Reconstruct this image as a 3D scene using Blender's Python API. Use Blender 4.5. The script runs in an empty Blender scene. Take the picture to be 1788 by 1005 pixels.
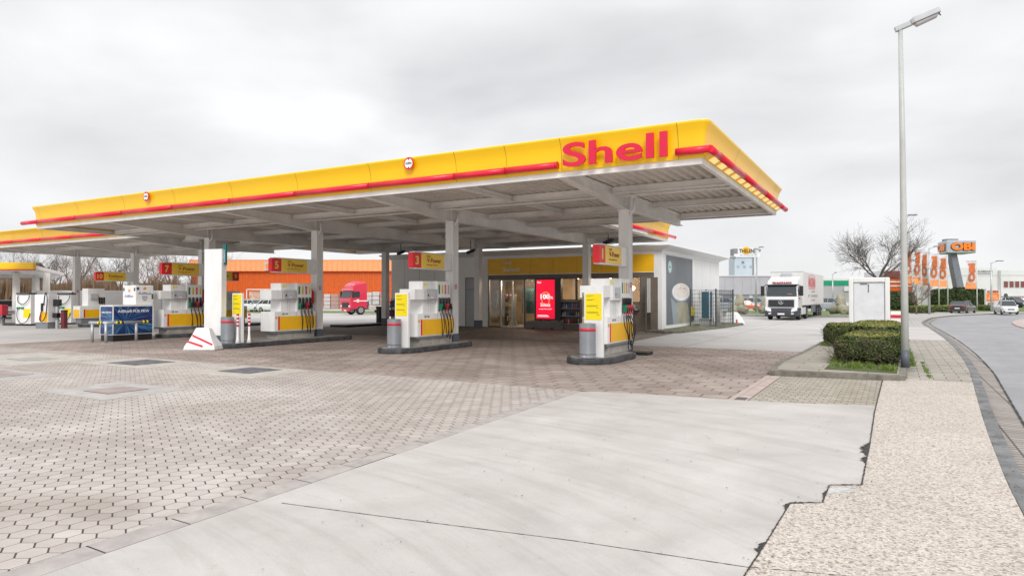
import bpy, bmesh, math, random
from mathutils import Vector, Matrix
R = math.radians
random.seed(7)
sc = bpy.context.scene
COL = sc.collection

# ------------------------------------------------------------------ camera, sky, sun, exposure
H = 1.65
YAW, PITCH, FPX = 29.8045, 0.7324, 1161.63
cam_d = bpy.data.cameras.new("camera")
cam = bpy.data.objects.new("camera", cam_d)
COL.objects.link(cam)
cam.location = (0, 0, H)
cam.rotation_euler = (R(90 + PITCH), 0, R(YAW))
cam_d.sensor_width = 36.0
cam_d.lens = FPX / 1788 * 36
cam_d.clip_start = 0.1
cam_d.clip_end = 3000
sc.camera = cam

SUN_EL, SUN_AZ = 36, 148      # azimuth of the sun measured from +Y towards +X
world = bpy.data.worlds.new("World")
sc.world = world
world.use_nodes = True
wt = world.node_tree
wt.nodes.clear()
def wn(t, **k):
    n = wt.nodes.new(t)
    for a, b in k.items(): setattr(n, a, b)
    return n
w_out = wn('ShaderNodeOutputWorld'); w_bg = wn('ShaderNodeBackground'); w_bg2 = wn('ShaderNodeBackground')
w_sky = wn('ShaderNodeTexSky', sky_type='NISHITA', sun_disc=False)
w_sky.sun_elevation = R(SUN_EL); w_sky.sun_rotation = R(SUN_AZ)
w_bg.inputs['Strength'].default_value = 0.06
wt.links.new(w_sky.outputs[0], w_bg.inputs['Color'])
w_tc = wn('ShaderNodeTexCoord')
w_map = wn('ShaderNodeMapping'); w_map.inputs['Scale'].default_value = (1.0, 1.0, 2.6)
w_map.inputs['Location'].default_value = (0.35, 0.1, 0.45)
w_n1 = wn('ShaderNodeTexNoise'); w_n1.inputs['Scale'].default_value = 1.7; w_n1.inputs['Detail'].default_value = 7
w_n1.inputs['Roughness'].default_value = 0.47; w_n1.inputs['Distortion'].default_value = 0.25
wt.links.new(w_tc.outputs['Generated'], w_map.inputs['Vector'])
wt.links.new(w_map.outputs[0], w_n1.inputs['Vector'])
w_cr = wn('ShaderNodeValToRGB')
w_cr.color_ramp.elements[0].position = 0.36; w_cr.color_ramp.elements[0].color = (0.57, 0.57, 0.58, 1)
w_cr.color_ramp.elements[1].position = 0.60; w_cr.color_ramp.elements[1].color = (0.84, 0.84, 0.85, 1)
wt.links.new(w_n1.outputs['Fac'], w_cr.inputs[0])
# an overcast sky is brightest overhead
w_sep = wn('ShaderNodeSeparateXYZ'); wt.links.new(w_tc.outputs['Generated'], w_sep.inputs[0])
w_mr = wn('ShaderNodeMapRange'); w_mr.inputs[1].default_value = 0.35; w_mr.inputs[2].default_value = 1.0
w_mr.inputs[3].default_value = 1.0; w_mr.inputs[4].default_value = 2.0
wt.links.new(w_sep.outputs['Z'], w_mr.inputs[0])
wt.links.new(w_cr.outputs[0], w_bg2.inputs['Color']); wt.links.new(w_mr.outputs[0], w_bg2.inputs['Strength'])
w_mix = wn('ShaderNodeMixShader'); w_mix.inputs[0].default_value = 0.93
wt.links.new(w_bg.outputs[0], w_mix.inputs[1]); wt.links.new(w_bg2.outputs[0], w_mix.inputs[2])
wt.links.new(w_mix.outputs[0], w_out.inputs['Surface'])

sun_d = bpy.data.lights.new("sun", 'SUN'); sun_d.energy = 1.5; sun_d.angle = R(22); sun_d.color = (1.0, 0.97, 0.93)
sun = bpy.data.objects.new("sun", sun_d); COL.objects.link(sun)
a, e = R(SUN_AZ), R(SUN_EL)
sd = Vector((math.sin(a) * math.cos(e), math.cos(a) * math.cos(e), math.sin(e)))
sun.rotation_euler = sd.to_track_quat('Z', 'Y').to_euler()
sun.location = sd * 60
sc.view_settings.view_transform = 'Standard'
sc.view_settings.look = 'None'
sc.view_settings.exposure = 0.33
sc.view_settings.gamma = 1.0

# ------------------------------------------------------------------ helpers
CY, SY = math.cos(R(YAW)), math.sin(R(YAW))
CP, SP = math.cos(R(PITCH)), math.sin(R(PITCH))
def ray(u, v):
    x = (u - 894) / FPX; z = -(v - 502.5) / FPX; y = 1.0
    y, z = CP * y - SP * z, SP * y + CP * z
    return Vector((CY * x - SY * y, SY * x + CY * y, z))
def gp(u, v, z=0.0):                      # the ground point seen at a spot of the photograph
    d = ray(u, v); t = (z - H) / d.z
    return d.x * t, d.y * t
def pd(u, d):                             # ground point at forward distance d under photo column u
    x = (u - 894) / FPX * d
    return CY * x - SY * d, SY * x + CY * d
def hz(v, d): return H + (517.35 - v) / FPX * d

class MB:
    def __init__(s): s.bm = bmesh.new()
    def box(s, x0, x1, y0, y1, z0, z1, m=0, M=None):
        vs = [s.bm.verts.new(M @ Vector(c) if M else c) for c in
              ((x0,y0,z0),(x1,y0,z0),(x1,y1,z0),(x0,y1,z0),(x0,y0,z1),(x1,y0,z1),(x1,y1,z1),(x0,y1,z1))]
        for f in ((0,3,2,1),(4,5,6,7),(0,1,5,4),(1,2,6,5),(2,3,7,6),(3,0,4,7)):
            s.bm.faces.new([vs[i] for i in f]).material_index = m
        return s
    def face(s, pts, m=0):
        f = s.bm.faces.new([s.bm.verts.new(p) for p in pts]); f.material_index = m; return s
    def prism(s, pts, z0, z1, m=0):       # polygon in xy, extruded in z
        n = len(pts)
        a = [s.bm.verts.new((p[0], p[1], z0)) for p in pts]; b = [s.bm.verts.new((p[0], p[1], z1)) for p in pts]
        s.bm.faces.new(a[::-1]).material_index = m; s.bm.faces.new(b).material_index = m
        for i in range(n): s.bm.faces.new((a[i], a[(i+1)%n], b[(i+1)%n], b[i])).material_index = m
        return s
    def prof(s, pts, axis, a0, a1, m=0):  # polygon extruded along x ('x': pts are (y,z)) or y ('y': pts are (x,z))
        f = (lambda p, t: (t, p[0], p[1])) if axis == 'x' else (lambda p, t: (p[0], t, p[1]))
        n = len(pts)
        a = [s.bm.verts.new(f(p, a0)) for p in pts]; b = [s.bm.verts.new(f(p, a1)) for p in pts]
        s.bm.faces.new(a[::-1]).material_index = m; s.bm.faces.new(b).material_index = m
        for i in range(n): s.bm.faces.new((a[i], a[(i+1)%n], b[(i+1)%n], b[i])).material_index = m
        return s
    def tube(s, pts, r, n=8, m=0, cap=True):
        pts = [Vector(p) for p in pts]; rs = r if isinstance(r, (list, tuple)) else [r] * len(pts)
        rings = []; prev = None
        for i, p in enumerate(pts):
            t = (pts[min(i+1, len(pts)-1)] - pts[max(i-1, 0)])
            if t.length < 1e-9: t = Vector((0,0,1))
            t.normalize()
            if prev is None:
                up = Vector((0,0,1)) if abs(t.z) < .9 else Vector((1,0,0))
                x = t.cross(up).normalized()
            else:
                x = (prev - t * prev.dot(t))
                x = x.normalized() if x.length > 1e-6 else t.orthogonal().normalized()
            prev = x; y = t.cross(x)
            rings.append([s.bm.verts.new(p + (x * math.cos(2*math.pi*k/n) + y * math.sin(2*math.pi*k/n)) * rs[i]) for k in range(n)])
        for i in range(len(rings) - 1):
            for k in range(n):
                f = s.bm.faces.new((rings[i][k], rings[i][(k+1)%n], rings[i+1][(k+1)%n], rings[i+1][k]))
                f.material_index = m; f.smooth = n > 5
        if cap:
            s.bm.faces.new(rings[0][::-1]).material_index = m; s.bm.faces.new(rings[-1]).material_index = m
        return s
    def lathe(s, prof, n=20, m=0, c=(0,0,0), smooth=True):     # prof: (r,z)
        rings = [[s.bm.verts.new((c[0] + r*math.cos(2*math.pi*k/n), c[1] + r*math.sin(2*math.pi*k/n), c[2] + z)) for k in range(n)] for r, z in prof]
        for i in range(len(rings) - 1):
            for k in range(n):
                f = s.bm.faces.new((rings[i][k], rings[i][(k+1)%n], rings[i+1][(k+1)%n], rings[i+1][k])); f.material_index = m; f.smooth = smooth
        s.bm.faces.new(rings[0][::-1]).material_index = m; s.bm.faces.new(rings[-1]).material_index = m
        return s
    def loft(s, rings, m=0, smooth=False, closed=True):
        vr = [[s.bm.verts.new(p) for p in r] for r in rings]; n = len(vr[0])
        for i in range(len(vr) - 1):
            for k in range(n if closed else n - 1):
                f = s.bm.faces.new((vr[i][k], vr[i][(k+1)%n], vr[i+1][(k+1)%n], vr[i+1][k])); f.material_index = m; f.smooth = smooth
        if closed:
            s.bm.faces.new(vr[0][::-1]).material_index = m; s.bm.faces.new(vr[-1]).material_index = m
        return s
    def build(s, name, mat, parent=None, bevel=0.0, seg=2, norm=True, loc=None, rz=0):
        if norm: bmesh.ops.recalc_face_normals(s.bm, faces=s.bm.faces)
        me = bpy.data.meshes.new(name); s.bm.to_mesh(me); s.bm.free()
        o = bpy.data.objects.new(name, me); COL.objects.link(o)
        for mm in (mat if isinstance(mat, (list, tuple)) else [mat]): me.materials.append(mm)
        if parent is not None: o.parent = parent
        if loc is not None: o.location = loc
        if rz: o.rotation_euler.z = rz
        if bevel > 0:
            b = o.modifiers.new('bevel', 'BEVEL'); b.width = bevel; b.segments = seg; b.limit_method = 'ANGLE'; b.angle_limit = R(35)
        return o

def tag(o, label=None, cat=None, group=None, kind=None):
    if label: o['label'] = label
    if cat: o['category'] = cat
    if group: o['group'] = group
    if kind: o['kind'] = kind
    return o
def thing(name, label, cat, loc=(0,0,0), rz=0, group=None, s=1.0):
    o = bpy.data.objects.new(name, None); COL.objects.link(o)
    o.location = loc; o.rotation_euler = (0, 0, rz); o.scale = (s, s, s); o.empty_display_size = .2
    return tag(o, label, cat, group)
def copy_tree(o, parent=None):
    c = o.copy(); COL.objects.link(c)
    if parent is not None: c.parent = parent
    for ch in [q for q in bpy.data.objects if q.parent == o]: copy_tree(ch, c)
    return c

def text(name, s, mat, parent, origin, right, up, width, height, thick=0.01, bold=0.0, res=3, shear=0):
    cu = bpy.data.curves.new('t', 'FONT'); cu.body = s; cu.offset = bold; cu.resolution_u = res; cu.shear = shear
    cu.extrude = 0.05
    to = bpy.data.objects.new('t', cu); COL.objects.link(to)
    bpy.context.view_layer.update()
    me = bpy.data.meshes.new_from_object(to.evaluated_get(bpy.context.evaluated_depsgraph_get()))
    bpy.data.objects.remove(to); bpy.data.curves.remove(cu)
    xs = [v.co.x for v in me.vertices]; ys = [v.co.y for v in me.vertices]
    x0, x1, y0, y1 = min(xs), max(xs), min(ys), max(ys)
    right = Vector(right).normalized(); up = Vector(up).normalized(); nrm = right.cross(up); org = Vector(origin)
    sy = height / (y1 - y0); sx = (width / (x1 - x0)) if width else sy
    for v in me.vertices:
        v.co = org + right * ((v.co.x - x0) * sx) + up * ((v.co.y - y0) * sy) + nrm * ((v.co.z + .05) / .1 * thick)
    me.name = name
    o = bpy.data.objects.new(name, me); COL.objects.link(o); me.materials.clear(); me.materials.append(mat)
    if parent is not None: o.parent = parent
    return o

# ------------------------------------------------------------------ materials
MATS = {}
def pm(name, col, rough=.5, metal=0.0, var=.06, scale=2.5, bump=0.0, bscale=60, emit=None, es=1.0, coat=0.0, spec=None, streak=0.0):
    if name in MATS: return MATS[name]
    m = bpy.data.materials.new(name); m.use_nodes = True; t = m.node_tree; b = t.nodes['Principled BSDF']
    b.inputs['Roughness'].default_value = rough; b.inputs['Metallic'].default_value = metal
    if coat: b.inputs['Coat Weight'].default_value = coat; b.inputs['Coat Roughness'].default_value = .08
    if spec is not None: b.inputs['Specular IOR Level'].default_value = spec
    c = (*col, 1)
    g = t.nodes.new('ShaderNodeNewGeometry')
    n = t.nodes.new('ShaderNodeTexNoise'); n.inputs['Scale'].default_value = scale; n.inputs['Detail'].default_value = 6; n.inputs['Roughness'].default_value = .6
    if streak:
        mp = t.nodes.new('ShaderNodeMapping'); mp.inputs['Scale'].default_value = (1, 1, 1 / (1 + streak)); t.links.new(g.outputs['Position'], mp.inputs[0]); t.links.new(mp.outputs[0], n.inputs['Vector'])
    else: t.links.new(g.outputs['Position'], n.inputs['Vector'])
    cr = t.nodes.new('ShaderNodeValToRGB'); cr.color_ramp.elements[0].position = .3; cr.color_ramp.elements[1].position = .7
    cr.color_ramp.elements[0].color = tuple(max(0, x * (1 - var * 2)) for x in col) + (1,)
    cr.color_ramp.elements[1].color = tuple(min(1, x * (1 + var)) for x in col) + (1,)
    t.links.new(n.outputs['Fac'], cr.inputs[0]); t.links.new(cr.outputs[0], b.inputs['Base Color'])
    if bump:
        n2 = t.nodes.new('ShaderNodeTexNoise'); n2.inputs['Scale'].default_value = bscale; n2.inputs['Detail'].default_value = 5; t.links.new(g.outputs['Position'], n2.inputs['Vector'])
        bp = t.nodes.new('ShaderNodeBump'); bp.inputs['Strength'].default_value = bump; bp.inputs['Distance'].default_value = .01
        t.links.new(n2.outputs['Fac'], bp.inputs['Height']); t.links.new(bp.outputs[0], b.inputs['Normal'])
    if emit: b.inputs['Emission Color'].default_value = (*emit, 1); b.inputs['Emission Strength'].default_value = es
    MATS[name] = m
    return m
def glass_mat(name, tint, alpha, rough=.03):
    m = bpy.data.materials.new(name); m.use_nodes = True; t = m.node_tree; t.nodes.clear()
    o = t.nodes.new('ShaderNodeOutputMaterial'); tr = t.nodes.new('ShaderNodeBsdfTransparent'); gl = t.nodes.new('ShaderNodeBsdfGlossy')
    gl.inputs['Roughness'].default_value = rough; tr.inputs['Color'].default_value = (*tint, 1); gl.inputs['Color'].default_value = (.9, .93, .95, 1)
    f = t.nodes.new('ShaderNodeFresnel'); f.inputs['IOR'].default_value = 1.5
    ad = t.nodes.new('ShaderNodeMath'); ad.operation = 'ADD'; ad.inputs[1].default_value = alpha; t.links.new(f.outputs[0], ad.inputs[0])
    mx = t.nodes.new('ShaderNodeMixShader'); t.links.new(ad.outputs[0], mx.inputs[0]); t.links.new(tr.outputs[0], mx.inputs[1]); t.links.new(gl.outputs[0], mx.inputs[2])
    t.links.new(mx.outputs[0], o.inputs[0]); return m

def ramp(t, fac, p0, c0, p1, c1):
    cr = t.nodes.new('ShaderNodeValToRGB'); cr.color_ramp.elements[0].position = p0; cr.color_ramp.elements[1].position = p1
    cr.color_ramp.elements[0].color = (*c0, 1) if len(c0) == 3 else c0; cr.color_ramp.elements[1].color = (*c1, 1) if len(c1) == 3 else c1
    t.links.new(fac, cr.inputs[0]); return cr.outputs[0]
def noise(t, vec, scale, detail=5, rough=.6, dist=0.0):
    n = t.nodes.new('ShaderNodeTexNoise'); n.inputs['Scale'].default_value = scale; n.inputs['Detail'].default_value = detail
    n.inputs['Roughness'].default_value = rough; n.inputs['Distortion'].default_value = dist; t.links.new(vec, n.inputs['Vector']); return n.outputs['Fac']
def mixc(t, mode, fac, a, b):
    m = t.nodes.new('ShaderNodeMix'); m.data_type = 'RGBA'; m.blend_type = mode
    if isinstance(fac, float): m.inputs[0].default_value = fac
    else: t.links.new(fac, m.inputs[0])
    for i, x in ((6, a), (7, b)):
        if isinstance(x, tuple): m.inputs[i].default_value = (*x, 1) if len(x) == 3 else x
        else: t.links.new(x, m.inputs[i])
    return m.outputs[2]
def mth(t, op, a, b=None):
    m = t.nodes.new('ShaderNodeMath'); m.operation = op
    for i, x in ((0, a), (1, b)):
        if x is None: continue
        if isinstance(x, (int, float)): m.inputs[i].default_value = x
        else: t.links.new(x, m.inputs[i])
    return m.outputs[0]
def vm(t, op, a, b=None, c=None):
    m = t.nodes.new('ShaderNodeVectorMath'); m.operation = op
    for i, x in ((0, a), (1, b), (2, c)):
        if x is None: continue
        if isinstance(x, tuple): m.inputs[i].default_value = x
        else: t.links.new(x, m.inputs[i])
    return m
def scaled(t, vec, s):
    mp = t.nodes.new('ShaderNodeMapping'); mp.inputs['Scale'].default_value = s; t.links.new(vec, mp.inputs[0]); return mp.outputs[0]
def new_ground(name, rough=.8):
    m = bpy.data.materials.new(name); m.use_nodes = True; t = m.node_tree; b = t.nodes['Principled BSDF']; b.inputs['Roughness'].default_value = rough
    g = t.nodes.new('ShaderNodeNewGeometry'); return m, t, b, g.outputs['Position']
def add_bump(t, b, h, s=.3, d=.01):
    bp = t.nodes.new('ShaderNodeBump'); bp.inputs['Strength'].default_value = s; bp.inputs['Distance'].default_value = d
    t.links.new(h, bp.inputs['Height']); t.links.new(bp.outputs[0], b.inputs['Normal'])

def hex_mat(name, flat, c0, c1, joint, wv, wo, off=(0, 0), stain=.35, stainc=(.45, .42, .4), grain=120, rough=.8, thick='x'):
    m, t, b, pos = new_ground(name, rough)
    p = scaled(t, pos, (1 / flat, 1 / flat, 0))
    p = vm(t, 'ADD', p, (off[0], off[1], 0)).outputs[0]
    r = (1.0, 3 ** .5, 2.0); rh = tuple(x / 2 for x in r); nh = tuple(-x / 2 for x in r)
    A = vm(t, 'WRAP', p, rh, nh).outputs[0]
    Bv = vm(t, 'WRAP', vm(t, 'SUBTRACT', p, (rh[0], rh[1], 0)).outputs[0], rh, nh).outputs[0]
    la = vm(t, 'DOT_PRODUCT', A, A).outputs['Value']; lb = vm(t, 'DOT_PRODUCT', Bv, Bv).outputs['Value']
    sel = mth(t, 'LESS_THAN', lb, la)
    mx = t.nodes.new('ShaderNodeMix'); mx.data_type = 'VECTOR'; t.links.new(sel, mx.inputs[0]); t.links.new(A, mx.inputs[4]); t.links.new(Bv, mx.inputs[5])
    g = mx.outputs[1]
    ag = vm(t, 'ABSOLUTE', g).outputs[0]
    sp = t.nodes.new('ShaderNodeSeparateXYZ'); t.links.new(ag, sp.inputs[0])
    dx_ = mth(t, 'SUBTRACT', .5, sp.outputs['X'])
    da_ = mth(t, 'SUBTRACT', .5, mth(t, 'ABSOLUTE', vm(t, 'DOT_PRODUCT', g, (.5, 3 ** .5 / 2, 0)).outputs['Value']))
    db_ = mth(t, 'SUBTRACT', .5, mth(t, 'ABSOLUTE', vm(t, 'DOT_PRODUCT', g, (.5, -3 ** .5 / 2, 0)).outputs['Value']))
    if thick == 'x': dv, do = dx_, mth(t, 'MINIMUM', da_, db_)
    else: dv, do = da_, mth(t, 'MINIMUM', dx_, db_)
    wob = noise(t, pos, 30, 3)
    wobs = mth(t, 'MULTIPLY_ADD', wob, .6); wobs.node.inputs[2].default_value = .7
    mk = mth(t, 'MAXIMUM', mth(t, 'LESS_THAN', dv, mth(t, 'MULTIPLY', wobs, wv)), mth(t, 'LESS_THAN', do, mth(t, 'MULTIPLY', wobs, wo)))
    idv = vm(t, 'SUBTRACT', p, g).outputs[0]
    wnz = t.nodes.new('ShaderNodeTexWhiteNoise'); wnz.noise_dimensions = '3D'
    t.links.new(vm(t, 'SNAP', vm(t, 'ADD', idv, (.01, .01, 0)).outputs[0], (.05, .05, 1)).outputs[0], wnz.inputs['Vector'])
    col = ramp(t, wnz.outputs['Value'], 0, c0, 1, c1)
    gr = noise(t, pos, grain, 4, .7)
    col = mixc(t, 'MULTIPLY', 1.0, col, ramp(t, gr, .25, (.72, .72, .72), .8, (1.12, 1.1, 1.08)))
    st = noise(t, pos, .45, 7, .65, .6)
    col = mixc(t, 'MULTIPLY', stain, col, ramp(t, st, .38, stainc, .62, (1.05, 1.05, 1.05)))
    st2 = noise(t, pos, 2.2, 6, .7, 1.0)
    col = mixc(t, 'MULTIPLY', .5, col, ramp(t, st2, .3, (.78, .77, .75), .6, (1.03, 1.03, 1.03)))
    col = mixc(t, 'MIX', mk, col, joint)
    t.links.new(col, b.inputs['Base Color'])
    hgt = mth(t, 'ADD', mth(t, 'MULTIPLY', mk, -1.0), mth(t, 'MULTIPLY', gr, .25))
    add_bump(t, b, hgt, .35, .008)
    return m

W = pm('white_paint', (.84, .84, .835), .35, var=.06, scale=2.2, streak=3)
WC = pm('white_steel', (.83, .82, .80), .45, var=.07, scale=1.6, streak=2)
SOFF = pm('soffit_sheet', (.73, .67, .61), .55, var=.10, scale=.9)
BEAM = pm('beam_paint', (.88, .85, .81), .5, var=.08, scale=1.2)
YEL = pm('yellow_fascia', (.96, .60, .0), .32, var=.02, scale=.6, coat=.15)
YELP = pm('yellow_panel', (.92, .50, .0), .35, var=.04)
YPAP = pm('yellow_paper', (.90, .72, .0), .45, var=.03)
YLIT = pm('pale_yellow_cover', (.95, .80, .35), .4, emit=(1, .72, .2), es=.45)
RED = pm('red_tube', (.82, .010, .045), .34, coat=.1, var=.03)
REDP = pm('red_panel', (.70, .008, .02), .4, var=.04)
PINK = pm('sign_letter_pink_red', (.68, .008, .05), .35, var=.02)
DG = pm('dark_grey_paint', (.075, .085, .10), .5, var=.12)
MG = pm('mid_grey', (.22, .235, .255), .42, var=.08)
LG = pm('light_grey', (.48, .49, .5), .45, var=.06)
BLK = pm('black_rubber', (.016, .016, .017), .55, var=.1)
BLKP = pm('black_plastic', (.02, .02, .022), .35)
KERB = pm('painted_kerb', (.07, .072, .078), .6, var=.35, scale=5, bump=.3)
CONC = pm('kerb_concrete', (.30, .285, .26), .85, var=.2, scale=6, bump=.4)
MOSS = pm('mossy_concrete', (.17, .165, .12), .9, var=.3, scale=5, bump=.4)
STEEL = pm('galvanised', (.50, .52, .54), .38, metal=.4, var=.08)
ALU = pm('aluminium', (.55, .55, .54), .35, metal=.6, var=.05)
GREEN = pm('green_plastic', (.0, .22, .10), .4)
GRN2 = pm('green_label', (.02, .23, .05), .4)
REDL = pm('red_label', (.62, .03, .05), .4)
BROWNF = pm('brown_frame', (.16, .13, .105), .45, var=.08)
DARKIN = pm('dark_interior', (.03, .027, .024), .7)
GLASS = glass_mat('window_glass', (.88, .90, .89), .0)
CARGL = pm('vehicle_glass', (.02, .03, .035), .08, spec=.8)
CHROME = pm('chrome', (.75, .76, .78), .15, metal=.95)
LENS = pm('headlight_lens', (.75, .78, .82), .12, coat=.5)
TAIL = pm('tail_light', (.5, .01, .01), .2)
ORNG = pm('orange_panel', (.60, .095, .003), .5, var=.08)
ORNL = pm('light_orange_panel', (.95, .36, .14), .5, var=.05)
SCR = pm('grey_screen', (.55, .55, .62), .25)
TXD = pm('dark_print', (.10, .07, .02), .6)
TXR = pm('brown_red_print', (.32, .05, .01), .5)
TXB = pm('blue_print', (.02, .08, .25), .5)
TXW = pm('white_print', (.85, .85, .85), .5)
TXG = pm('grey_print', (.25, .25, .26), .5)
# ================================================================== GROUND
def sheet(name, pts, z, mat, th=0.0):
    mb = MB()
    if th: mb.prism(pts, z - th, z)
    else: mb.face([(p[0], p[1], z) for p in pts])
    o = mb.build(name, mat, norm=bool(th)); 
    if not th and o.data.polygons[0].normal.z < 0: o.data.flip_normals()
    return tag(o, kind='structure')

m, t, b, pos = new_ground('yard_concrete', .75)
c = ramp(t, noise(t, pos, .25, 8, .65, .8), .3, (.40, .385, .37), .7, (.53, .515, .50))
c = mixc(t, 'MULTIPLY', .6, c, ramp(t, noise(t, scaled(t, pos, (1, .6, 1)), .7, 6, .7), .3, (.88, .87, .86), .6, (1.03, 1.03, 1.03)))
c = mixc(t, 'MULTIPLY', .8, c, ramp(t, noise(t, pos, 90, 3), .3, (.85, .85, .85), .7, (1.05, 1.05, 1.05)))
br = t.nodes.new('ShaderNodeTexBrick'); br.inputs['Scale'].default_value = 1; br.inputs['Brick Width'].default_value = 6; br.inputs['Row Height'].default_value = 5
br.inputs['Mortar Size'].default_value = .02; br.inputs['Color1'].default_value = br.inputs['Color2'].default_value = (1, 1, 1, 1); br.inputs['Mortar'].default_value = (.35, .34, .33, 1); br.offset = 0
t.links.new(pos, br.inputs['Vector']); c = mixc(t, 'MULTIPLY', .8, c, br.outputs['Color'])
t.links.new(c, b.inputs['Base Color']); YARD = m

m, t, b, pos = new_ground('slab_concrete', .7)
c = ramp(t, noise(t, pos, .5, 9, .6, 1.2), .28, (.43, .408, .387), .68, (.54, .515, .49))
sepp = t.nodes.new('ShaderNodeSeparateXYZ'); t.links.new(vm(t, 'ADD', pos, (5.2, 1.5, 0)).outputs[0], sepp.inputs[0])
rad = mth(t, 'SQRT', mth(t, 'ADD', mth(t, 'MULTIPLY', sepp.outputs['X'], sepp.outputs['X']), mth(t, 'MULTIPLY', sepp.outputs['Y'], sepp.outputs['Y'])))
angp = mth(t, 'ARCTAN2', sepp.outputs['Y'], sepp.outputs['X'])
pol = t.nodes.new('ShaderNodeCombineXYZ'); t.links.new(mth(t, 'MULTIPLY', rad, 2.6), pol.inputs[0]); t.links.new(mth(t, 'MULTIPLY', angp, 1.3), pol.inputs[1])
sw = noise(t, pos, .9, 8, .65, 1.2)
c = mixc(t, 'MULTIPLY', .75, c, ramp(t, sw, .33, (.91, .90, .89), .58, (1.03, 1.03, 1.03)))
ty = noise(t, pol.outputs[0], 1.6, 6, .72, .35)
c = mixc(t, 'MULTIPLY', .6, c, ramp(t, ty, .36, (.83, .815, .81), .52, (1.0, 1.0, 1.0)))
c = mixc(t, 'MULTIPLY', .8, c, ramp(t, noise(t, pos, 160, 3), .3, (.84, .84, .84), .65, (1.04, 1.04, 1.04)))
sp = ramp(t, noise(t, pos, 7, 6, .78), .30, (.66, .61, .55), .37, (1, 1, 1)); c = mixc(t, 'MULTIPLY', .8, c, sp)
t.links.new(c, b.inputs['Base Color']); add_bump(t, b, noise(t, pos, 140, 4), .25, .004)
t.links.new(ramp(t, sw, .3, (.55,)*3, .7, (.85,)*3), b.inputs['Roughness']); SLAB = m

m, t, b, pos = new_ground('exposed_aggregate', .85)
vo = t.nodes.new('ShaderNodeTexVoronoi'); vo.inputs['Scale'].default_value = 62; vo.inputs['Randomness'].default_value = 1
t.links.new(pos, vo.inputs['Vector'])
ss = t.nodes.new('ShaderNodeSeparateColor'); t.links.new(vo.outputs['Color'], ss.inputs[0])
cr = t.nodes.new('ShaderNodeValToRGB'); t.links.new(ss.outputs[0], cr.inputs[0])
E = cr.color_ramp.elements; E[0].position = 0; E[0].color = (.17, .135, .115, 1); E[1].position = 1; E[1].color = (.70, .665, .62, 1)
for p_, q_ in ((.12, (.30, .235, .19, 1)), (.25, (.47, .40, .34, 1)), (.5, (.55, .49, .43, 1)), (.8, (.64, .59, .54, 1))):
    e_ = E.new(p_); e_.color = q_
c = mixc(t, 'MULTIPLY', .7, cr.outputs[0], ramp(t, vo.outputs['Distance'], .0, (1.05,)*3, .9, (.55,)*3))
c = mixc(t, 'MULTIPLY', .6, c, ramp(t, noise(t, pos, .9, 7, .65, .6), .3, (.8, .78, .76), .65, (1.04,)*3))
c = mixc(t, 'MIX', .18, c, (.66, .60, .53))
t.links.new(c, b.inputs['Base Color']); add_bump(t, b, vo.outputs['Distance'], -.5, .006); AGG = m

m, t, b, pos = new_ground('asphalt', .5)
c = ramp(t, noise(t, scaled(t, pos, (1, .5, 1)), .5, 7, .65, .3), .3, (.262, .262, .272), .7, (.325, .325, .332))
tr = noise(t, scaled(t, pos, (1.6, .12, 1)), 1.0, 5, .6, .5)
c = mixc(t, 'MULTIPLY', .7, c, ramp(t, tr, .3, (.93, .93, .94), .65, (1.03, 1.03, 1.03)))
c = mixc(t, 'MULTIPLY', .9, c, ramp(t, noise(t, pos, 130, 3, .7), .3, (.72,)*3, .7, (1.15,)*3))
t.links.new(c, b.inputs['Base Color']); t.links.new(ramp(t, noise(t, pos, .6, 6, .6, .8), .35, (.48,)*3, .6, (.75,)*3), b.inputs['Roughness'])
add_bump(t, b, noise(t, pos, 120, 4), .35, .006); ASPH = m

m, t, b, pos = new_ground('far_ground', .85)
c = ramp(t, noise(t, pos, .06, 6), .4, (.30, .30, .29), .6, (.40, .39, .38)); t.links.new(c, b.inputs['Base Color']); FAR = m
m, t, b, pos = new_ground('grass_soil', .95)
c = ramp(t, noise(t, pos, 4, 8, .7), .35, (.07, .055, .035), .6, (.085, .13, .03)); t.links.new(c, b.inputs['Base Color']); add_bump(t, b, noise(t, pos, 40, 5), .8, .03); SOIL = m
GRASSF = pm('grass_blades', (.17, .25, .04), .6, var=.3, scale=8)
GRASSD = pm('verge_grass', (.13, .20, .04), .8, var=.35, scale=1.5, bump=.8, bscale=25)

def pave_mat(name, w, h, c0, c1, mortar, ms=.02, off=.5):
    m, t, b, pos = new_ground(name, .85)
    br = t.nodes.new('ShaderNodeTexBrick'); br.offset = off
    for k, v in (('Scale', 1), ('Brick Width', w), ('Row Height', h), ('Mortar Size', ms), ('Bias', 0), ('Mortar Smooth', .1)): br.inputs[k].default_value = v
    br.inputs['Color1'].default_value = (*c0, 1); br.inputs['Color2'].default_value = (*c1, 1); br.inputs['Mortar'].default_value = (*mortar, 1)
    t.links.new(pos, br.inputs['Vector'])
    c = mixc(t, 'MULTIPLY', .8, br.outputs['Color'], ramp(t, noise(t, pos, 1.3, 7, .7, .6), .3, (.72, .72, .68), .65, (1.06,)*3))
    c = mixc(t, 'MULTIPLY', .8, c, ramp(t, noise(t, pos, 90, 3), .3, (.8,)*3, .7, (1.08,)*3))
    t.links.new(c, b.inputs['Base Color']); add_bump(t, b, br.outputs['Fac'], -.4, .006); return m
WALK = pave_mat('pavement_slabs', .46, .30, (.36, .33, .295), (.44, .405, .365), (.13, .14, .07), .012)
GUTT = pave_mat('gutter_setts', .40, .13, (.30, .27, .25), (.38, .345, .32), (.10, .08, .07), .012, 0)
ISLP = pave_mat('island_slabs', .9, .5, (.36, .33, .28), (.40, .37, .32), (.2, .18, .14), .012)
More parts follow.
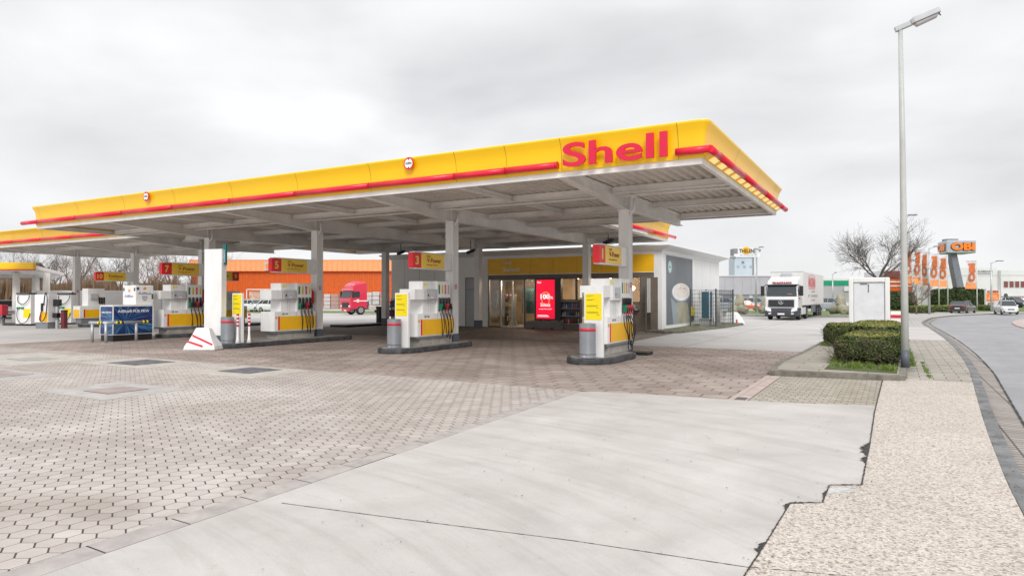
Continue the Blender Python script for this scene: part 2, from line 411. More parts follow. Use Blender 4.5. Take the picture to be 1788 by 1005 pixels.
FLOOR = hex_mat('canopy_floor_shade_pavers', .45, (.20, .165, .145), (.25, .205, .185), (.06, .045, .04), .02, .014, off=(.2, .1), stain=.6, stainc=(.55, .53, .5))  # paver colour darkened to hold the shade under the canopy
GREYHEX = hex_mat('grey_hexagon_pavers', .1745, (.46, .423, .397), (.555, .515, .485), (.06, .042, .037), .036, .019, thick='a', off=(.17, .37), stain=.75, stainc=(.72, .69, .66))
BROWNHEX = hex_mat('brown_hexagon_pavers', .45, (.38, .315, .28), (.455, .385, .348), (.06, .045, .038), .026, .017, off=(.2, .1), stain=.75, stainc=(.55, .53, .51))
SMALLHEX = hex_mat('small_hexagon_pavers', .1745, (.36, .33, .28), (.46, .43, .37), (.10, .085, .06), .05, .012, off=(.1, .2), stain=.5, stainc=(.75, .72, .62))

sheet('ground', [(-700, -60), (700, -60), (700, 1400), (-700, 1400)], -.14, FAR)
sheet('yard', [(-120, 21.6), (-2.1, 21.6), (-2.1, 62), (-5, 75), (-120, 75)], 0, YARD)
sheet('side_yard', [(-120, -6), (-27, -6), (-27, 21.6), (-120, 21.6)], 0, YARD)
sheet('shaded_canopy_floor', [(-27, 21.6), (-8.2, 21.6), (-8.6, 30.9), (-27, 30.9)], .003, FLOOR)
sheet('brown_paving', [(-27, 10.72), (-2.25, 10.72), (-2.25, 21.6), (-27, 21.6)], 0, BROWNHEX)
sheet('grey_paving', [(-27, -6), (-4.2, -6), (-4.63, 2.36), (-4.89, 10.72), (-27, 10.72)], 0, GREYHEX)
sheet('concrete_slab', [(-4.0, -6), (.3, -6), (.3, 11.5), (-.25, 11.5), (-1.23, 11.15), (-2.24, 10.98), (-3.2, 10.93), (-4.0, 10.86), (-4.45, 10.75), (-4.72, 10.6), (-4.39, 2.32)], .004, SLAB)
STRIP = pave_mat('strip_stones', .4, 1.02, (.40, .365, .34), (.45, .415, .39), (.16, .13, .12), .012, 0)
mb = MB(); rnd = random.Random(3)
y = -6.0
def stripx(y): return (-4.2 + (y + 6) * (-.43 / 8.36) if y < 2.36 else -4.63 + (y - 2.36) * (-.24 / 8.3), -4.0 + (y + 6) * (-.39 / 8.32) if y < 2.36 else -4.39 + (y - 2.32) * (-.33 / 8.3))
while y < 10.66:
    y1 = min(y + .60 + rnd.uniform(-.02, .02), 10.7); a0, b0 = stripx(y + .006); a1, b1 = stripx(y1 - .006); zz = .007 + rnd.uniform(0, .002)
    mb.face([(a0 + .004, y + .006, zz), (b0 - .004, y + .006, zz - .004), (b1 - .004, y1 - .006, zz - .004), (a1 + .004, y1 - .006, zz)]); y = y1
tag(mb.build('edge_strip', pm('edge_stone', (.40, .365, .345), .8, var=.14, scale=4, bump=.3), norm=False), kind='structure')
a0, b0 = stripx(-6); a1, b1 = stripx(2.36); a2, b2 = stripx(10.7)
sheet('edge_strip_bed', [(a0 - .01, -6), (b0 + .012, -6), (b1 + .012, 2.36), (b2 + .012, 10.7), (a2 - .01, 10.7), (a1 - .01, 2.36)], .0035, pm('joint_dark', (.07, .055, .05), .9))
PINKS = pm('pink_channel_stone', (.47, .385, .35), .8, var=.12, scale=4, bump=.3)
mb = MB(); y = 10.93
while y < 14.7:
    y1 = min(y + 1.0, 14.72)
    mb.box(-2.30, -2.20, y + .005, y1 - .005, -.02, .007); mb.box(-2.195, -2.02, y + .005, y1 - .005, -.02, .006); y = y1
tag(mb.build('drain_channel', PINKS), kind='structure')
mb = MB().box(-2.215, -2.05, 11.02, 11.30, .004, .010)
g_ = tag(mb.build('drain_grate', pm('iron_grate', (.12, .11, .10), .6, metal=.3)), 'small rusty drain grate at the near end of the pink stone channel', 'drain grate')
sheet('small_paving', [(-2.0, 10.9), (-.1, 10.9), (-.1, 15), (-2.0, 14.76)], .001, SMALLHEX)
# kerb line (inner edge of the kerb, pavement side)
K = [(.72, -6), (.80, 2), (.84, 6.3), (.92, 8.6), (1.07, 11.5), (1.31, 15.4), (1.51, 19), (1.68, 25), (1.72, 32), (1.62, 40), (1.52, 46), (1.6, 50.4), (1.95, 55), (2.9, 63), (5.8, 73), (12, 84), (25, 96), (70, 118)]
def catmull(P, n=8):
    out = []
    for i in range(len(P) - 1):
        p0 = P[max(i-1, 0)]; p1 = P[i]; p2 = P[i+1]; p3 = P[min(i+2, len(P)-1)]
        for k in range(n):
            t_ = k / n
            out.append(tuple(.5 * ((2*p1[j]) + (-p0[j] + p2[j])*t_ + (2*p0[j] - 5*p1[j] + 4*p2[j] - p3[j])*t_*t_ + (-p0[j] + 3*p1[j] - 3*p2[j] + p3[j])*t_**3) for j in (0, 1)))
    out.append(P[-1]); return out
KC = catmull(K)
def offs(P, d):
    out = []
    for i, p in enumerate(P):
        a_ = Vector(P[max(i-1, 0)]); b_ = Vector(P[min(i+1, len(P)-1)]); t_ = (b_ - a_).normalized(); out.append((p[0] + t_.y * d, p[1] - t_.x * d))
    return out
K1 = offs(KC, .15); K2 = offs(KC, .46)
agg_left = [(-.19, 14.95), (-.24, 10.8), (-.235, 8.46), (-.25, 6.56), (-.49, 6.42), (-.5, 5.85), (-.72, 5.7), (-.75, 4.58), (-.77, 4.1), (-.82, 2), (-.9, -6)]
kin = [p for p in KC if p[1] < 15.42] + [(1.305, 15.42)]
sheet('aggregate_apron', agg_left[::-1][0:1] + kin + [(.2, 15.42)] + agg_left[:-1], .008, AGG)
def band(name, A, B, z0, z1, mat, zb=-.14):
    mb = MB(); n = len(A)
    a_ = [mb.bm.verts.new((*p, z0)) for p in A]; b_ = [mb.bm.verts.new((*p, z1)) for p in B]; c_ = [mb.bm.verts.new((*p, zb)) for p in B]; d_ = [mb.bm.verts.new((*p, zb)) for p in A]
    for i in range(n - 1):
        mb.bm.faces.new((a_[i], a_[i+1], b_[i+1], b_[i])); mb.bm.faces.new((b_[i], b_[i+1], c_[i+1], c_[i])); mb.bm.faces.new((d_[i], d_[i+1], a_[i+1], a_[i]))
    o = mb.build(name, mat, norm=True)
    return tag(o, kind='structure')
# kerb built as separate stones along the curve
def resample(P, step):
    out = [Vector(P[0])]; acc = 0
    for i in range(len(P) - 1):
        a_ = Vector(P[i]); b_ = Vector(P[i+1]); L = (b_ - a_).length; pos_ = 0
        while acc + (L - pos_) >= step:
            pos_ += step - acc; out.append(a_ + (b_ - a_) * (pos_ / L)); acc = 0
        acc += L - pos_
    return out
KS = resample(KC, .98)
KST = pm('kerb_stone', (.17, .172, .175), .6, var=.35, scale=2.2, bump=.35)
mb = MB()
for i in range(len(KS) - 1):
    a_, b_ = KS[i], KS[i+1]
    if a_.y > 90: break
    t_ = (b_ - a_).normalized(); nn = Vector((t_.y, -t_.x)); ea = t_ * .006
    zt = .006 if a_.y < 16 else .012; j = rnd.uniform(-.004, .004)
    P4 = [a_ + ea + nn*j, b_ - ea + nn*j, b_ - ea + nn * (.15 + j), a_ + ea + nn * (.15 + j)]
    mb.prism([(p.x, p.y) for p in P4], -.14, zt + rnd.uniform(-.003, .003))
tag(mb.build('road_kerb', KST, bevel=.008), kind='structure')
band('gutter', K1, K2, -.05, -.06, GUTT)
far = [(90, 118), (90, -6)]
sheet('road', K2 + [(90, 127), (90, -6)], -.058, ASPH)
# tar line between gutter and road
mb = MB(); L0 = offs(KC, .455); 
for i in range(len(L0) - 1):
    if L0[i][1] > 60: break
    a_ = Vector(L0[i]); b_ = Vector(L0[i+1]); n_ = 6
    for k in range(n_):
        p = a_.lerp(b_, k / n_); q = a_.lerp(b_, (k + 1) / n_); w1 = rnd.uniform(.004, .022)
        mb.face([(p.x - w1, p.y, -.046), (p.x + w1, p.y, -.046), (q.x + w1, q.y, -.046), (q.x - w1, q.y, -.046)])
TAR = pm('tar', (.035, .032, .03), .8, var=.3, scale=30)
tag(mb.build('tar_seam', TAR, norm=False), kind='structure')
# pavement beyond the apron
sheet('pavement', [(.17, 15.42)] + [(1.305, 15.42)] + [p for p in KC if 15.45 < p[1] < 29.8] + [(1.715, 29.8), (.5, 29.8)], .004, WALK)
sheet('pavement_patch', [(.3, 29.8), (1.715, 29.8)] + [p for p in KC if 29.9 < p[1] < 41.9] + [(1.59, 42), (.3, 42)], .004, SLAB)
sheet('far_pavement', [(-2.1, 42), (1.59, 42)] + [p for p in KC if 42.1 < p[1] < 95] + [(22, 99), (2, 82), (-1.5, 65), (-2.1, 62)], .004, pave_mat('far_slabs', .5, .5, (.42, .40, .38), (.48, .46, .44), (.25, .25, .22)))
sheet('path', [(-2.1, 27.4), (.3, 27.4), (.3, 42), (-2.1, 42)], .003, YARD)
sheet('verge', [(-1.2, 66), (1.8, 82), (20, 100), (70, 122), (60, 150), (-10, 150), (-6, 68)], .02, GRASSD)
# planted traffic island with its kerb
isl = [(-2.27, 14.86), (-2.15, 14.80), (-1.0, 14.88), (.10, 15.02), (.20, 15.12), (.34, 20), (.42, 27.3), (-2.10, 27.3), (-2.24, 20), (-2.38, 16.8), (-2.34, 15.6)]
inner = [(-2.13, 15.0), (-1.0, 15.04), (.08, 15.18), (.20, 20), (.28, 27.1), (-1.98, 27.1), (-2.1, 20), (-2.23, 16.8), (-2.2, 15.6)]
sheet('island_kerb', isl, .105, pm('island_kerb', (.215, .20, .165), .85, var=.25, scale=5, bump=.5), .24)
sheet('island_surface', inner, .110, ISLP)
sheet('planting_bed', [(-1.28, 15.55), (.06, 15.35), (.26, 27), (-1.95, 27), (-2.0, 23.0), (-1.2, 22.6)], .114, SOIL)
tp = [gp(u, v) for u, v in ((1788, 571.5), (1775, 568), (1767, 563), (1771, 559.5), (1782, 557), (1800, 555.5))]
sheet('road_island_kerb', tp + [(20, 66), (20, 40)], .0, PINKS, .15)
tq = [(x + .4, y - .2 if i < 2 else y) for i, (x, y) in enumerate(tp)]
sheet('road_island', [(p[0] + .5, p[1] + .1) for p in tp] + [(19.9, 65.9), (19.9, 41)], .006, YARD)
# joints, cracks and the broken edge between slab and apron
mb = MB()
P = [gp(u, v, .005) for u, v in ((492, 877.5), (700, 905), (1000, 943), (1310, 990))]
for (x0, y0), (x1, y1) in zip(P[:-1], P[1:]):
    N = 30
    for k in range(N):
        xa, ya = x0 + (x1 - x0) * k / N, y0 + (y1 - y0) * k / N; xb, yb = x0 + (x1 - x0) * (k+1) / N, y0 + (y1 - y0) * (k+1) / N
        w1 = rnd.uniform(.0025, .005); mb.face([(xa, ya - w1, .0065), (xb, yb - w1, .0065), (xb, yb + w1, .0065), (xa, ya + w1, .0065)])
x0, y0 = P[-1]
for k in range(40):
    xa = x0 + k * .042; ya = y0 + .012 * k + rnd.uniform(-.006, .006); w1 = rnd.uniform(.001, .004); xb = xa + .042
    mb.face([(xa, ya - w1, .0105), (xb, ya + .012 - w1, .0105), (xb, ya + .012 + w1, .0105), (xa, ya + w1, .0105)])
tag(mb.build('slab_joint', TAR, norm=False), kind='structure')
mb = MB(); spots = [(-.235, 8.15, .34, .10), (-.235, 7.6, .14, .07), (-.62, 5.72, .14, .035), (-.35, 6.48, .14, .03), (-.76, 4.62, .10, .075), (-.74, 5.6, .08, .05), (-.49, 6.1, .12, .03)]
def crack(P, wbase):
    for (x0, y0), (x1, y1) in zip(P[:-1], P[1:]):
        L = math.hypot(x1 - x0, y1 - y0); N = max(2, int(L / .018)); px_ = -(y1 - y0) / L; py_ = (x1 - x0) / L; prev = None
        for k in range(N + 1):
            x = x0 + (x1 - x0) * k / N; y = y0 + (y1 - y0) * k / N
            far_ = math.hypot(x, y)
            wl = rnd.uniform(.2, 1) * wbase * (.7 + far_ / 12); wr = rnd.uniform(.2, 1) * wbase * (.7 + far_ / 12)
            for sx_, sy_, rad, amp in spots:
                d_ = math.hypot(x - sx_, y - sy_)
                if d_ < rad: wl += amp * rnd.uniform(.1, 1) * (1 - d_ / rad) ** .5
            cur = ((x + px_ * -wl, y + py_ * -wl), (x + px_ * wr, y + py_ * wr))
            if prev: mb.face([(*prev[0], .0125), (*prev[1], .0125), (*cur[1], .0125), (*cur[0], .0125)])
            prev = cur
crack(agg_left[:-1], .0075)
crack([(.45, 15.425), (1.3, 15.425)], .006)
tag(mb.build('broken_tar_edge', TAR, norm=False), kind='structure')
mb = MB().prism([(-.47, 6.37), (-.33, 6.40), (-.27, 6.36), (-.33, 6.27), (-.43, 6.20), (-.48, 6.12), (-.49, 6.2)], .004, .0115)
tag(mb.build('broken_slab_piece', pm('pale_slab', (.50, .51, .50), .8, var=.2, scale=20)), kind='structure')
mb = MB(); rd = random.Random(31)
for k in range(520):
    q = rd.random()
    if q < .35: y = rd.uniform(2.5, 14); x = .98 + (y - 8.6) * .045 + rd.gauss(0, .05) + .02; z = .014
    elif q < .6: i_ = rd.randrange(len(agg_left) - 2); s_ = rd.random(); x = agg_left[i_][0] * (1 - s_) + agg_left[i_ + 1][0] * s_ + rd.gauss(0, .05); y = agg_left[i_][1] * (1 - s_) + agg_left[i_ + 1][1] * s_ + rd.gauss(0, .05); z = .014
    else: x = rd.uniform(-4, 1); y = rd.uniform(2, 12); z = .014
    s_ = rd.uniform(.003, .010) * (1 + y / 14); a_ = rd.uniform(0, 6.3); P_ = []
    for j in range(4): b_ = a_ + j * 1.57 + rd.uniform(-.4, .4); P_.append((x + s_ * rd.uniform(.5, 1) * math.cos(b_), y + s_ * rd.uniform(.5, 1) * math.sin(b_), z + rd.uniform(0, .004)))
    mb.face(P_)
tag(mb.build('grit', pm('grit_brown', (.13, .105, .08), .8, var=.5, scale=20), norm=False), 'scattered grit and leaf crumbs on the concrete and along the kerb', 'grit', kind='stuff')
# manhole covers set in the paving
def manhole(lab, fr, inn, fcol, icol, pat=False):
    t_ = thing('access_cover', lab, 'manhole cover', ((fr[0]+fr[1])/2, (fr[2]+fr[3])/2, 0))
    x, y = (fr[0]+fr[1])/2, (fr[2]+fr[3])/2
    MB().box(fr[0]-x, fr[1]-x, fr[2]-y, fr[3]-y, .0, .006).build('surround', fcol, t_)
    mb = MB().box(inn[0]-x, inn[1]-x, inn[2]-y, inn[3]-y, .006, .011)
    w_ = .018
    mb.box(inn[0]-x-w_, inn[1]-x+w_, inn[2]-y-w_, inn[2]-y, .006, .0085, 1).box(inn[0]-x-w_, inn[1]-x+w_, inn[3]-y, inn[3]-y+w_, .006, .0085, 1).box(inn[0]-x-w_, inn[0]-x, inn[2]-y, inn[3]-y, .006, .0085, 1).box(inn[1]-x, inn[1]-x+w_, inn[2]-y, inn[3]-y, .006, .0085, 1)
    if pat:
        nx = int((inn[1] - inn[0]) / .09); ny = int((inn[3] - inn[2]) / .09)
        for i in range(nx):
            for j in range(ny): mb.box(inn[0]-x + i*.09 + .02, inn[0]-x + i*.09 + .07, inn[2]-y + j*.09 + .02, inn[2]-y + j*.09 + .07, .0111, .014)
    mb.build('cover', [icol, TAR], t_)
CG = pm('cover_concrete', (.42, .40, .38), .8, var=.12, scale=3); CB = pm('cover_brown', (.34, .28, .26), .7, var=.15, scale=3); CD = pm('cover_iron', (.19, .19, .21), .6, metal=.2, var=.3, scale=6)
CL_ = pm('cover_pale_concrete', (.46, .43, .39), .8, var=.12, scale=3)
manhole('brownish square access cover with wide grey concrete surround, nearest the camera', (-12.95, -10.9, 5.98, 7.4), (-12.25, -11.5, 6.38, 7.05), CG, CB)
manhole('dark iron access cover left of the white and red striped barrier foot', (-17.6, -14.9, 9.0, 10.6), (-16.9, -15.7, 9.35, 10.35), CL_, CD, True)
manhole('dark patterned iron cover in a pale stone surround, in front of the third island', (-13.5, -11.25, 9.05, 10.65), (-12.95, -11.95, 9.55, 10.45), CL_, CD, True)
manhole('square iron cover in a large pale concrete slab at the far left', (-21.8, -18.2, 7.85, 10.1), (-20.2, -19.2, 8.6, 9.35), CL_, CG, True)
manhole('grey access cover cut by the left edge of the picture', (-17.9, -15.15, 6.35, 7.4), (-17.5, -15.8, 6.5, 7.2), CG, CB)

# ================================================================== CANOPY
can = thing('fuel_canopy', 'large stepped flat station roof on white columns with yellow fascia and red tube', 'canopy', (-16, 18, 0))
OX, OY = 16, -18        # children are written in world metres, shifted by the empty's own place
def cb(mb, name, mat, bevel=0, label=None, parent=can):
    bmesh.ops.translate(mb.bm, vec=(OX, OY, 0), verts=mb.bm.verts)
    o = mb.build(name, mat, parent, bevel=bevel)
    if label: o['label'] = label
    return o
YF, XR, YR1, XR2, YR2, XL, YL2, XLL, YFL = 13.9, -3.42, 24.0, -9.8, 32.8, -30.3, 27.3, -48.0, 18.2
poly = [(XL, YF), (XR, YF), (XR, YR1), (XR2, YR1), (XR2, YR2), (XL, YR2), (XL, YL2), (XLL, YL2), (XLL, YFL), (XL, YFL)]
def poff(P, d):
    out = []; n = len(P)
    for i in range(n):
        a_ = Vector(P[i-1]); b_ = Vector(P[i]); c_ = Vector(P[(i+1) % n])
        t1 = (b_ - a_).normalized(); t2 = (c_ - b_).normalized(); n1 = Vector((t1.y, -t1.x)); n2 = Vector((t2.y, -t2.x))
        k = n1 + n2
        out.append(b_ + k * (d / max(1e-6, 1 + n1.dot(n2))))
    return out
def poff_round(P, d, rr=.22, seg=5):
    Q = poff(P, d); out = []; n = len(Q)
    for i in range(n):
        a_, b_, c_ = Q[i-1], Q[i], Q[(i+1) % n]; t1 = (b_ - a_).normalized(); t2 = (c_ - b_).normalized()
        convex = (t1.x * t2.y - t1.y * t2.x) > 0
        if not convex: out += [b_] * (seg + 1)
        else:
            p0 = b_ - t1 * rr; p2 = b_ + t2 * rr
            for k in range(seg + 1):
                s_ = k / seg; out.append(p0 * (1-s_)**2 + b_ * 2*s_*(1-s_) + p2 * s_*s_)
    return out
prof_f = [(.0, 4.525, .05), (.035, 4.53, .05), (.045, 4.60, .06), (.05, 4.80, .09), (.07, 4.98, .13), (.11, 5.12, .17), (.17, 5.23, .21), (.19, 5.275, .22), (.17, 5.29, .22), (.0, 5.29, .18), (-.3, 5.2, .1)]
mb = MB(); rings = [[(p.x, p.y, z) for p in poff_round(poly, d, r_)] for d, z, r_ in prof_f]
vr = [[mb.bm.verts.new(p) for p in r] for r in rings]; n = len(vr[0])
for i in range(len(vr) - 1):
    for k in range(n):
        a_, b_, c_, d_ = vr[i][k], vr[i][(k+1) % n], vr[i+1][(k+1) % n], vr[i+1][k]
        if (a_.co - b_.co).length < 1e-6 and (c_.co - d_.co).length < 1e-6: continue
        f = mb.bm.faces.new((a_, b_, c_, d_)); f.smooth = 1 < i < 7
bmesh.ops.remove_doubles(mb.bm, verts=mb.bm.verts, dist=1e-5)
cb(mb, 'fascia', YEL)
# dark seams between the fascia panels
SEAM = pm('panel_seam', (.35, .22, .01), .6)
def profile_strip(mb, fix, axis, sgn):
    pr = [(d, z) for d, z, _ in prof_f[1:8]]
    for (d0, z0), (d1, z1) in zip(pr[:-1], pr[1:]):
        e_ = .003
        for w_ in (.006,):
            if axis == 'x': mb.face([(fix - w_, YFc - d0 - e_, z0), (fix + w_, YFc - d0 - e_, z0), (fix + w_, YFc - d1 - e_, z1), (fix - w_, YFc - d1 - e_, z1)])
            else: mb.face([(sgn + d0 + e_, fix - w_, z0), (sgn + d0 + e_, fix + w_, z0), (sgn + d1 + e_, fix + w_, z1), (sgn + d1 + e_, fix - w_, z1)])
mb = MB(); YFc = YF
for X in (-29.95, -27.11, -24.03, -21.08, -18.14, -15.21, -12.38, -9.55, -8.08, -6.61, -3.9): profile_strip(mb, X, 'x', 0)
for Y in (16.9, 19.9, 22.9): profile_strip(mb, Y, 'y', XR)
YFc = YFL
for X in (-33, -36, -39, -42, -45): profile_strip(mb, X, 'x', 0)
for Y in (27, 30): profile_strip(mb, Y, 'y', XR2)
cb(mb, 'panel_seam', SEAM)
# white edge channel under the fascia
mb = MB(); A = poff(poly, .0); B = poff(poly, -.09); n = len(A)
ra = [[(p.x, p.y, z) for p in P_] for P_, z in ((A, 4.52), (A, 4.40), (B, 4.40), (B, 4.412), (poff(poly, -.02), 4.412), (poff(poly, -.02), 4.56), (A, 4.56), (A, 4.52))]
vr = [[mb.bm.verts.new(p) for p in r] for r in ra]
for i in range(len(vr) - 1):
    for k in range(n): mb.bm.faces.new((vr[i][k], vr[i][(k+1) % n], vr[i+1][(k+1) % n], vr[i+1][k]))
cb(mb, 'edge_channel', WC)
# corrugated soffit sheets, ribs running front to back
def deck(x0, x1, y0, y1):
    mb = MB(); pitch = .25; x = x0; pts = []
    while x < x1 - .01:
        for dx, z in ((0, 4.62), (.10, 4.62), (.13, 4.69), (.22, 4.69), (.25, 4.62)):
            if x + dx <= x1: pts.append((x + dx, z))
        x += pitch
    P_ = []
    for q in pts:
        if not P_ or abs(q[0] - P_[-1][0]) > 1e-4: P_.append(q)
    a_ = [mb.bm.verts.new((p[0], y0, p[1])) for p in P_]; b_ = [mb.bm.verts.new((p[0], y1, p[1])) for p in P_]
    for i in range(len(P_) - 1): mb.bm.faces.new((a_[i], b_[i], b_[i+1], a_[i+1]))
    return cb(mb, 'roof_sheet', SOFF)
deck(XL + .02, XR - .05, YF + .03, YR1 - .03); deck(XL + .02, XR2 - .05, YR1 - .03, YR2 - .03); deck(XLL + .05, XL + .02, YFL + .03, YL2 - .03)
mb = MB().prism([(p.x, p.y) for p in poff(poly, -.1)], 4.71, 4.86)
cb(mb, 'roof_top', LG)
CX = [-6.68, -12.76, -18.99, -25.35]
CXL = [-31.85, -38.0, -44.2]
def main_beam(x, y0, y1, c1, c2=None):
    bot = [(y0, 4.43), (c1 - .35, 4.16), (c1 + .35, 4.16)]
    if c2: bot += [(c2 - .3, 4.18), (c2 + .3, 4.18)]
    bot += [(y1, 4.22 if not c2 else 4.40)]
    mb = MB()
    mb.prof([(y0, 4.61)] + bot + [(y1, 4.61)], 'x', x - .02, x + .02)
    for (ya, za), (yb, zb) in zip(bot[:-1], bot[1:]):
        mb.prof([(ya, za), (yb, zb), (yb, zb - .025), (ya, za - .025)], 'x', x - .11, x + .11)
    mb.box(x - .10, x + .10, y0 + .01, y1 - .01, 4.595, 4.615)
    for yy in ((c1 - .14, c1 + .14) + ((c2 - .14, c2 + .14) if c2 else ())): mb.box(x - .10, x + .10, yy - .01, yy + .01, 4.165, 4.59)
    cb(mb, 'main_beam', BEAM)
C1Y, C2Y, C3Y = 18.25, 29.2, 22.5
for i, x in enumerate(CX): main_beam(x, YF + .1, (YR1 if i == 0 else YR2) - .1, C1Y, None if i == 0 else C2Y)
for x in CXL: main_beam(x, YFL + .1, YL2 - .1, C3Y)
def purlin(y, x0, x1, z0=4.44, w=.13, brk=None):
    mb = MB()
    mb.box(x0, x1, y - w / 2, y + w / 2, z0, 4.606)
    mb.box(x0, x1, y - w / 2 - .05, y + w / 2 + .05, z0 - .012, z0 - .001)
    cb(mb, 'purlin', BEAM)
def between(xs, x0, x1):
    e_ = [x0] + sorted(xs) + [x1]; return [(a_ + (.12 if a_ != x0 else 0), b_ - (.12 if b_ != x1 else 0)) for a_, b_ in zip(e_[:-1], e_[1:])]
for y in (17.0, 20.45, 23.6):
    for a_, b_ in between(CX, XL + .1, XR - .1): purlin(y, a_, b_)
for a_, b_ in between(CX, XL + .1, XR - .1):
    mb = MB().box(a_, b_, 17.42, 17.50, 4.40, 4.44); cb(mb, 'conduit', BEAM)
for y in (26.4, 29.4, 32.4):
    for a_, b_ in between(CX[1:], XL + .1, XR2 - .1): purlin(y, a_, b_)
for y in (21.3, 24.4, 26.9):
    for a_, b_ in between(CXL, XLL + .1, XL - .1): purlin(y, a_, b_)
for xa, xb in zip(CX[:-1], CX[1:]):
    xm = (xa + xb) / 2
    mb = MB().box(xm - .03, xm + .03, YF + .1, 16.9, 4.46, 4.60).box(xm - .08, xm + .08, YF + .1, 16.9, 4.445, 4.459); cb(mb, 'joist', BEAM)
    mb = MB().box(xm - .03, xm + .03, 17.55, 20.35, 4.46, 4.60).box(xm - .08, xm + .08, 17.55, 20.35, 4.445, 4.459); cb(mb, 'joist', BEAM)
    mb = MB().box(xm - .03, xm + .03, 23.7, 29.3, 4.46, 4.60).box(xm - .08, xm + .08, 23.7, 29.3, 4.445, 4.459); cb(mb, 'joist', BEAM)
# columns
def column(x, y, top=4.14, front=True, w=.155):
    mb = MB()
    mb.box(x - w, x + w, y - w, y - w + .02, 0, top).box(x - w, x + w, y + w - .02, y + w, 0, top).box(x - .012, x + .012, y - w + .02, y + w - .02, 0, top)
    mb.box(x - w + .012, x - w + .03, y - w + .02, y + w - .02, 0, top).box(x + w - .03, x + w - .012, y - w + .02, y + w - .02, 0, top)
    mb.box(x - w - .04, x + w + .04, y - w - .02, y + w + .02, top - .02, top)
    c_ = cb(mb, 'column', WC)
    cb(MB().box(x - w - .006, x + w + .006, y - w - .006, y + w + .006, 0, .42), 'base_band', pm('blue_grey_band', (.10, .115, .14), .5), parent=c_)
    if front:
        mb = MB().tube([(x + .30, y - .1, 4.45), (x + .30, y - .1, 4.20), (x + .28, y - .1, 4.10), (x + .21, y - .1, 4.03), (x + .13, y - .1, 4.0)], .035, 8)
        cb(mb, 'drain_pipe', WC, parent=c_)
        mb = MB().box(x + w + .001, x + w + .006, y - .07, y + .07, 1.88, 2.08)
        p_ = cb(mb, 'hazard_label', TXW, parent=c_)
        mb = MB()
        for k in range(2):
            for j in range(2): mb.box(x + w + .007, x + w + .009, y - .055 + k * .06, y - .01 + k * .06, 1.90 + j * .085, 1.965 + j * .085)
        cb(mb, 'hazard_symbol', REDL, parent=c_)
for x in CX: column(x, C1Y)
for x in (-12.63, -18.75, -25.01): column(x, C2Y, 4.16, False)
for x in CXL: column(x, C3Y)
# red tube round the fascia, in lengths with collars
def tube_run(pts, r=.078):
    for a_, b_ in zip(pts[:-1], pts[1:]):
        mb = MB().tube([a_, b_], r, 14); cb(mb, 'red_tube', RED)
        d_ = (Vector(b_) - Vector(a_)).normalized()
        mb = MB().tube([Vector(b_) - d_ * .02, Vector(b_) + d_ * .02], r + .006, 14); cb(mb, 'tube_collar', REDP)
ty_, tz_ = YF - .14, 4.665
tube_run([(x, ty_, tz_) for x in (-31.2, -29.95, -27.11, -24.03, -21.08, -18.14, -15.21, -12.38, -9.55, -8.08, -6.69)])
mb = MB().tube([(-3.93, ty_, tz_), (XR + .20, ty_, tz_)], .078, 14); cb(mb, 'red_tube', RED)
tube_run([(XR + .20, y_, tz_) for y_ in (ty_ - .0, 14.6, 17.3, 20.4, 23.4, 24.7)])
tube_run([(x, YFL - .14, tz_) for x in (-48.8, -45, -42, -39, -36, -33, -30.4)])
tube_run([(XR2 + .14, y_, tz_) for y_ in (24.4, 27, 30, 33.6)])
for y_ in [14.3 + .74 * k for k in range(13)]:
    mb = MB().prof([(XR + .045, 4.535), (XR + .05, 4.53), (XR + .185, 4.60), (XR + .18, 4.605)], 'y', y_, y_ + .46); cb(mb, 'light_cover', YLIT)
mb = MB().prof([(XR + .02, 4.54), (XR + .20, 4.63), (XR + .20, 4.65), (XR + .02, 4.65)], 'y', YF + .05, YR1 - .05); cb(mb, 'lower_fascia', YEL)
# tube brackets
mb = MB()
for x in [-30 + .95 * k for k in range(25)]: mb.box(x - .01, x + .01, YF - .12, YF - .04, 4.62, 4.68)
cb(mb, 'tube_bracket', REDP)
# lettering
lt = text('fascia_lettering', 'Shell', PINK, None, (-6.50, 13.70, 4.575), (1, 0, 0), (0, 0, 1), 2.42, .545, .05, bold=.018, res=6)
for v in lt.data.vertices: v.co += Vector((OX, OY, 0))
lt.parent = can
mb = MB()
for k in range(14): mb.box(-6.42 + k * .175, -6.40 + k * .175, 13.75, 13.86, 4.62 + .02, 4.66)
cb(mb, 'letter_bracket', YEL)
for X in (-10.96, -22.51):
    mb = MB()
    def disc(mb, X, Y, Z, r0, r1, th, n=28, m=0):
        mb.bm.verts.ensure_lookup_table()
        c0 = [(X + r1 * math.cos(2*math.pi*k/n), Z + r1 * math.sin(2*math.pi*k/n)) for k in range(n)]
        mb.prof(c0, 'y', Y - th, Y, m)
    disc(mb, X, YF - .19, 5.12, 0, .165, .012, m=0); disc(mb, X, YF - .203, 5.12, 0, .128, .003, m=1)
    s_ = cb(mb, 'height_limit_sign', [REDP, TXW])
    mb = MB().prof([(X - .03, 5.245), (X + .03, 5.245), (X, 5.205)], 'y', YF - .212, YF - .208).prof([(X - .03, 4.995), (X + .03, 4.995), (X, 5.035)], 'y', YF - .212, YF - .208)
    cb(mb, 'sign_arrow', BLKP, parent=s_)
    q_ = text('sign_text', '4,20m', BLKP, None, (X - .10, YF - .208, 5.085), (1, 0, 0), (0, 0, 1), .20, .075, .004, bold=.01)
    for v in q_.data.vertices: v.co += Vector((OX, OY, 0))
    q_.parent = s_
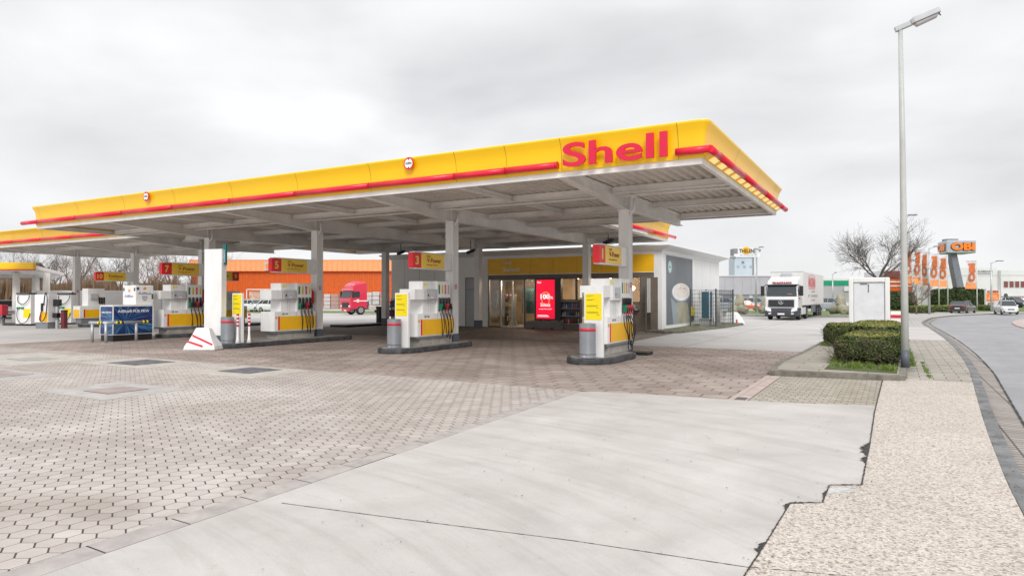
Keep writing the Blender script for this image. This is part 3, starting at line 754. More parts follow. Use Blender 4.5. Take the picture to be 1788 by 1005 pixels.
# small lamp housings under the sheets
for u, v in ((1263, 352), (948, 378), (765, 391), (892, 405), (620, 372), (480, 398)):
    X, Y = gp(u, v, 4.55)
    mb = MB().box(X - .16, X + .16, Y - .16, Y + .16, 4.50, 4.56).box(X - .12, X + .12, Y - .12, Y + .12, 4.56, 4.62); cb(mb, 'ceiling_lamp', LG, bevel=.01)
# ================================================================== PUMP ISLANDS
def shell_emblem(parent, c, right, s):      # small yellow scallop with red rim
    right = Vector(right); up = Vector((0, 0, 1)); nn = right.cross(up)
    def ring(r, o):
        P_ = []
        for k in range(13):
            a_ = math.pi * (-.12 + 1.24 * k / 12); q = r * (1 + .06 * abs(math.sin(k * math.pi / 2)))
            P_.append(Vector(c) + right * (math.cos(a_) * q) + up * (math.sin(a_) * q) + nn * o)
        P_ += [Vector(c) + right * (-.35 * r) - up * (.75 * r) + nn * o, Vector(c) + right * (.35 * r) - up * (.75 * r) + nn * o]
        return P_
    mb = MB().face(ring(s, .003), 0).face(ring(s * .8, .005), 1)
    for k in range(5):
        a_ = math.pi * (.18 + .16 * k)
        p0 = Vector(c) - up * (.55 * s) + nn * .007; p1 = Vector(c) + (right * math.cos(a_) + up * math.sin(a_)) * s * .75 + nn * .007
        w_ = right * .045 * s; mb.face([p0 - w_, p0 + w_, p1 + w_, p1 - w_], 0)
    return mb.build('emblem', [REDP, YPAP], parent)

def kerb_island(name, lab, cx, x0, x1, y0, y1, h=.15, nose=.9, tail=.6):
    t_ = thing('pump_island', lab, 'pump island', ((x0+x1)/2, (y0+y1)/2, 0), group='pump islands')
    w = (x1 - x0) / 2; L = (y1 - y0) / 2; P_ = []
    for k in range(9):
        a_ = math.pi + math.pi * k / 8; P_.append((w * math.cos(a_), -L + nose + nose * math.sin(a_)))
    for k in range(9):
        a_ = math.pi * k / 8; P_.append((w * math.cos(a_), L - tail + tail * math.sin(a_)))
    mb = MB().prism(P_, 0, h); mb.build('kerb', KERB, t_, bevel=.03, seg=2)
    Q = [(p[0] * .86, p[1] * .955) for p in P_]
    MB().prism(Q, h, h + .006).build('top_surface', pm('island_top_concrete', (.30, .285, .265), .85, var=.25, scale=3, bump=.3), t_)
    return t_
PUMPY = 18.25
def pump(cx, lab, variant=0, y=PUMPY, rot=0.0):
    t_ = thing('fuel_pump', lab, 'fuel pump', (cx, y, 0), rz=rot, group='fuel pumps under the main canopy')
    P = lambda mb, name, mat, bev=0, par=t_: mb.build(name, mat, par, bevel=bev)
    P(MB().box(-.28, .28, -2.10, -.40, .15, .37), 'plinth', pm('plinth_concrete', (.40, .38, .35), .8, var=.15, scale=4))
    P(MB().box(-.335, .335, -2.27, -.42, .37, .43), 'base_trim', MG, .01)
    ch = .06
    cab = P(MB().prism([(-.35 + ch, -2.35), (.35 - ch, -2.35), (.35, -2.35 + ch), (.35, -.40), (-.35, -.40), (-.35, -2.35 + ch)], .43, 1.12), 'cabinet', W, .012)
    for sgn in (1, -1):
        x = .35 * sgn
        a_, b_ = (x, x + .006) if sgn > 0 else (x - .006, x)
        P(MB().box(a_, b_, -2.07, -.42, .47, .95), 'yellow_panel', YELP, par=cab)
        P(MB().box(a_, b_ + (.002 if sgn > 0 else 0), -2.14, -2.075, .47, .955), 'red_stripe', REDP, par=cab)
    e_ = shell_emblem(cab, (.35, -2.22, .90), (0, 1, 0), .045)
    P(MB().box(.3502, .354, -1.31, -1.303, .45, 1.10), 'panel_gap', MG, par=cab)
    tw = P(MB().box(-.27, .27, -1.95, -1.30, 1.12, 2.12), 'tower', W, .012)
    P(MB().box(.27, .274, -1.66, -1.652, 1.14, 1.55).box(.27, .274, -1.56, -1.552, 1.14, 1.55), 'groove', LG, par=tw)
    P(MB().box(.27, .273, -1.88, -1.80, 1.96, 2.06).box(.27, .273, -1.76, -1.70, 1.98, 2.06), 'sticker', YPAP, par=tw)
    P(MB().box(.3502, .353, -1.95, -1.86, 1.0, 1.07).box(.3502, .353, -1.82, -1.70, 1.01, 1.06), 'sticker', TXG, par=cab)
    P(MB().box(.3502, .353, -.62, -.54, 1.0, 1.06), 'sticker', REDL, par=cab)
    nz = P(MB().box(-.34, .345, -1.30, -.60, 1.12, 2.13), 'nozzle_tower', W, .012)
    if variant != 1:
        wg = P(MB().box(-.22, .36, -2.45, -1.96, 1.55, 1.87), 'side_wing', W, .01)
        sc_ = P(MB().box(.20, .40, -1.93, -1.35, 1.55, 1.88), 'display_unit', LG, .015)
        P(MB().box(.401, .404, -1.75, -1.50, 1.68, 1.82), 'screen', SCR, par=sc_)
        P(MB().box(.401, .405, -1.86, -1.80, 1.66, 1.72), 'card_slot', BLKP, par=sc_)
        P(MB().box(.401, .404, -1.70, -1.55, 1.60, 1.64), 'key_strip', TXW, par=sc_)
    else:
        P(MB().box(-.35, .30, -2.45, -1.96, 1.62, 1.93).box(-.35, .36, -1.96, -1.31, 1.55, 1.93), 'side_wing', W, .01)
        q_ = P(MB().box(-.28, .22, -2.462, -2.451, 1.63, 1.75), 'info_strip', MG)
        text('info_text', 'STAR STAR', TXW, q_, (-.25, -2.463, 1.69), (1, 0, 0), (0, 0, 1), .42, .035, .002)
        sc_ = P(MB().box(.36, .366, -1.80, -1.40, 1.60, 1.88), 'display_unit', LG)
        P(MB().box(.366, .369, -1.70, -1.50, 1.72, 1.85), 'screen', SCR, par=sc_)
        P(MB().box(.366, .37, -1.76, -1.72, 1.68, 1.73), 'card_slot', BLKP, par=sc_)
        f_ = P(MB().box(-.30, .22, -2.362, -2.352, .46, 1.08), 'advert_frame', YELP, par=None if False else cab)
        P(MB().box(-.26, .18, -2.366, -2.363, .56, 1.04), 'advert_picture', pm('dark_brown_print', (.07, .045, .03), .4, var=.3, scale=9), par=cab)
        mb = MB()
        for k in range(12):
            a_ = 2 * math.pi * k / 12; mb.tube([(-.04 + .10 * math.cos(a_), -2.368, .74 + .12 * math.sin(a_)), (-.04 + .10 * math.cos(a_ + .53), -2.368, .74 + .12 * math.sin(a_ + .53))], .008, 5)
        P(mb, 'advert_ring', TXW, par=cab)
        P(MB().box(-.22, .14, -2.368, -2.3665, .93, .96).box(-.2, .1, -2.368, -2.3665, .89, .91), 'advert_text', YPAP, par=cab)
    cols = [GRN2, pm('label_yellow', (.75, .55, .03), .4), REDL, pm('label_yellow_light', (.78, .66, .10), .4) if variant != 2 else LG]
    if variant == 1: cols = [GRN2, pm('label_yellow', (.75, .55, .03), .4), pm('label_orange', (.7, .2, .02), .4), LG]
    hc = [GREEN, BLKP, REDL, BLKP] if variant != 1 else [GREEN, REDL, REDL, REDL]
    for k in range(4):
        yk = -1.19 + k * .165
        P(MB().box(.345, .350, yk - .04, yk + .04, 1.73, 2.02), 'product_label', cols[k], par=nz)
        text('label_text', ['Diesel', 'Super', 'V-Power', 'Super E10'][k], TXD if k != 2 else TXW, nz, (.3505, yk + .012, 1.76), (0, 0, 1), (0, -1, 0), .2, .028, .001)
        P(MB().box(.345, .353, yk - .05, yk + .05, 1.18, 1.62), 'nozzle_holder', pm('holder_grey', (.20, .20, .21), .5), .004, par=nz)
        mb = MB()
        mb.tube([(.40, yk, 1.60), (.395, yk, 1.42)], .030, 8, 0)
        mb.box(.37, .47, yk - .045, yk + .045, 1.24, 1.42, 1)
        mb.tube([(.43, yk, 1.38), (.50, yk - .01, 1.30), (.47, yk, 1.20)], .018, 6, 0)
        n_ = P(mb, 'nozzle', [BLK, hc[k]], .006)
        sag = [.50, .42, .36, .55][k]; off = [.02, .10, .07, .03][k]; x0 = .44
        pts = [Vector((x0, yk, 1.22)), Vector((x0 + .05, yk + .01, 1.05)), Vector((x0 + .09 + off*.3, yk + off * .6, .80)), Vector((x0 + .06, yk + off, sag + .02)), Vector((x0 - .02, yk + off + .05, sag - .06)), Vector((x0 - .06, yk + off + .10, sag + .05)), Vector((x0 - .07, yk + .11 + off * .3, .85)), Vector((.36, yk + .06, 1.12))]
        if variant == 1 and k == 0: pts[3].z = .30; pts[4] = Vector((x0 + .05, yk + .25, .18)); pts[5] = Vector((x0 + .02, yk + .42, .28))
        sm = []
        for i in range(len(pts) - 1):
            p0, p1, p2, p3 = pts[max(i-1, 0)], pts[i], pts[i+1], pts[min(i+2, len(pts)-1)]
            for q in range(4):
                s_ = q / 4; sm.append(.5 * ((2*p1) + (p2 - p0)*s_ + (2*p0 - 5*p1 + 4*p2 - p3)*s_*s_ + (3*p1 - p0 - 3*p2 + p3)*s_**3))
        sm.append(pts[-1])
        P(MB().tube(sm, .0125, 7), 'hose', BLK, par=n_)
        P(MB().tube([sm[0], sm[2]], .02, 7), 'hose_collar', [GREEN, REDL, REDL, GREEN][k] if variant != 1 else REDL, par=n_)
    return t_
pump(CX[0], 'pump number one with a framed advert on its end, nearest the camera', 1)
pump(CX[1], 'pump number three with white wing box, in front of the grey panel wall', 2)
pump(CX[2], 'pump number five with yellow panel, standing in front of the orange store', 0)
pump(CX[3] + .02, 'pump number seven partly behind the tall white slab, right of the blue cabinet', 0)

SGY = pm('sign_yellow', (.98, .66, .06), .4, var=.02); SGR2 = pm('sign_red', (.78, .012, .02), .4, var=.02)
def lane_sign(cx, num, l1, l2, lab, y=PUMPY, flip=False, red=SGR2, yel=SGY):
    t_ = thing('lane_sign', lab, 'lane sign', (cx, y, 2.78), rz=math.pi if flip else 0, group='numbered lane signs on the columns')
    S = 1
    mb = MB().box(-.10, .10, -2.12, -.16, .22, .25).box(-.10, .10, -2.12, -.16, -.28, -.25).box(-.09, .09, -1.02 + .45, -.16, -.25, .22)
    mb.build('housing', W, t_)
    for sx in ((1, -1)):
        R_ = (0, 1, 0) if sx > 0 else (0, -1, 0)
        def xr(a_, b_): return (a_, b_) if sx > 0 else (-b_, -a_)
        MB().box(*xr(.0, .092), -2.20, -1.78, -.245, .215).build('number_panel', red, t_, bevel=.004)
        MB().box(*xr(.0, .090), -1.779, -.57, -.245, .215).build('product_panel', yel, t_, bevel=.004)
        X = .094 * sx
        w1 = .16 if len(num) == 1 else .27
        if num == '1': w1 = .09
        ys = (-1.99 - w1 / 2) if sx > 0 else (-1.99 + w1 / 2)
        text('number', num, pm('sign_pale_yellow', (.85, .6, .12), .4), t_, (X, ys, -.15), R_, (0, 0, 1), w1, .27, .004, bold=.03)
        ya = -1.50 if sx > 0 else -.75
        text('product_name', l1, TXR, t_, (X, ya, -.06), R_, (0, 0, 1), .75, .14, .004, bold=.012)
        text('product_line', l2, TXR, t_, (X, ya, -.165), R_, (0, 0, 1), .55, .05, .004)
        if l1.startswith('V'): text('small_name', 'Shell', TXR, t_, (X, ya, .11), R_, (0, 0, 1), .18, .05, .004)
    return t_
lane_sign(CX[0], '1', 'V-Power', 'Racing Diesel', 'white lane sign with number one in a bright red panel')
lane_sign(CX[1], '3', 'V-Power', 'Racing Diesel', 'lane sign with number three on the third column')
lane_sign(CX[2], '5', 'V-Power', 'Racing Diesel', 'lane sign with number five before the orange store')
lane_sign(CX[3], '7', 'V-Power', 'Racing Diesel', 'lane sign with number seven left of the tall white slab')
lane_sign(CXL[0], '9', 'FuelSave', 'Super Diesel', 'shaded lane sign with number nine, right of the tall white slab', y=C3Y, flip=True)
lane_sign(CXL[1], '10', 'FuelSave', 'Super Diesel', 'lane sign with number ten above the blue cabinet', y=C3Y)

# pump islands
kerb_island('i', 'low dark island kerb with rounded nose around pump one', 0, -7.22, -5.95, 14.75, 17.55)
MB_ = thing('column_pad', 'low black block at the foot of the nearest column', 'column pad', (-6.4, 18.3, 0), group='black pads at column feet')
MB().box(-.62, .42, -.25, .30, 0, .09).build('pad', BLK, MB_, bevel=.02)
kerb_island('i', 'dark island kerb with rounded nose around pump three', 0, -13.33, -12.1, 14.75, 18.9)
kerb_island('i', 'long island kerb under pump five, two striped bollards and a bin', 0, -19.6, -18.1, 13.25, 19.6)
kerb_island('i', 'dark island kerb under pump seven beside the blue cabinet', 0, -25.95, -24.75, 15.9, 19.3)
kerb_island('i', 'far island kerb under the column with lane sign nine', 0, -32.5, -31.2, 20.8, 26.5)
kerb_island('i', 'far island kerb behind the steel guard rail of the blue cabinet', 0, -38.7, -37.3, 19.5, 25)
kerb_island('i', 'far island kerb at the left edge with truck pumps', 0, -44.9, -42.9, 18.5, 24.5)

def waste_bin(x, y, lab, par_z=.15):
    t_ = thing('waste_bin', lab, 'waste bin', (x, y, par_z), group='grey waste bins with red band')
    MB().lathe([(.205, 0), (.215, .02), (.20, .05), (.20, .83), (.195, .845)], 28).build('bin_body', MG, t_)
    MB().lathe([(.2035, .66), (.2035, .73)], 28).build('red_band', REDL, t_)
    MB().lathe([(.205, .095), (.205, .11)], 28).build('lower_rim', DG, t_)
    MB().box(-.03, .03, -.206, -.20, .03, .07).build('lock_plate', LG, t_)
    return t_
def price_post(x, y, lab, h=1.60, w=.25, z=.156, rz=0):
    t_ = thing('price_post', lab, 'price board', (x, y, z), rz=rz, group='white posts with yellow price sheets')
    MB().box(-w, w, -.04, .04, 0, h).build('board', W, t_, bevel=.006)
    MB().box(-w + .035, w - .035, -.046, -.0405, h - .68, h - .035).build('price_sheet', YPAP, t_)
    mb = MB(); r_ = random.Random(5)
    for zz, ln in ((.60, .2), (.575, .12), (.50, .22), (.48, .16), (.35, .30), (.33, .28), (.19, .30), (.17, .32), (.12, .08), (.29, .06)):
        xs = -w + .07 + (0 if ln > .1 else .26)
        mb.box(xs, xs + ln, -.0485, -.0465, h - .68 + zz - .004, h - .68 + zz + .004)
    mb.build('printed_lines', TXD, t_)
    return t_
waste_bin(CX[0] + .20, 15.02, 'grey cylindrical waste bin with red band before pump one')
price_post(CX[0] + .27, 15.27, 'white post with yellow price sheet beside pump one')
waste_bin(CX[1] + .14, 15.12, 'grey cylindrical waste bin with red band before pump three')
price_post(CX[1] + .22, 15.40, 'white post with yellow price sheet beside pump three')
waste_bin(-18.48, 13.95, 'grey waste bin between the tall white slab and a price sheet')
price_post(-18.42, 14.30, 'white post with yellow price sheet right of the tall white slab', w=.24)
def bollard(x, y, lab):
    t_ = thing('bollard', lab, 'bollard', (x, y, .156), group='red and white bollards')
    MB().lathe([(.085, 0), (.05, .12), (.036, .3), (.034, .92), (.02, .945)], 14).build('post', W, t_)
    for k in range(4): MB().lathe([(.039, 0), (.039, .07)], 14, c=(0, 0, .53 + k * .115)).build('red_band', REDL, t_)
x_, y_ = gp(415, 599, .156); bollard(x_, y_, 'red banded white bollard, the left one of the two before pump five')
x_, y_ = gp(435, 598, .156); bollard(x_, y_, 'red banded white bollard, the right one of the two before pump five')
# tall white slab and barrier foot
x_, y_ = gp(375.5, 604, .05)
t_ = thing('info_pylon', 'tall plain white slab on a grey foot before lane seven', 'pylon', (x_, y_, 0), rz=R(14))
MB().box(-.33, .33, -.12, .12, .40, 3.17).build('slab', W, t_, bevel=.01)
MB().box(-.325, .325, -.115, .115, 0, .40).build('foot', pm('blue_grey_band', (.10, .115, .14), .5), t_)
a_ = MB().box(.30, .42, -.03, .03, 2.66, 3.32).build('green_sign', pm('teal_sign', (.0, .13, .13), .4), t_)
text('green_sign_text', 'select', TXW, a_, (.385, -.032, 2.75), (0, 0, 1), (-1, 0, 0), .4, .05, .003)
x_, y_ = gp(343, 611)
t_ = thing('striped_barrier_block', 'white sloping barrier block with two red stripes before the tall white slab', 'barrier', (x_, y_ + .25, 0), rz=R(26))
rings = []
for z, w, d in ((0, .50, .30), (.03, .50, .30), (.12, .48, .28), (.35, .34, .20), (.62, .23, .12), (.68, .21, .10)):
    rings.append([(-w + .0, -d, z), (w, -d, z), (w, d, z), (-w, d, z)])
body = MB().loft(rings).build('barrier_body', W, t_, bevel=.03, seg=3)
mb = MB()
def wz(z): return (.30 - z * .29) + .002
for (xa, za), (xb, zb) in (((-.27, .45), (.42, .17)), ((-.40, .27), (.12, .12))):
    N = 6
    for k in range(N):
        s0, s1 = k / N, (k + 1) / N; xs0, xs1 = xa + (xb - xa) * s0, xa + (xb - xa) * s1; z0_, z1_ = za + (zb - za) * s0, za + (zb - za) * s1
        f_ = lambda z: -((.28 - (z - .12) * .08 / .23) if z < .35 else (.20 - (z - .35) * .08 / .27)) - .006
        mb.face([(xs0, f_(z0_ - .032), z0_ - .032), (xs1, f_(z1_ - .032), z1_ - .032), (xs1, f_(z1_ + .032), z1_ + .032), (xs0, f_(z0_ + .032), z0_ + .032)])
mb.build('red_stripe', REDL, t_, norm=False)
# blue cabinet with guard rail
BLUE = bpy.data.materials.new('blue_ray_print'); BLUE.use_nodes = True; t = BLUE.node_tree; b = t.nodes['Principled BSDF']; b.inputs['Roughness'].default_value = .3
tc = t.nodes.new('ShaderNodeTexCoord')
mp = t.nodes.new('ShaderNodeMapping'); mp.inputs['Location'].default_value = (0, 0, -.72); t.links.new(tc.outputs['Object'], mp.inputs[0])
se = t.nodes.new('ShaderNodeSeparateXYZ'); t.links.new(mp.outputs[0], se.inputs[0])
ax = mth(t, 'ADD', se.outputs['X'], se.outputs['Y']); ang = mth(t, 'ARCTAN2', se.outputs['Z'], ax)
cbn = t.nodes.new('ShaderNodeCombineXYZ'); t.links.new(ang, cbn.inputs[0])
rr_ = mth(t, 'SQRT', mth(t, 'ADD', mth(t, 'MULTIPLY', se.outputs['Z'], se.outputs['Z']), mth(t, 'MULTIPLY', ax, ax))); t.links.new(mth(t, 'MULTIPLY', rr_, .10), cbn.inputs[1])
n_ = noise(t, cbn.outputs[0], 6, 5, .75)
c = ramp(t, n_, .50, (.002, .006, .03), .72, (.22, .62, .90)); e2 = t.nodes[-1] if False else None
c2 = ramp(t, noise(t, cbn.outputs[0], 3, 2), .35, (.012, .006, .10), .65, (.0, .05, .16))
c = mixc(t, 'SCREEN', .8, c2, c); t.links.new(c, b.inputs['Base Color'])
t_ = thing('dosing_cabinet', 'blue printed cabinet with light ray pattern behind a steel guard rail', 'cabinet', (-25.2, 14.75, 0))
body = MB().box(-.45, .38, -.85, .67, .25, 1.28).build('cabinet_body', BLUE, t_)
MB().box(-.46, .39, -.86, .68, 1.28, 1.33).box(-.46, .39, -.86, .68, .23, .25).box(.375, .395, -.865, -.83, .25, 1.28).box(-.465, -.43, -.865, -.84, .25, 1.28).box(.375, .395, .65, .685, .25, 1.28).build('white_frame', W, t_)
MB().box(-.43, .36, -.83, .65, 0, .23).build('black_base', BLKP, t_)
text('cabinet_lettering', 'AdBlue\u00ae F\u00dcR PKW', TXW, body, (.382, -.68, 1.05), (0, 1, 0), (0, 0, 1), 1.2, .13, .004, bold=.015)
text('cabinet_lettering', 'AdBlue F\u00dcR PKW', TXW, body, (-.37, -.852, 1.03), (1, 0, 0), (0, 0, 1), .66, .08, .004, bold=.015)
t_ = thing('dosing_unit', 'white fluid dispenser box standing on top of the blue printed cabinet', 'dispenser', (-25.22, 15.02, 0))
bx_ = MB().box(-.56, .30, -.22, .48, 1.332, 2.08).build('housing', W, t_, bevel=.02)
text('dispenser_lettering', 'AdBlue', TXB, bx_, (.301, -.12, 1.72), (0, 1, 0), (0, 0, 1), .5, .10, .004)
text('dispenser_lettering', 'AdBlue', TXB, bx_, (-.42, -.222, 1.62), (1, 0, 0), (0, 0, 1), .55, .09, .004)
shell_emblem(bx_, (.301, .13, 1.95), (0, 1, 0), .06); shell_emblem(bx_, (-.13, -.221, 1.86), (1, 0, 0), .06)
for b_ in ((.02, .24, 1.63, 1.66), (.02, .24, 1.56, 1.59), (.06, .2, 1.49, 1.52), (.40, .46, 1.55, 1.75)): MB().box(.301, .304, *b_).build('control_slot', DG, bx_)
for b_ in ((-.52, -.43, -.226, -.221, 1.86, 1.98), (.18, .27, -.226, -.221, 1.86, 1.98), (.301, .305, -.19, -.09, 1.90, 2.0)): MB().box(*b_).build('warning_label', DG, bx_)
t_ = thing('guard_rail', 'grey steel guard rail on three posts with yellow and black tape', 'guard rail', (-24.75, 13.35, 0))
_d = ray(238, 560); _y = -24.45 / _d.x * _d.y
P0, P1, P2 = [Vector((x - (-24.75), y - 13.35, 0)) for x, y in (gp(161, 597), (-24.45, 13.45), (-24.45, _y))]
P3 = P2 + (P2 - P1) * .42
mb = MB()
for p in (P0, P1, P2): 
    mb = MB().tube([p, p + Vector((0, 0, .68))], .05, 12); mb.build('post', STEEL, t_)
Z = Vector((0, 0, .70))
MB().tube([P0 - (P1 - P0) * .2 + Z, P0 + Z, P1 + Z, P1 + (P2 - P1) * .1 + Z, P3 + Z], .055, 12).build('rail', STEEL, t_)
mb = MB()
for a_, b_, s_ in ((P0, P1, .45), (P1, P2, .30), (P2, P3, .5)):
    c0 = a_ + (b_ - a_) * s_; d_ = (b_ - a_).normalized()
    for k in range(4): mb.tube([c0 + d_ * k * .07 + Z, c0 + d_ * (k * .07 + .07) + Z], .058, 12, m=k % 2)
mb.build('warning_tape', [YPAP, BLKP], t_)
# fire extinguishers on the columns
def extinguisher(x, y, z, lab):
    t_ = thing('fire_extinguisher', lab, 'fire extinguisher', (x, y, z), group='red fire extinguishers on columns')
    MB().lathe([(.03, 0), (.085, .02), (.085, .42), (.05, .50), (.025, .53)], 16).build('cylinder', REDP, t_)
    MB().box(-.02, .02, -.08, .03, .53, .56).tube([(0, -.05, .54), (.06, -.10, .46), (.07, -.10, .2)], .012, 6).build('valve_and_hose', BLKP, t_)
extinguisher(CX[2] - .02, C1Y - .26, 1.38, 'red fire extinguisher on the column of lane five')
extinguisher(CX[3] - .02, C1Y - .26, 1.38, 'red fire extinguisher on the column of lane seven')
extinguisher(CXL[2] + .25, C3Y - .30, 1.35, 'red fire extinguisher on the leftmost column')

def smooth(P):
    P = [Vector(p) for p in P]; out = []
    for i in range(len(P) - 1):
        p0, p1, p2, p3 = P[max(i-1, 0)], P[i], P[i+1], P[min(i+2, len(P)-1)]
        for q in range(4):
            s_ = q / 4; out.append(.5 * ((2*p1) + (p2 - p0)*s_ + (2*p0 - 5*p1 + 4*p2 - p3)*s_*s_ + (3*p1 - p0 - 3*p2 + p3)*s_**3))
    return out + [P[-1]]
# simpler pumps of the far lanes
def far_pump(x, y, lab, rot=0, tall=2.0, yel=True):
    t_ = thing('fuel_pump', lab, 'fuel pump', (x, y, 0), rz=rot, group='pumps in the far lanes')
    cab = MB().box(-.35, .35, -1.0, .8, .43, 1.12).build('cabinet', W, t_, bevel=.012)
    MB().box(-.30, .30, -.9, .7, .15, .43).build('plinth', MG, t_)
    MB().box(.35, .356, -.72, .78, .47, .92).box(-.30, .30, -1.006, -1.0, .47, .92).build('yellow_panel', YELP, cab)
    MB().box(.35, .358, -.80, -.725, .47, .93).build('red_stripe', REDP, cab)
    tw = MB().box(-.30, .30, -.55, .35, 1.12, tall).build('tower', W, t_, bevel=.012)
    MB().box(.30, .40, -.45, -.05, 1.5, 1.8).build('display_unit', LG, t_, bevel=.01)
    MB().box(.401, .404, -.38, -.15, 1.62, 1.75).build('screen', SCR, t_)
    for k in range(3):
        yk = .05 + k * .13
        n_ = MB().box(.30, .38, yk - .03, yk + .03, 1.25, 1.6).build('nozzle', BLK, t_)
        MB().tube(smooth([(.38, yk, 1.25), (.44, yk + .02, .9), (.42, yk + .04, .45), (.36, yk + .07, .6), (.34, yk + .06, 1.1)]), .014, 6).build('hose', BLK, n_)
    return t_
far_pump(CXL[0], C3Y + 1.75, 'far pump in the shade below lane sign nine, grey tower', tall=1.95)
x_, y_ = gp(166, 568); far_pump(x_, y_, 'white tower pump with yellow base left of the blue cabinet', tall=2.1)
def truck_pump(x, y, lab, rot=0):
    t_ = thing('truck_pump', lab, 'fuel pump', (x, y, 0), rz=rot, group='truck pumps with overhead hose')
    MB().box(-.35, .35, -.25, .25, 0, .32).build('plinth', MG, t_)
    cab = MB().box(-.40, .40, -.28, .28, .32, 1.75).build('cabinet', W, t_, bevel=.012)
    MB().box(.0, .38, -.286, -.281, .35, .85).build('yellow_panel', YELP, cab)
    MB().box(-.06, -.005, -.286, -.281, .35, .86).build('red_stripe', REDP, cab)
    n_ = MB().box(.02, .12, -.34, -.281, .9, 1.3).build('nozzle', BLK, t_)
    MB().tube(smooth([(.08, -.33, .95), (.02, -.40, .5), (.2, -.42, .38), (.34, -.36, .7), (.36, -.3, 1.5), (.28, -.3, 1.85), (.20, -.3, 1.6), (.18, -.32, 1.2)]), .022, 6).build('hose', BLK, n_)
    return t_
x_, y_ = gp(80, 573); truck_pump(x_, y_, 'white truck pump with hose loop and yellow panel, far left', R(20))
def adblue_post(u, v, lab):
    x_, y_ = gp(u, v); t_ = thing('hose_reel_post', lab, 'dispenser', (x_, y_, 0), rz=R(20), group='white dispensers with black hoses')
    cab = MB().box(-.50, .50, -.25, .25, .1, 1.75).build('cabinet', W, t_, bevel=.015)
    MB().box(-.42, .42, -.3, .2, 1.75, 1.86).build('reel_hood', DG, t_, bevel=.02)
    MB().box(.02, .48, -.256, -.251, .45, .95).build('yellow_panel', YPAP, cab)
    MB().tube(smooth([(.45, -.3, 1.72), (.42, -.36, 1.45), (.1, -.36, 1.2), (-.25, -.34, 1.35), (-.3, -.3, 1.7)]), .02, 6).build('hose', BLK, t_)
    MB().tube(smooth([(-.3, -.32, 1.0), (-.25, -.4, .5), (0, -.42, .15), (.35, -.36, .25), (.5, -.3, .7)]), .02, 6).build('lower_hose', BLK, t_)
    MB().box(-.38, -.2, -.32, -.25, .95, 1.05).box(-.12, .06, -.32, -.25, .95, 1.05).build('nozzle', GREEN, t_)
adblue_post(47, 568, 'white hose dispenser with dark hood, left of the truck pump')
adblue_post(117, 566, 'white hose dispenser with dark hood, right of the truck pump')
x_, y_ = gp(100, 573)
t_ = thing('service_post', 'small dark service post with screen beside the truck pump', 'service post', (x_, y_, 0), rz=R(20))
MB().box(-.06, .06, -.06, .06, 0, 1.35).build('post', LG, t_); MB().box(-.17, .17, -.1, .1, 1.15, 1.5).build('screen_box', BLKP, t_, bevel=.01); MB().box(-.1, .15, -.2, .05, .55, .8).build('holder', BLKP, t_)
x_, y_ = gp(112, 573)
t_ = thing('red_bin', 'narrow dark red bin beside the small service post', 'bin', (x_, y_, 0), rz=R(20)); MB().box(-.1, .1, -.12, .12, 0, .95).build('bin_body', pm('dark_red', (.16, .02, .03), .5), t_, bevel=.02); MB().box(-.105, .105, -.125, .125, .88, .93).build('lid', BLKP, t_)
# ================================================================== SHOP
SX0, SX1, SY0, SY1 = -26.0, -9.5, 30.9, 42.6
shop = thing('shop_building', 'low white station shop with yellow band, glass front and flared white roof edge', 'building', (0, 0, 0))
def S(mb, name, mat, bev=0, par=shop): return mb.build(name, mat, par, bevel=bev)
SHOPW = pm('shop_panel', (.86, .85, .82), .45, var=.05, scale=.7); SHOPS = pm('shop_side_panel', (.80, .80, .80), .4, var=.03, scale=.8)
mb = MB()
mb.box(SX0, -19.36, SY0, SY0 + .2, 0, 3.80)
S(mb, 'front_panel_wall', SHOPW)
mb = MB()
for x in (-25.0, -23.9, -22.8, -21.7): mb.box(x - .012, x + .012, SY0 - .004, SY0 + .004, 0, 3.8)
S(mb, 'panel_joints', LG)
d_ = S(MB().box(-20.62, -19.72, SY0 - .03, SY0 + .01, 0, 2.62), 'side_door', pm('door_grey', (.42, .42, .43), .4, var=.04))
S(MB().box(-20.68, -20.62, SY0 - .05, SY0 + .01, 0, 2.70).box(-19.72, -19.66, SY0 - .05, SY0 + .01, 0, 2.70).box(-20.68, -19.66, SY0 - .05, SY0 + .01, 2.62, 2.70).box(-20.62, -19.72, SY0 - .04, SY0 - .03, 2.02, 2.06), 'door_frame', MG, par=d_)
S(MB().box(-20.55, -20.42, SY0 - .08, SY0 - .03, 1.05, 1.08), 'door_handle', ALU, par=d_)
S(MB().box(SX1 - .2, SX1, SY0 + .2, SY1, 0, 3.80), 'side_wall', SHOPS)
S(MB().box(SX0, SX0 + .2, SY0 + .2, SY1, 0, 3.80), 'far_side_wall', SHOPW)
S(MB().box(SX0, SX1, SY1, SY1 + .2, 0, 3.80), 'rear_wall', SHOPW)
S(MB().box(-19.36, -19.2, SY0 - .04, SY0 + .2, 0, 3.80), 'left_pillar', SHOPW)
S(MB().box(-9.88, SX1 + .003, SY0 - .05, SY0 + .2, 0, 3.80), 'corner_pillar', SHOPS)
S(MB().box(-19.2, -9.88, SY0 - .06, SY0 + .15, 2.83, 3.68), 'yellow_band', YELP)
mb = MB()
for x in [-19.2 + 1.33 * k for k in range(1, 7)]: mb.box(x - .006, x + .006, SY0 - .063, SY0 - .06, 2.83, 3.68)
S(mb, 'band_joint', SEAM)
S(MB().box(-19.2, -9.88, SY0 - .05, SY0 + .15, 3.68, 3.80), 'upper_trim', SHOPW)
S(MB().box(-19.2, -9.88, SY0 - .065, SY0 + .15, 2.80, 2.83), 'band_edge', W)
text('band_lettering', 'Shell', TXW, shop, (-18.22, SY0 - .062, 3.36), (1, 0, 0), (0, 0, 1), .52, .17, .012)
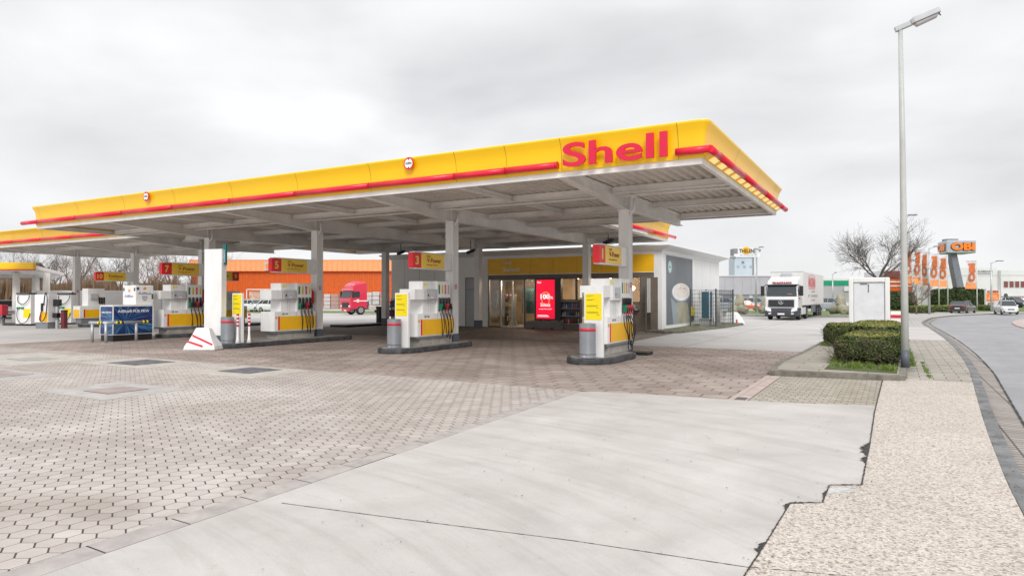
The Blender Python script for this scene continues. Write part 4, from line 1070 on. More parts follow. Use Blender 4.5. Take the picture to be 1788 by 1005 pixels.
text('band_lettering', 'Select', TXW, shop, (-18.22, SY0 - .062, 2.98), (1, 0, 0), (0, 0, 1), 1.02, .23, .012, bold=.01)
S(MB().box(-19.2, -9.88, SY0 - .02, SY0 + .15, 2.60, 2.80), 'header', BROWNF)
# flared roof
mb = MB(); bl = [(SX0, SY0), (SX1, SY0), (SX1, SY1 + .2), (SX0, SY1 + .2)]
rr = [[(p.x, p.y, z) for p in poff(bl, d)] for d, z in ((.0, 3.80), (.04, 3.80), (.05, 3.84), (.12, 3.87), (.34, 3.95), (.50, 4.02), (.53, 4.06), (.50, 4.09), (.2, 4.12), (-.5, 4.13))]
mb.loft(rr); S(mb, 'roof', SHOPS)
# shop front frames and panes
def frame(x0, x1, z0, z1, w=.045, mat=BROWNF, y=SY0, d=.10, name='window_frame'):
    return S(MB().box(x0, x0 + w, y, y + d, z0, z1).box(x1 - w, x1, y, y + d, z0, z1).box(x0 + w, x1 - w, y, y + d, z0, z0 + w).box(x0 + w, x1 - w, y, y + d, z1 - w, z1), name, mat)
def pane(f, x0, x1, z0, z1, y=SY0 + .05): S(MB().box(x0 + .04, x1 - .04, y, y + .008, z0 + .04, z1 - .04), 'pane', GLASS, par=f)
for x0, x1 in ((-19.2, -18.42), (-16.98, -16.05), (-16.05, -14.95), (-14.95, -13.95), (-13.95, -12.95), (-12.95, -12.0)):
    f = frame(x0, x1, .0, 2.6, .05); pane(f, x0, x1, .0, 2.6)
for x0, x1 in ((-18.42, -17.70), (-17.70, -16.98)):
    f = frame(x0, x1, .02, 2.52, .035, ALU, name='sliding_door'); pane(f, x0, x1, .02, 2.52)
S(MB().box(-18.42, -16.98, SY0 - .02, SY0 + .12, 2.52, 2.60), 'door_track', BROWNF)
S(MB().box(-12.0, -9.88, SY0 - .01, SY0 + .12, 0, 1.35), 'counter_panel', BROWNF)
f = frame(-12.0, -10.55, 1.35, 2.6, .05); pane(f, -12.0, -10.55, 1.35, 2.6)
S(MB().box(-10.55, -9.88, SY0 - .01, SY0 + .12, 1.35, 2.6), 'brown_wall_panel', pm('brown_panel', (.20, .175, .15), .45, var=.06))
S(MB().box(-11.3, -10.6, SY0 - .35, SY0, 1.00, 1.04), 'night_counter_shelf', ALU)
S(MB().box(-11.15, -10.8, SY0 - .2, SY0 - .01, 1.04, 1.25), 'night_tray', STEEL, .01)
ys_ = S(MB().box(-11.55, -10.95, SY0 + .02, SY0 + .04, 2.15, 2.42), 'yellow_notice', YPAP)
S(MB().box(-9.86, -9.52, SY0 - .62, SY0 - .59, 0, 2.55).box(-10.02, -9.98, SY0 - .9, SY0 - .86, 0, 2.6), 'open_door_edge', BROWNF)
S(MB().box(-9.96, -9.90, SY0 - .85, SY0 - .1, .9, 2.5), 'open_glass_door', pm('reflecting_glass', (.5, .5, .47), .1, spec=.8))
# interior
INW = pm('interior_wall', (.42, .30, .19), .6, var=.2, scale=.8)
S(MB().box(SX0 + .2, SX1 - .2, 36.5, 36.6, 0, 3.4), 'inner_back_wall', INW)
S(MB().box(SX0 + .2, SX1 - .2, SY0 + .2, 36.5, .0, .02), 'inner_floor', pm('shop_floor', (.28, .25, .22), .3, var=.1))
S(MB().box(SX0 + .2, SX1 - .2, SY0 + .2, 36.5, 2.75, 2.8), 'inner_ceiling', pm('inner_ceiling', (.4, .38, .35), .6))
WARM = pm('warm_lamp', (.9, .7, .4), .5, emit=(1, .62, .28), es=22)
for x, y in ((-18.6, 33.2), (-17.2, 34.5), (-15.2, 33.8), (-14.0, 32.6), (-13.4, 34.4), (-12.5, 33.2), (-11.4, 33.0), (-11.5, 34.8)):
    S(MB().lathe([(.10, 0), (.12, .06), (.10, .12)], 12, c=(x, y, 2.62)), 'ceiling_spot', WARM)
S(MB().lathe([(.02, 0), (.10, .05), (.12, .15), (.05, .22)], 12, c=(-11.35, 32.0, 1.95)), 'pendant_lamp', WARM)
S(MB().box(-14.9, -14.2, 34.5, 34.6, 1.0, 2.4), 'lit_panel', pm('lit_panel', (.8, .45, .12), .5, emit=(1, .5, .12), es=.55))
S(MB().lathe([(.02, 0), (.38, .05), (.45, .3), (.38, .55), (.02, .6)], 18, c=(-13.15, 32.4, 1.75)), 'round_sign', pm('teal_round', (.02, .10, .10), .5))
pal = [(.55, .05, .04), (.65, .45, .05), (.08, .2, .45), (.6, .58, .52), (.1, .3, .12), (.35, .2, .1), (.5, .3, .35), (.08, .08, .09)]
PALM = [pm('goods_%s' % n_, c_, .45, var=.05) for n_, c_ in zip(('red', 'yellow', 'blue', 'white', 'green', 'brown', 'pink', 'black'), pal)]
rg = random.Random(11)
def goods_shelf(x0, x1, y, d, zs, name, par, hmax=.28):
    fr = MB()
    for z in zs: fr.box(x0, x1, y, y + d, z - .02, z)
    fr.box(x0 - .03, x0, y, y + d, 0, zs[-1] + hmax).box(x1, x1 + .03, y, y + d, 0, zs[-1] + hmax)
    f_ = S(fr, name, pm('shelf_dark', (.10, .10, .10), .5), par=par)
    mb = MB()
    for z in zs:
        x = x0 + .02
        while x < x1 - .08:
            w_ = rg.uniform(.05, .12); mb.box(x, x + w_ * .9, y + .03, y + d * .8, z, z + rg.uniform(.5, .95) * hmax, rg.randrange(8)); x += w_ + .01
    S(mb, 'goods', PALM, par=f_)
goods_shelf(-18.9, -18.4, 32.2, .4, (.3, .7, 1.1, 1.5), 'inner_shelf', shop)
goods_shelf(-16.9, -16.0, 32.0, .4, (.3, .65, 1.0, 1.35), 'inner_shelf', shop)
goods_shelf(-17.9, -17.2, 34.4, .4, (.2, .6, 1.0, 1.4), 'inner_shelf', shop)
goods_shelf(-13.9, -12.2, 33.4, .4, (.5, .9, 1.3, 1.7), 'inner_shelf', shop)
S(MB().box(-18.35, -17.6, 33.2, 33.3, .7, 2.1), 'dark_poster_stand', pm('dark_teal', (.02, .05, .05), .5))
S(MB().box(-17.3, -17.0, 33.0, 33.05, .2, 1.6), 'inner_sign', pm('inner_dark', (.04, .045, .05), .5))
S(MB().box(-16.9, -16.2, 33.0, 33.1, 1.45, 2.2), 'white_menu_board', pm('menu_board', (.6, .62, .6), .5, emit=(.8, .85, .85), es=.3))
S(MB().box(-18.85, -18.62, SY0 + .06, SY0 + .07, 1.25, 1.95).box(-18.9, -18.7, SY0 + .06, SY0 + .07, 1.0, 1.2), 'window_notice', PALM[3])
for x, y, e_ in ((-17.6, 33.0, 90), (-14.2, 33.4, 90), (-11.6, 33.2, 60)):
    ld = bpy.data.lights.new('shop_light', 'POINT'); ld.energy = e_ * 1.8; ld.color = (1, .80, .58); ld.shadow_soft_size = .3
    lo = bpy.data.objects.new('shop_light', ld); COL.objects.link(lo); lo.location = (x, y, 2.45); lo.parent = shop
# coffee poster on the side wall
PX = SX1
pf = S(MB().box(PX, PX + .012, 31.55, 36.35, .27, 3.66), 'wall_poster', pm('poster_slate', (.15, .165, .18), .45, var=.12, scale=.6))
def oval(cy, cz, ry, rz_, x, th, mat, name, n=32, a0=0, a1=2 * math.pi, par=None):
    P_ = [(cy + ry * math.cos(a0 + (a1 - a0) * k / n), cz + rz_ * math.sin(a0 + (a1 - a0) * k / n)) for k in range(n)]
    return S(MB().prof(P_, 'x', x, x + th), name, mat, par=par or pf)
GLC = pm('poster_glass_tone', (.30, .36, .40), .4); CRM = pm('poster_cream', (.80, .74, .68), .5, var=.05); COFF = pm('poster_coffee', (.40, .38, .30), .5, var=.12, scale=1.5)
S(MB().prof([(33.3, 1.35), (35.3, 1.35), (35.9, .27), (33.3, .27)], 'x', PX + .012, PX + .015), 'poster_coffee', COFF, par=pf)
S(MB().prof([(32.3, 1.6), (33.3, 1.3), (33.3, .27), (32.7, .27)], 'x', PX + .012, PX + .014), 'poster_glass_side', GLC, par=pf)
oval(34.15, 1.85, 1.75, .50, PX + .016, .002, GLC, 'poster_glass_rim'); oval(34.15, 1.88, 1.62, .44, PX + .0185, .002, TXW, 'poster_foam_edge'); oval(34.2, 1.95, 1.5, .36, PX + .021, .002, CRM, 'poster_foam')
mb = MB(); rg2 = random.Random(2)
for k in range(90):
    a_ = rg2.uniform(0, 6.28); q = rg2.uniform(0, 1) ** .6; y_ = 34.5 + .8 * q * math.cos(a_); z_ = 2.06 + .22 * q * math.sin(a_); s_ = rg2.uniform(.02, .05)
    mb.face([(PX + .024, y_ - s_, z_), (PX + .024, y_, z_ - s_ * .4), (PX + .024, y_ + s_, z_), (PX + .024, y_, z_ + s_ * .4)])
S(mb, 'poster_cocoa', pm('cocoa', (.22, .06, .05), .6), par=pf)
oval(32.15, 3.1, .30, .30, PX + .013, .002, pm('mint_disc', (.45, .62, .58), .5), 'poster_disc')
text('poster_text', 'select', TXB, pf, (PX + .0155, 31.95, 3.06), (0, 1, 0), (0, 0, 1), .4, .09, .002)
S(MB().box(PX + .012, PX + .05, 35.95, 36.6, .62, 1.1), 'yellow_wall_box', YPAP); S(MB().box(PX + .012, PX + .05, 35.95, 36.55, .35, .6), 'dark_wall_box', DG)
mb = MB()
for y in (36.4, 38.5, 40.5): mb.box(SX1, SX1 + .004, y - .01, y + .01, .2, 3.7)
mb.box(SX1, SX1 + .004, SY0 + .2, SY1, 3.70, 3.72); S(mb, 'side_joints', LG)

# kerbed strip beside the shop
gs = [(-9.9, 29.55), (-8.9, 29.3), (-8.3, 29.6), (-8.05, 32), (-7.6, 36), (-7.5, 40.0), (-7.8, 41.0), (-9.5, 41.2), (-9.5, 30.85), (-9.9, 30.8)]
sheet('shop_kerb_strip', gs, .10, MOSS, .12)
sheet('shop_strip_grass', [(-9.2, 31.2), (-8.6, 31), (-8.3, 32.5), (-7.9, 36), (-7.8, 40), (-9.48, 40.8), (-9.48, 31.2)], .106, pm('dull_moss', (.17, .17, .09), .95, var=.35, scale=2, bump=.6))
# advertising screen, shelf, crates outside
t_ = thing('advertising_screen', 'tall red lit advertising screen in a black frame beside the sliding door', 'advertising screen', (-15.36, 30.25, 0))
MB().box(-.62, .86, -.02, .22, .44, 2.58).build('screen_frame', BLKP, t_, bevel=.01)
s_ = MB().box(-.52, .53, -.03, -.021, .52, 2.50).build('display', pm('red_display', (.5, .0, .02), .3, emit=(.85, .0, .035), es=.85), t_)
MB().box(-1.05, .98, -.25, .35, 0, .40).build('concrete_foot', pm('foot_grey', (.20, .185, .17), .7, var=.1), t_, bevel=.02)
MB().box(-.66, -.50, -.256, -.245, .0, .07).box(.40, .56, -.256, -.245, .0, .07).build('fork_slot', BLKP, t_)
LW = pm('lit_white', (.8, .8, .8), .4, emit=(1, .9, .93), es=.75); LO = pm('lit_orange', (.8, .3, .05), .4, emit=(1, .35, .12), es=.7)
mb = MB(); P_ = []
for k in range(15):
    a_ = math.pi * (-.18 + 1.36 * k / 14); P_.append(Vector((.02 + .26 * math.cos(a_), -.038, 1.62 + .25 * math.sin(a_))))
P_ += [Vector((-.14, -.038, 1.27)), Vector((.18, -.038, 1.27))]
P_ = [P_[-2]] + [P_[14 - k] for k in range(15)] + [P_[-1]] if False else P_
P_.append(P_[0])
P_[0:0] = []
mb.tube([P_[i] for i in list(range(15))], .022, 6); mb.tube([P_[14], P_[15], P_[16], P_[0]], .022, 6); mb.build('scallop_outline', LO, s_)
text('screen_text', '100', LW, s_, (-.26, -.032, 1.52), (1, 0, 0), (0, 0, 1), .52, .25, .03, bold=.03)
text('screen_text', '%', LW, s_, (.30, -.032, 1.53), (1, 0, 0), (0, 0, 1), .14, .12, .02)
text('screen_text', 'Schutz', LW, s_, (-.27, -.032, 1.14), (1, 0, 0), (0, 0, 1), .56, .18, .01, bold=.015)
text('screen_text', 'wichtiger Motorenteile*', LW, s_, (-.36, -.032, .98), (1, 0, 0), (0, 0, 1), .74, .06, .01)
text('screen_text', 'Neu!', LW, s_, (-.44, -.032, 2.32), (1, 0, 0), (0, 0, 1), .2, .11, .01)
mb = MB()
for k in range(3): mb.box(-.44, .22 - k * .04, -.034, -.031, .62 + k * .035, .64 + k * .035)
mb.build('small_print', LW, s_)
shell_emblem(s_, (.38, -.031, .67), (1, 0, 0), .06)
t_ = thing('goods_rack', 'dark rack of coloured bottles and cans right of the red advertising screen', 'display rack', (-14.05, 30.45, 0))
MB().box(-.62, -.57, -.2, .2, 0, 1.5).box(.57, .62, -.2, .2, 0, 1.5).box(-.57, .57, .15, .2, 0, 1.5).box(-.57, .57, -.2, .15, 0, .25).build('rack_frame', BROWNF, t_)
for z in (.3, .68, 1.06, 1.42):
    MB().box(-.57, .57, -.2, .15, z - .02, z).build('shelf', ALU, t_)
for zi, z in enumerate((.3, .68, 1.06)):
    x = -.53; 
    while x < .50:
        w_ = rg.choice((.07, .08, .1)); mb = MB()
        h_ = rg.uniform(.18, .30)
        mb.lathe([(w_*.45, 0), (w_*.45, h_ * .7), (w_*.18, h_*.88), (w_*.18, h_)], 8, c=(0, 0, 0))
        ci = rg.choice(((0, 3, 7), (2, 3, 7), (6, 3, 2))[zi])
        o = mb.build('bottle', PALM[ci], None, loc=(-14.05 + x + w_ / 2, 30.45 - .08 + rg.uniform(-.03, .03), z))
        tag(o, 'small %s bottle on the %s shelf of the dark goods rack' % (['red', 'yellow', 'blue', 'white', 'green', 'brown', 'pink', 'black'][ci], ('bottom', 'middle', 'upper')[zi]), 'bottle', '%s bottles on the %s shelf of the dark rack' % (['red', 'yellow', 'blue', 'white', 'green', 'brown', 'pink', 'black'][ci], ('bottom', 'middle', 'upper')[zi])); x += w_ + .025
t_ = thing('wire_cage_stand', 'wire stand with dark red crates against the grey panel wall', 'display stand', (-24.6, 30.0, 0))
MB().box(-.9, -.87, -.3, -.27, 0, 1.5).box(.87, .9, -.3, -.27, 0, 1.5).box(-.9, -.87, .27, .3, 0, 1.5).box(.87, .9, .27, .3, 0, 1.5).box(-.9, .9, -.3, -.28, 1.47, 1.5).box(-.9, .9, -.3, .3, .5, .52).box(-.9, .9, -.3, .3, .95, .97).build('stand_frame', DG, t_)
DR = pm('dark_red', (.16, .02, .03), .5)
for k, (x, z, r_, m_) in enumerate(((-.55, .52, 0, DR), (-.1, .52, 0, DR), (.5, .97, .5, DR), (.55, .52, 0, DR), (-.4, .97, -.4, DG))):
    o = MB().box(-.19, .19, -.14, .14, 0, .36).box(-.205, .205, -.155, .155, .31, .345).build('crate', m_, None, bevel=.02, loc=(-24.6 + x, 30.0, z + .005))
    o.rotation_euler.y = r_ * .6
    if r_: o.location.z += .09
    tag(o, ('dark red crate on the wire stand, %s' % ('lower left', 'lower middle', 'tilted upper right', 'lower right', '')[k]) if k < 4 else 'dark grey tilted crate on the wire stand, upper left', 'crate', 'crates on the wire stand')
# wire mesh cage with cooling units beside the shop
cx_, cy_ = -8.55, 36.9
t_ = thing('mesh_cage', 'dark wire mesh cage standing against the white side wall of the shop', 'cage', (cx_, cy_, .1))
MESH = pm('mesh_dark', (.055, .07, .08), .5)
for (x, y) in ((-.75, -1.7), (.62, -1.9), (.70, 1.9), (-.75, 1.7)):
    MB().box(x - .035, x + .035, y - .035, y + .035, 0, 1.95).build('cage_post', MESH, t_)
def mesh_panel(a_, b_):
    mb = MB(); a_ = Vector(a_); b_ = Vector(b_); L = (b_ - a_).length; n_ = int(L / .12)
    for k in range(n_ + 1):
        p = a_.lerp(b_, k / n_); mb.tube([p + Vector((0, 0, .08)), p + Vector((0, 0, 1.9))], .006, 4)
    for k in range(10):
        z = .08 + k * .2; mb.tube([a_ + Vector((0, 0, z)), b_ + Vector((0, 0, z))], .007, 4)
    mb.build('mesh_panel', MESH, t_)
mesh_panel((-.75, -1.7, 0), (.62, -1.9, 0)); mesh_panel((.62, -1.9, 0), (.70, 1.9, 0)); mesh_panel((-.75, 1.7, 0), (.70, 1.9, 0))
t_ = thing('cooling_unit', 'grey and teal cooling unit inside the wire mesh cage', 'cooling unit', (cx_ - .2, cy_, .1))
MB().box(-.3, .3, -1.1, -.1, .35, 1.85).build('casing', pm('unit_white', (.6, .6, .6), .4), t_, bevel=.02); MB().box(.3, .32, -1.0, -.5, .4, 1.8).box(-.1, .28, -1.12, -1.1, .4, 1.8).build('fin_panel', pm('teal_fin', (.03, .10, .14), .5), t_)
MB().box(-.25, .25, -1.0, -.9, .0, .35).build('stand', STEEL, t_); MB().box(-.25, .25, -.3, -.2, 0, .35).build('stand', STEEL, t_)
t_ = thing('gas_cylinder_rack', 'pale upright cylinders at the rear of the wire mesh cage', 'rack', (cx_ - .1, cy_ + 1.1, .1))
MB().lathe([(.14, 0), (.14, 1.5), (.05, 1.62)], 12, c=(-.2, 0, 0)).lathe([(.14, 0), (.14, 1.5), (.05, 1.62)], 12, c=(.12, .1, 0)).build('cylinders', pm('cylinder_beige', (.5, .46, .42), .5), t_)
MB().box(-.4, .35, -.2, .3, .0, .02).build('floor_plate', STEEL, t_)
x_, y_ = gp(1279, 566)
t_ = thing('concrete_block', 'white sloping concrete block behind the wire mesh cage', 'barrier', (x_, y_ + .4, 0), rz=R(-10))
MB().loft([[(-.5, -.4, 0), (.55, -.4, 0), (.55, .4, 0), (-.5, .4, 0)], [(-.42, -.3, .35), (.42, -.3, .35), (.42, .3, .35), (-.42, .3, .35)], [(-.38, -.2, .72), (.15, -.2, .72), (.15, .2, .72), (-.38, .2, .72)]]).build('block', W, t_, bevel=.04)
MB().box(.30, .36, -.41, -.36, .05, .30).build('red_stripe', REDL, t_)
# white equipment box with grey door, right side
bx, by = -.785, 28.3
t_ = thing('equipment_housing', 'white rounded equipment housing with pale grey door behind the clipped hedges', 'housing', (bx, by, 0), rz=0)
HS = MB(); w2, hh, dd = .68, 2.36, 1.1
HS.box(-w2, -w2 + .16, 0, dd, 0, hh).box(w2 - .16, w2, 0, dd, 0, hh).box(-w2 + .16, w2 - .16, 0, dd, hh - .18, hh)
HS.build('surround', W, t_, bevel=.03, seg=3)
dr = MB().box(-w2 + .16, w2 - .16, .045, .08, 0, hh - .18).build('door', pm('pale_grey_door', (.74, .76, .79), .4, var=.05), t_)
MB().box(-w2 + .16, -w2 + .175, .03, .044, 0, hh - .18).box(w2 - .175, w2 - .16, .03, .044, 0, hh - .18).box(-w2 + .175, w2 - .175, .03, .044, hh - .20, hh - .18).build('door_frame', MG, t_)
MB().box(-.30, -.05, .025, .044, hh - .255, hh - .225).box(-.03, -.005, .025, .044, hh - .55, hh - .25).build('closer_arm', DG, dr)
MB().box(-.46, -.37, .025, .044, .60, .63).box(-.30, -.05, .025, .044, .58, .595).box(.30, .40, .025, .044, .58, .64).build('latches', MG, dr)
bx, by = .10, 28.6
t_ = thing('striped_barrier', 'white concrete barrier with red stripes right of the equipment housing', 'barrier', (bx, by, 0), rz=0)
MB().prof([(-.3, 0), (.3, 0), (.14, .35), (.08, 1.1), (-.08, 1.1), (-.14, .35)], 'x', -.19, .26).build('barrier_body', W, t_, bevel=.02)
MB().box(-.192, .262, -.125, -.06, .86, .97).box(-.192, .262, -.165, -.06, .55, .66).build('red_stripe', REDL, t_)
# ================================================================== LAMP, HEDGES
LX, LY = .22, 16.95
t_ = thing('street_lamp', 'tall pale street lamp post with boxy head rising beside the clipped hedge', 'street lamp', (LX, LY, .1))
MB().tube([(0, 0, 0), (-.005, 0, 2.0), (-.02, 0, 5.0), (-.045, 0, 7.45)], [.079, .069, .057, .045], 16).build('post', pm('lamp_post_paint', (.50, .51, .49), .4, var=.06), t_)
MB().tube([(0, 0, 0), (-.001, 0, .38)], .085, 16).build('base_band', pm('blue_grey_band', (.10, .115, .14), .5), t_)
hd = thing('x', None, None); bpy.data.objects.remove(hd)
LM = Matrix.Translation((-.045, 0, 7.44)) @ Matrix.Rotation(R(8), 4, 'Z') @ Matrix.Rotation(R(-19), 4, 'Y') @ Matrix.Scale(.80, 4)
mb = MB(); mb.box(-.12, .30, -.07, .07, -.02, .11, M=LM); 
mb.loft([[LM @ Vector(p) for p in r_] for r_ in ([(.28, -.09, .0), (.28, .09, .0), (.28, .09, .12), (.28, -.09, .12)], [(.36, -.13, -.01), (.36, .13, -.01), (.36, .12, .15), (.36, -.12, .15)], [(1.0, -.13, -.01), (1.0, .13, -.01), (1.0, .11, .13), (1.0, -.11, .13)])])
mb.build('lamp_head', LG, t_, bevel=.008)
mb = MB(); mb.loft([[LM @ Vector(p) for p in r_] for r_ in ([(.34, -.10, -.012), (.34, .10, -.012), (.95, .10, -.012), (.95, -.10, -.012)], [(.38, -.08, -.11), (.38, .08, -.11), (.90, .08, -.09), (.90, -.08, -.09)])])
mb.build('lamp_glass', pm('lamp_glass', (.42, .40, .40), .12, spec=.9), t_, bevel=.02)
mb = MB(); mb.tube([LM @ Vector((.95, -.05, -.01)), LM @ Vector((.97, -.05, -.10))], .012, 6).box(.55, .8, -.04, .04, -.05, -.013, M=LM); mb.build('latch', DG, t_)

def leaf_mat(name, c0, c1, c2):
    m = bpy.data.materials.new(name); m.use_nodes = True; t = m.node_tree; b = t.nodes['Principled BSDF']; b.inputs['Roughness'].default_value = .65; b.inputs['Specular IOR Level'].default_value = .2
    g = t.nodes.new('ShaderNodeNewGeometry')
    cr = t.nodes.new('ShaderNodeValToRGB'); cr.color_ramp.elements[0].color = (*c0, 1); cr.color_ramp.elements[1].color = (*c2, 1); e_ = cr.color_ramp.elements.new(.55); e_.color = (*c1, 1)
    n = noise(t, g.outputs['Position'], 5, 4, .7); ad = mth(t, 'ADD', mth(t, 'MULTIPLY', g.outputs['Random Per Island'], .7), mth(t, 'MULTIPLY', mth(t, 'SUBTRACT', n, .3), .7))
    t.links.new(ad, cr.inputs[0]); t.links.new(cr.outputs[0], b.inputs['Base Color']); return m
LEAF = leaf_mat('hedge_leaf', (.03, .05, .015), (.085, .115, .035), (.20, .21, .07))
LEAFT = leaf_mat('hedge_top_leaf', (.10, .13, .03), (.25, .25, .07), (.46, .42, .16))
LEAFD = leaf_mat('dark_shrub_leaf', (.015, .03, .01), (.04, .065, .02), (.10, .11, .035))
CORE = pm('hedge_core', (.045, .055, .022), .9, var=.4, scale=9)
TWIG = pm('twig_brown', (.11, .085, .06), .8, var=.25, scale=6)
def hedge(name, lab, x, y, z, L, Wd, Ht, n, leaf=.028, rz=0, cat='hedge', group='clipped hedges on the traffic island', mats=None, ins=.07, twigs=0, seed=1, p=5.0, topleaf=True):
    t_ = thing(name, lab, cat, (x, y, z), rz=rz, group=group); r_ = random.Random(seed)
    def surf(u_, v_):            # superellipsoid like clipped box
        cx_ = math.cos(v_) * math.cos(u_); cy__ = math.cos(v_) * math.sin(u_); cz_ = math.sin(v_)
        k = (abs(cx_)**p + abs(cy__)**p + abs(cz_)**p) ** (-1 / p)
        return Vector((cx_ * k, cy__ * k, cz_ * k))
    mb = MB(); rows = []
    for j in range(13):
        v_ = -math.pi/2 + math.pi * j / 12; row = []
        for i in range(28):
            q = surf(2 * math.pi * i / 28, v_); s_ = 1 - ins * r_.uniform(.8, 1.6)
            row.append((q.x * L / 2 * s_, q.y * Wd / 2 * s_, Ht / 2 + q.z * Ht / 2 * s_))
        rows.append(row)
    mb.loft(rows); mb.build('hedge_core', CORE, t_)
    mb = MB(); bm_ = mb.bm
    ph = [r_.uniform(0, 6) for _ in range(6)]
    for i in range(n):
        f_ = r_.random(); ax_ = L * Wd; ay = L * Ht * 2; az = Wd * Ht * 2; tot = ax_ + ay + az
        if f_ < ax_ / tot * 1.25: q = Vector((r_.uniform(-1, 1), r_.uniform(-1, 1), 1))
        elif f_ < (ax_ + ay) / tot: q = Vector((r_.uniform(-1, 1), r_.choice((-1, 1)), r_.uniform(-1, 1)))
        else: q = Vector((r_.choice((-1, 1)), r_.uniform(-1, 1), r_.uniform(-1, 1)))
        k = (abs(q.x)**p + abs(q.y)**p + abs(q.z)**p) ** (-1 / p); q *= k
        bump = 1 + .035 * math.sin(q.x * 5 + ph[0]) * math.sin(q.y * 4 + ph[1]) + .03 * math.sin(q.z * 7 + q.x * 6 + ph[2])
        dep = 1 - abs(r_.gauss(0, ins * .8)); 
        if q.z < -.55 and r_.random() < .55: continue
        P_ = Vector((q.x * L / 2 * dep * bump, q.y * Wd / 2 * dep * bump, Ht / 2 + q.z * Ht / 2 * dep * bump))
        if P_.z < .02: P_.z = .02 + r_.random() * .05
        nrm = Vector((q.x**3, q.y**3, q.z**3 + .2)).normalized() + Vector((r_.gauss(0, .55), r_.gauss(0, .55), r_.gauss(0, .55))); nrm.normalize()
        a_ = nrm.orthogonal().normalized(); a_ = Matrix.Rotation(r_.uniform(0, 6.3), 3, nrm) @ a_; b_ = nrm.cross(a_); s_ = leaf * r_.uniform(.6, 1.3)
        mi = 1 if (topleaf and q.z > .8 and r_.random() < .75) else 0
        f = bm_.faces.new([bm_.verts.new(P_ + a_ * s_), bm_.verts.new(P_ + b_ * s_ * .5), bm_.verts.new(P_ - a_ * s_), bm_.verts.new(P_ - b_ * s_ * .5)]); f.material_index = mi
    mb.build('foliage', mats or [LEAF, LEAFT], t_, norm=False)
    if twigs:
        mb = MB()
        for i in range(twigs):
            x0 = r_.uniform(-L/2, L/2) * .95; side = r_.random()
            if side < .7: p0 = Vector((x0, -Wd / 2 * r_.uniform(.85, 1.0), r_.uniform(.02, Ht * .7)))
            else: p0 = Vector((-L / 2 * r_.uniform(.88, 1), r_.uniform(-Wd/2, Wd/2), r_.uniform(.02, Ht * .6)))
            p1 = p0 + Vector((r_.uniform(-.2, .2), r_.uniform(-.04, .03), r_.uniform(-.02, .18))); p2 = p1 + Vector((r_.uniform(-.12, .12), r_.uniform(-.03, .03), r_.uniform(-.03, .1)))
            mb.tube([p0, p1, p2], [.009, .006, .002], 4)
        o = mb.build('bare_twigs', TWIG, t_, norm=False); o['kind'] = 'stuff'
    return t_
hedge('clipped_hedge', 'largest clipped hedge with pale top, nearest, touching the lamp post', -.47, 18.0, .11, 1.50, 2.2, .70, 20000, .026, rz=R(-2), twigs=120, seed=3, p=3.0)
hedge('clipped_hedge', 'clipped hedge just behind the largest one, in front of the equipment housing', -.42, 21.6, .11, 1.55, 4.6, .84, 24000, .034, rz=R(-2), seed=5, p=3.2)
hedge('clipped_hedge', 'small square clipped hedge at the left end of the island', -1.45, 23.75, .11, 1.0, 1.7, .70, 6000, .032, seed=8, twigs=30, p=3.4)
mb = MB(); rg = random.Random(9)
def blades(mb, x0, x1, y0, y1, n, h, z=.115):
    for i in range(n):
        x, y = rg.uniform(x0, x1), rg.uniform(y0, y1); a_ = rg.uniform(0, 6.3); hh = h * rg.uniform(.4, 1.2); w_ = .006 * rg.uniform(.7, 1.6); lx, ly = rg.gauss(0, hh * .5), rg.gauss(0, hh * .5)
        mb.face([(x - w_ * math.cos(a_), y - w_ * math.sin(a_), z), (x + w_ * math.cos(a_), y + w_ * math.sin(a_), z), (x + lx, y + ly, z + hh)])
for x0, x1, y0, y1, n in ((-1.25, -1.0, 16.3, 17.1, 120), (-.9, -.6, 16.0, 16.8, 420), (-.5, -.35, 16.3, 16.9, 90), (-.25, .05, 15.8, 16.5, 340), (-1.2, .1, 15.7, 17, 160), (-1.3, -1.15, 17, 21, 500), (.3, .42, 17, 21, 700), (-2.0, -1.0, 22.7, 23.6, 900), (.25, .4, 21, 27, 500)):
    blades(mb, x0, x1, y0, y1, n, .11)
for k in range(16):
    y = rg.uniform(15.6, 19.5); x = .62 + rg.gauss(0, .02); blades(mb, x - .03, x + .03, y - .15, y + .15, 30, .04, .006)
tag(mb.build('grass', GRASSF, norm=False), 'green grass growing round the clipped hedges', 'grass', kind='stuff')

# ================================================================== VEHICLES
TYRE = pm('tyre_rubber', (.018, .018, .019), .7); RIM = pm('wheel_rim', (.42, .43, .45), .3, metal=.6)
def wheel(t_, x, y, r, w=.22, hub=.6):
    o = MB()
    n = 20; prof = [(r * .55, -w/2), (r * .92, -w/2), (r, -w * .35), (r, w * .35), (r * .92, w/2), (r * .55, w/2)]
    rings = [[(q, rr_ * math.cos(2*math.pi*k/n), rr_ * math.sin(2*math.pi*k/n)) for k in range(n)] for rr_, q in prof]
    o.loft(rings, smooth=True); wl = o.build('wheel', TYRE, t_, loc=(x, y, r))
    o = MB(); rings = [[(q, rr_ * math.cos(2*math.pi*k/n), rr_ * math.sin(2*math.pi*k/n)) for k in range(n)] for rr_, q in ((r * .58, -w * .51), (r * .5, -w*.47), (r * .2, -w * .42), (r*.2, w*.42), (r * .5, w*.47), (r * .58, w * .51))]
    o.loft(rings); o.build('rim', RIM, wl)
    o = MB()
    for k in range(5):
        a_ = 2 * math.pi * k / 5; c_, s_ = math.cos(a_), math.sin(a_)
        for xx in (-w * .52, w * .52): o.tube([(xx, c_ * r * .22, s_ * r * .22), (xx, c_ * r * .42, s_ * r * .42)], r * .05, 5)
    o.build('rim_slots', BLKP, wl)
CARP = {}
def paint(n_, c_): return CARP.setdefault(n_, pm('car_paint_' + n_, c_, .25, coat=.8, var=.02))
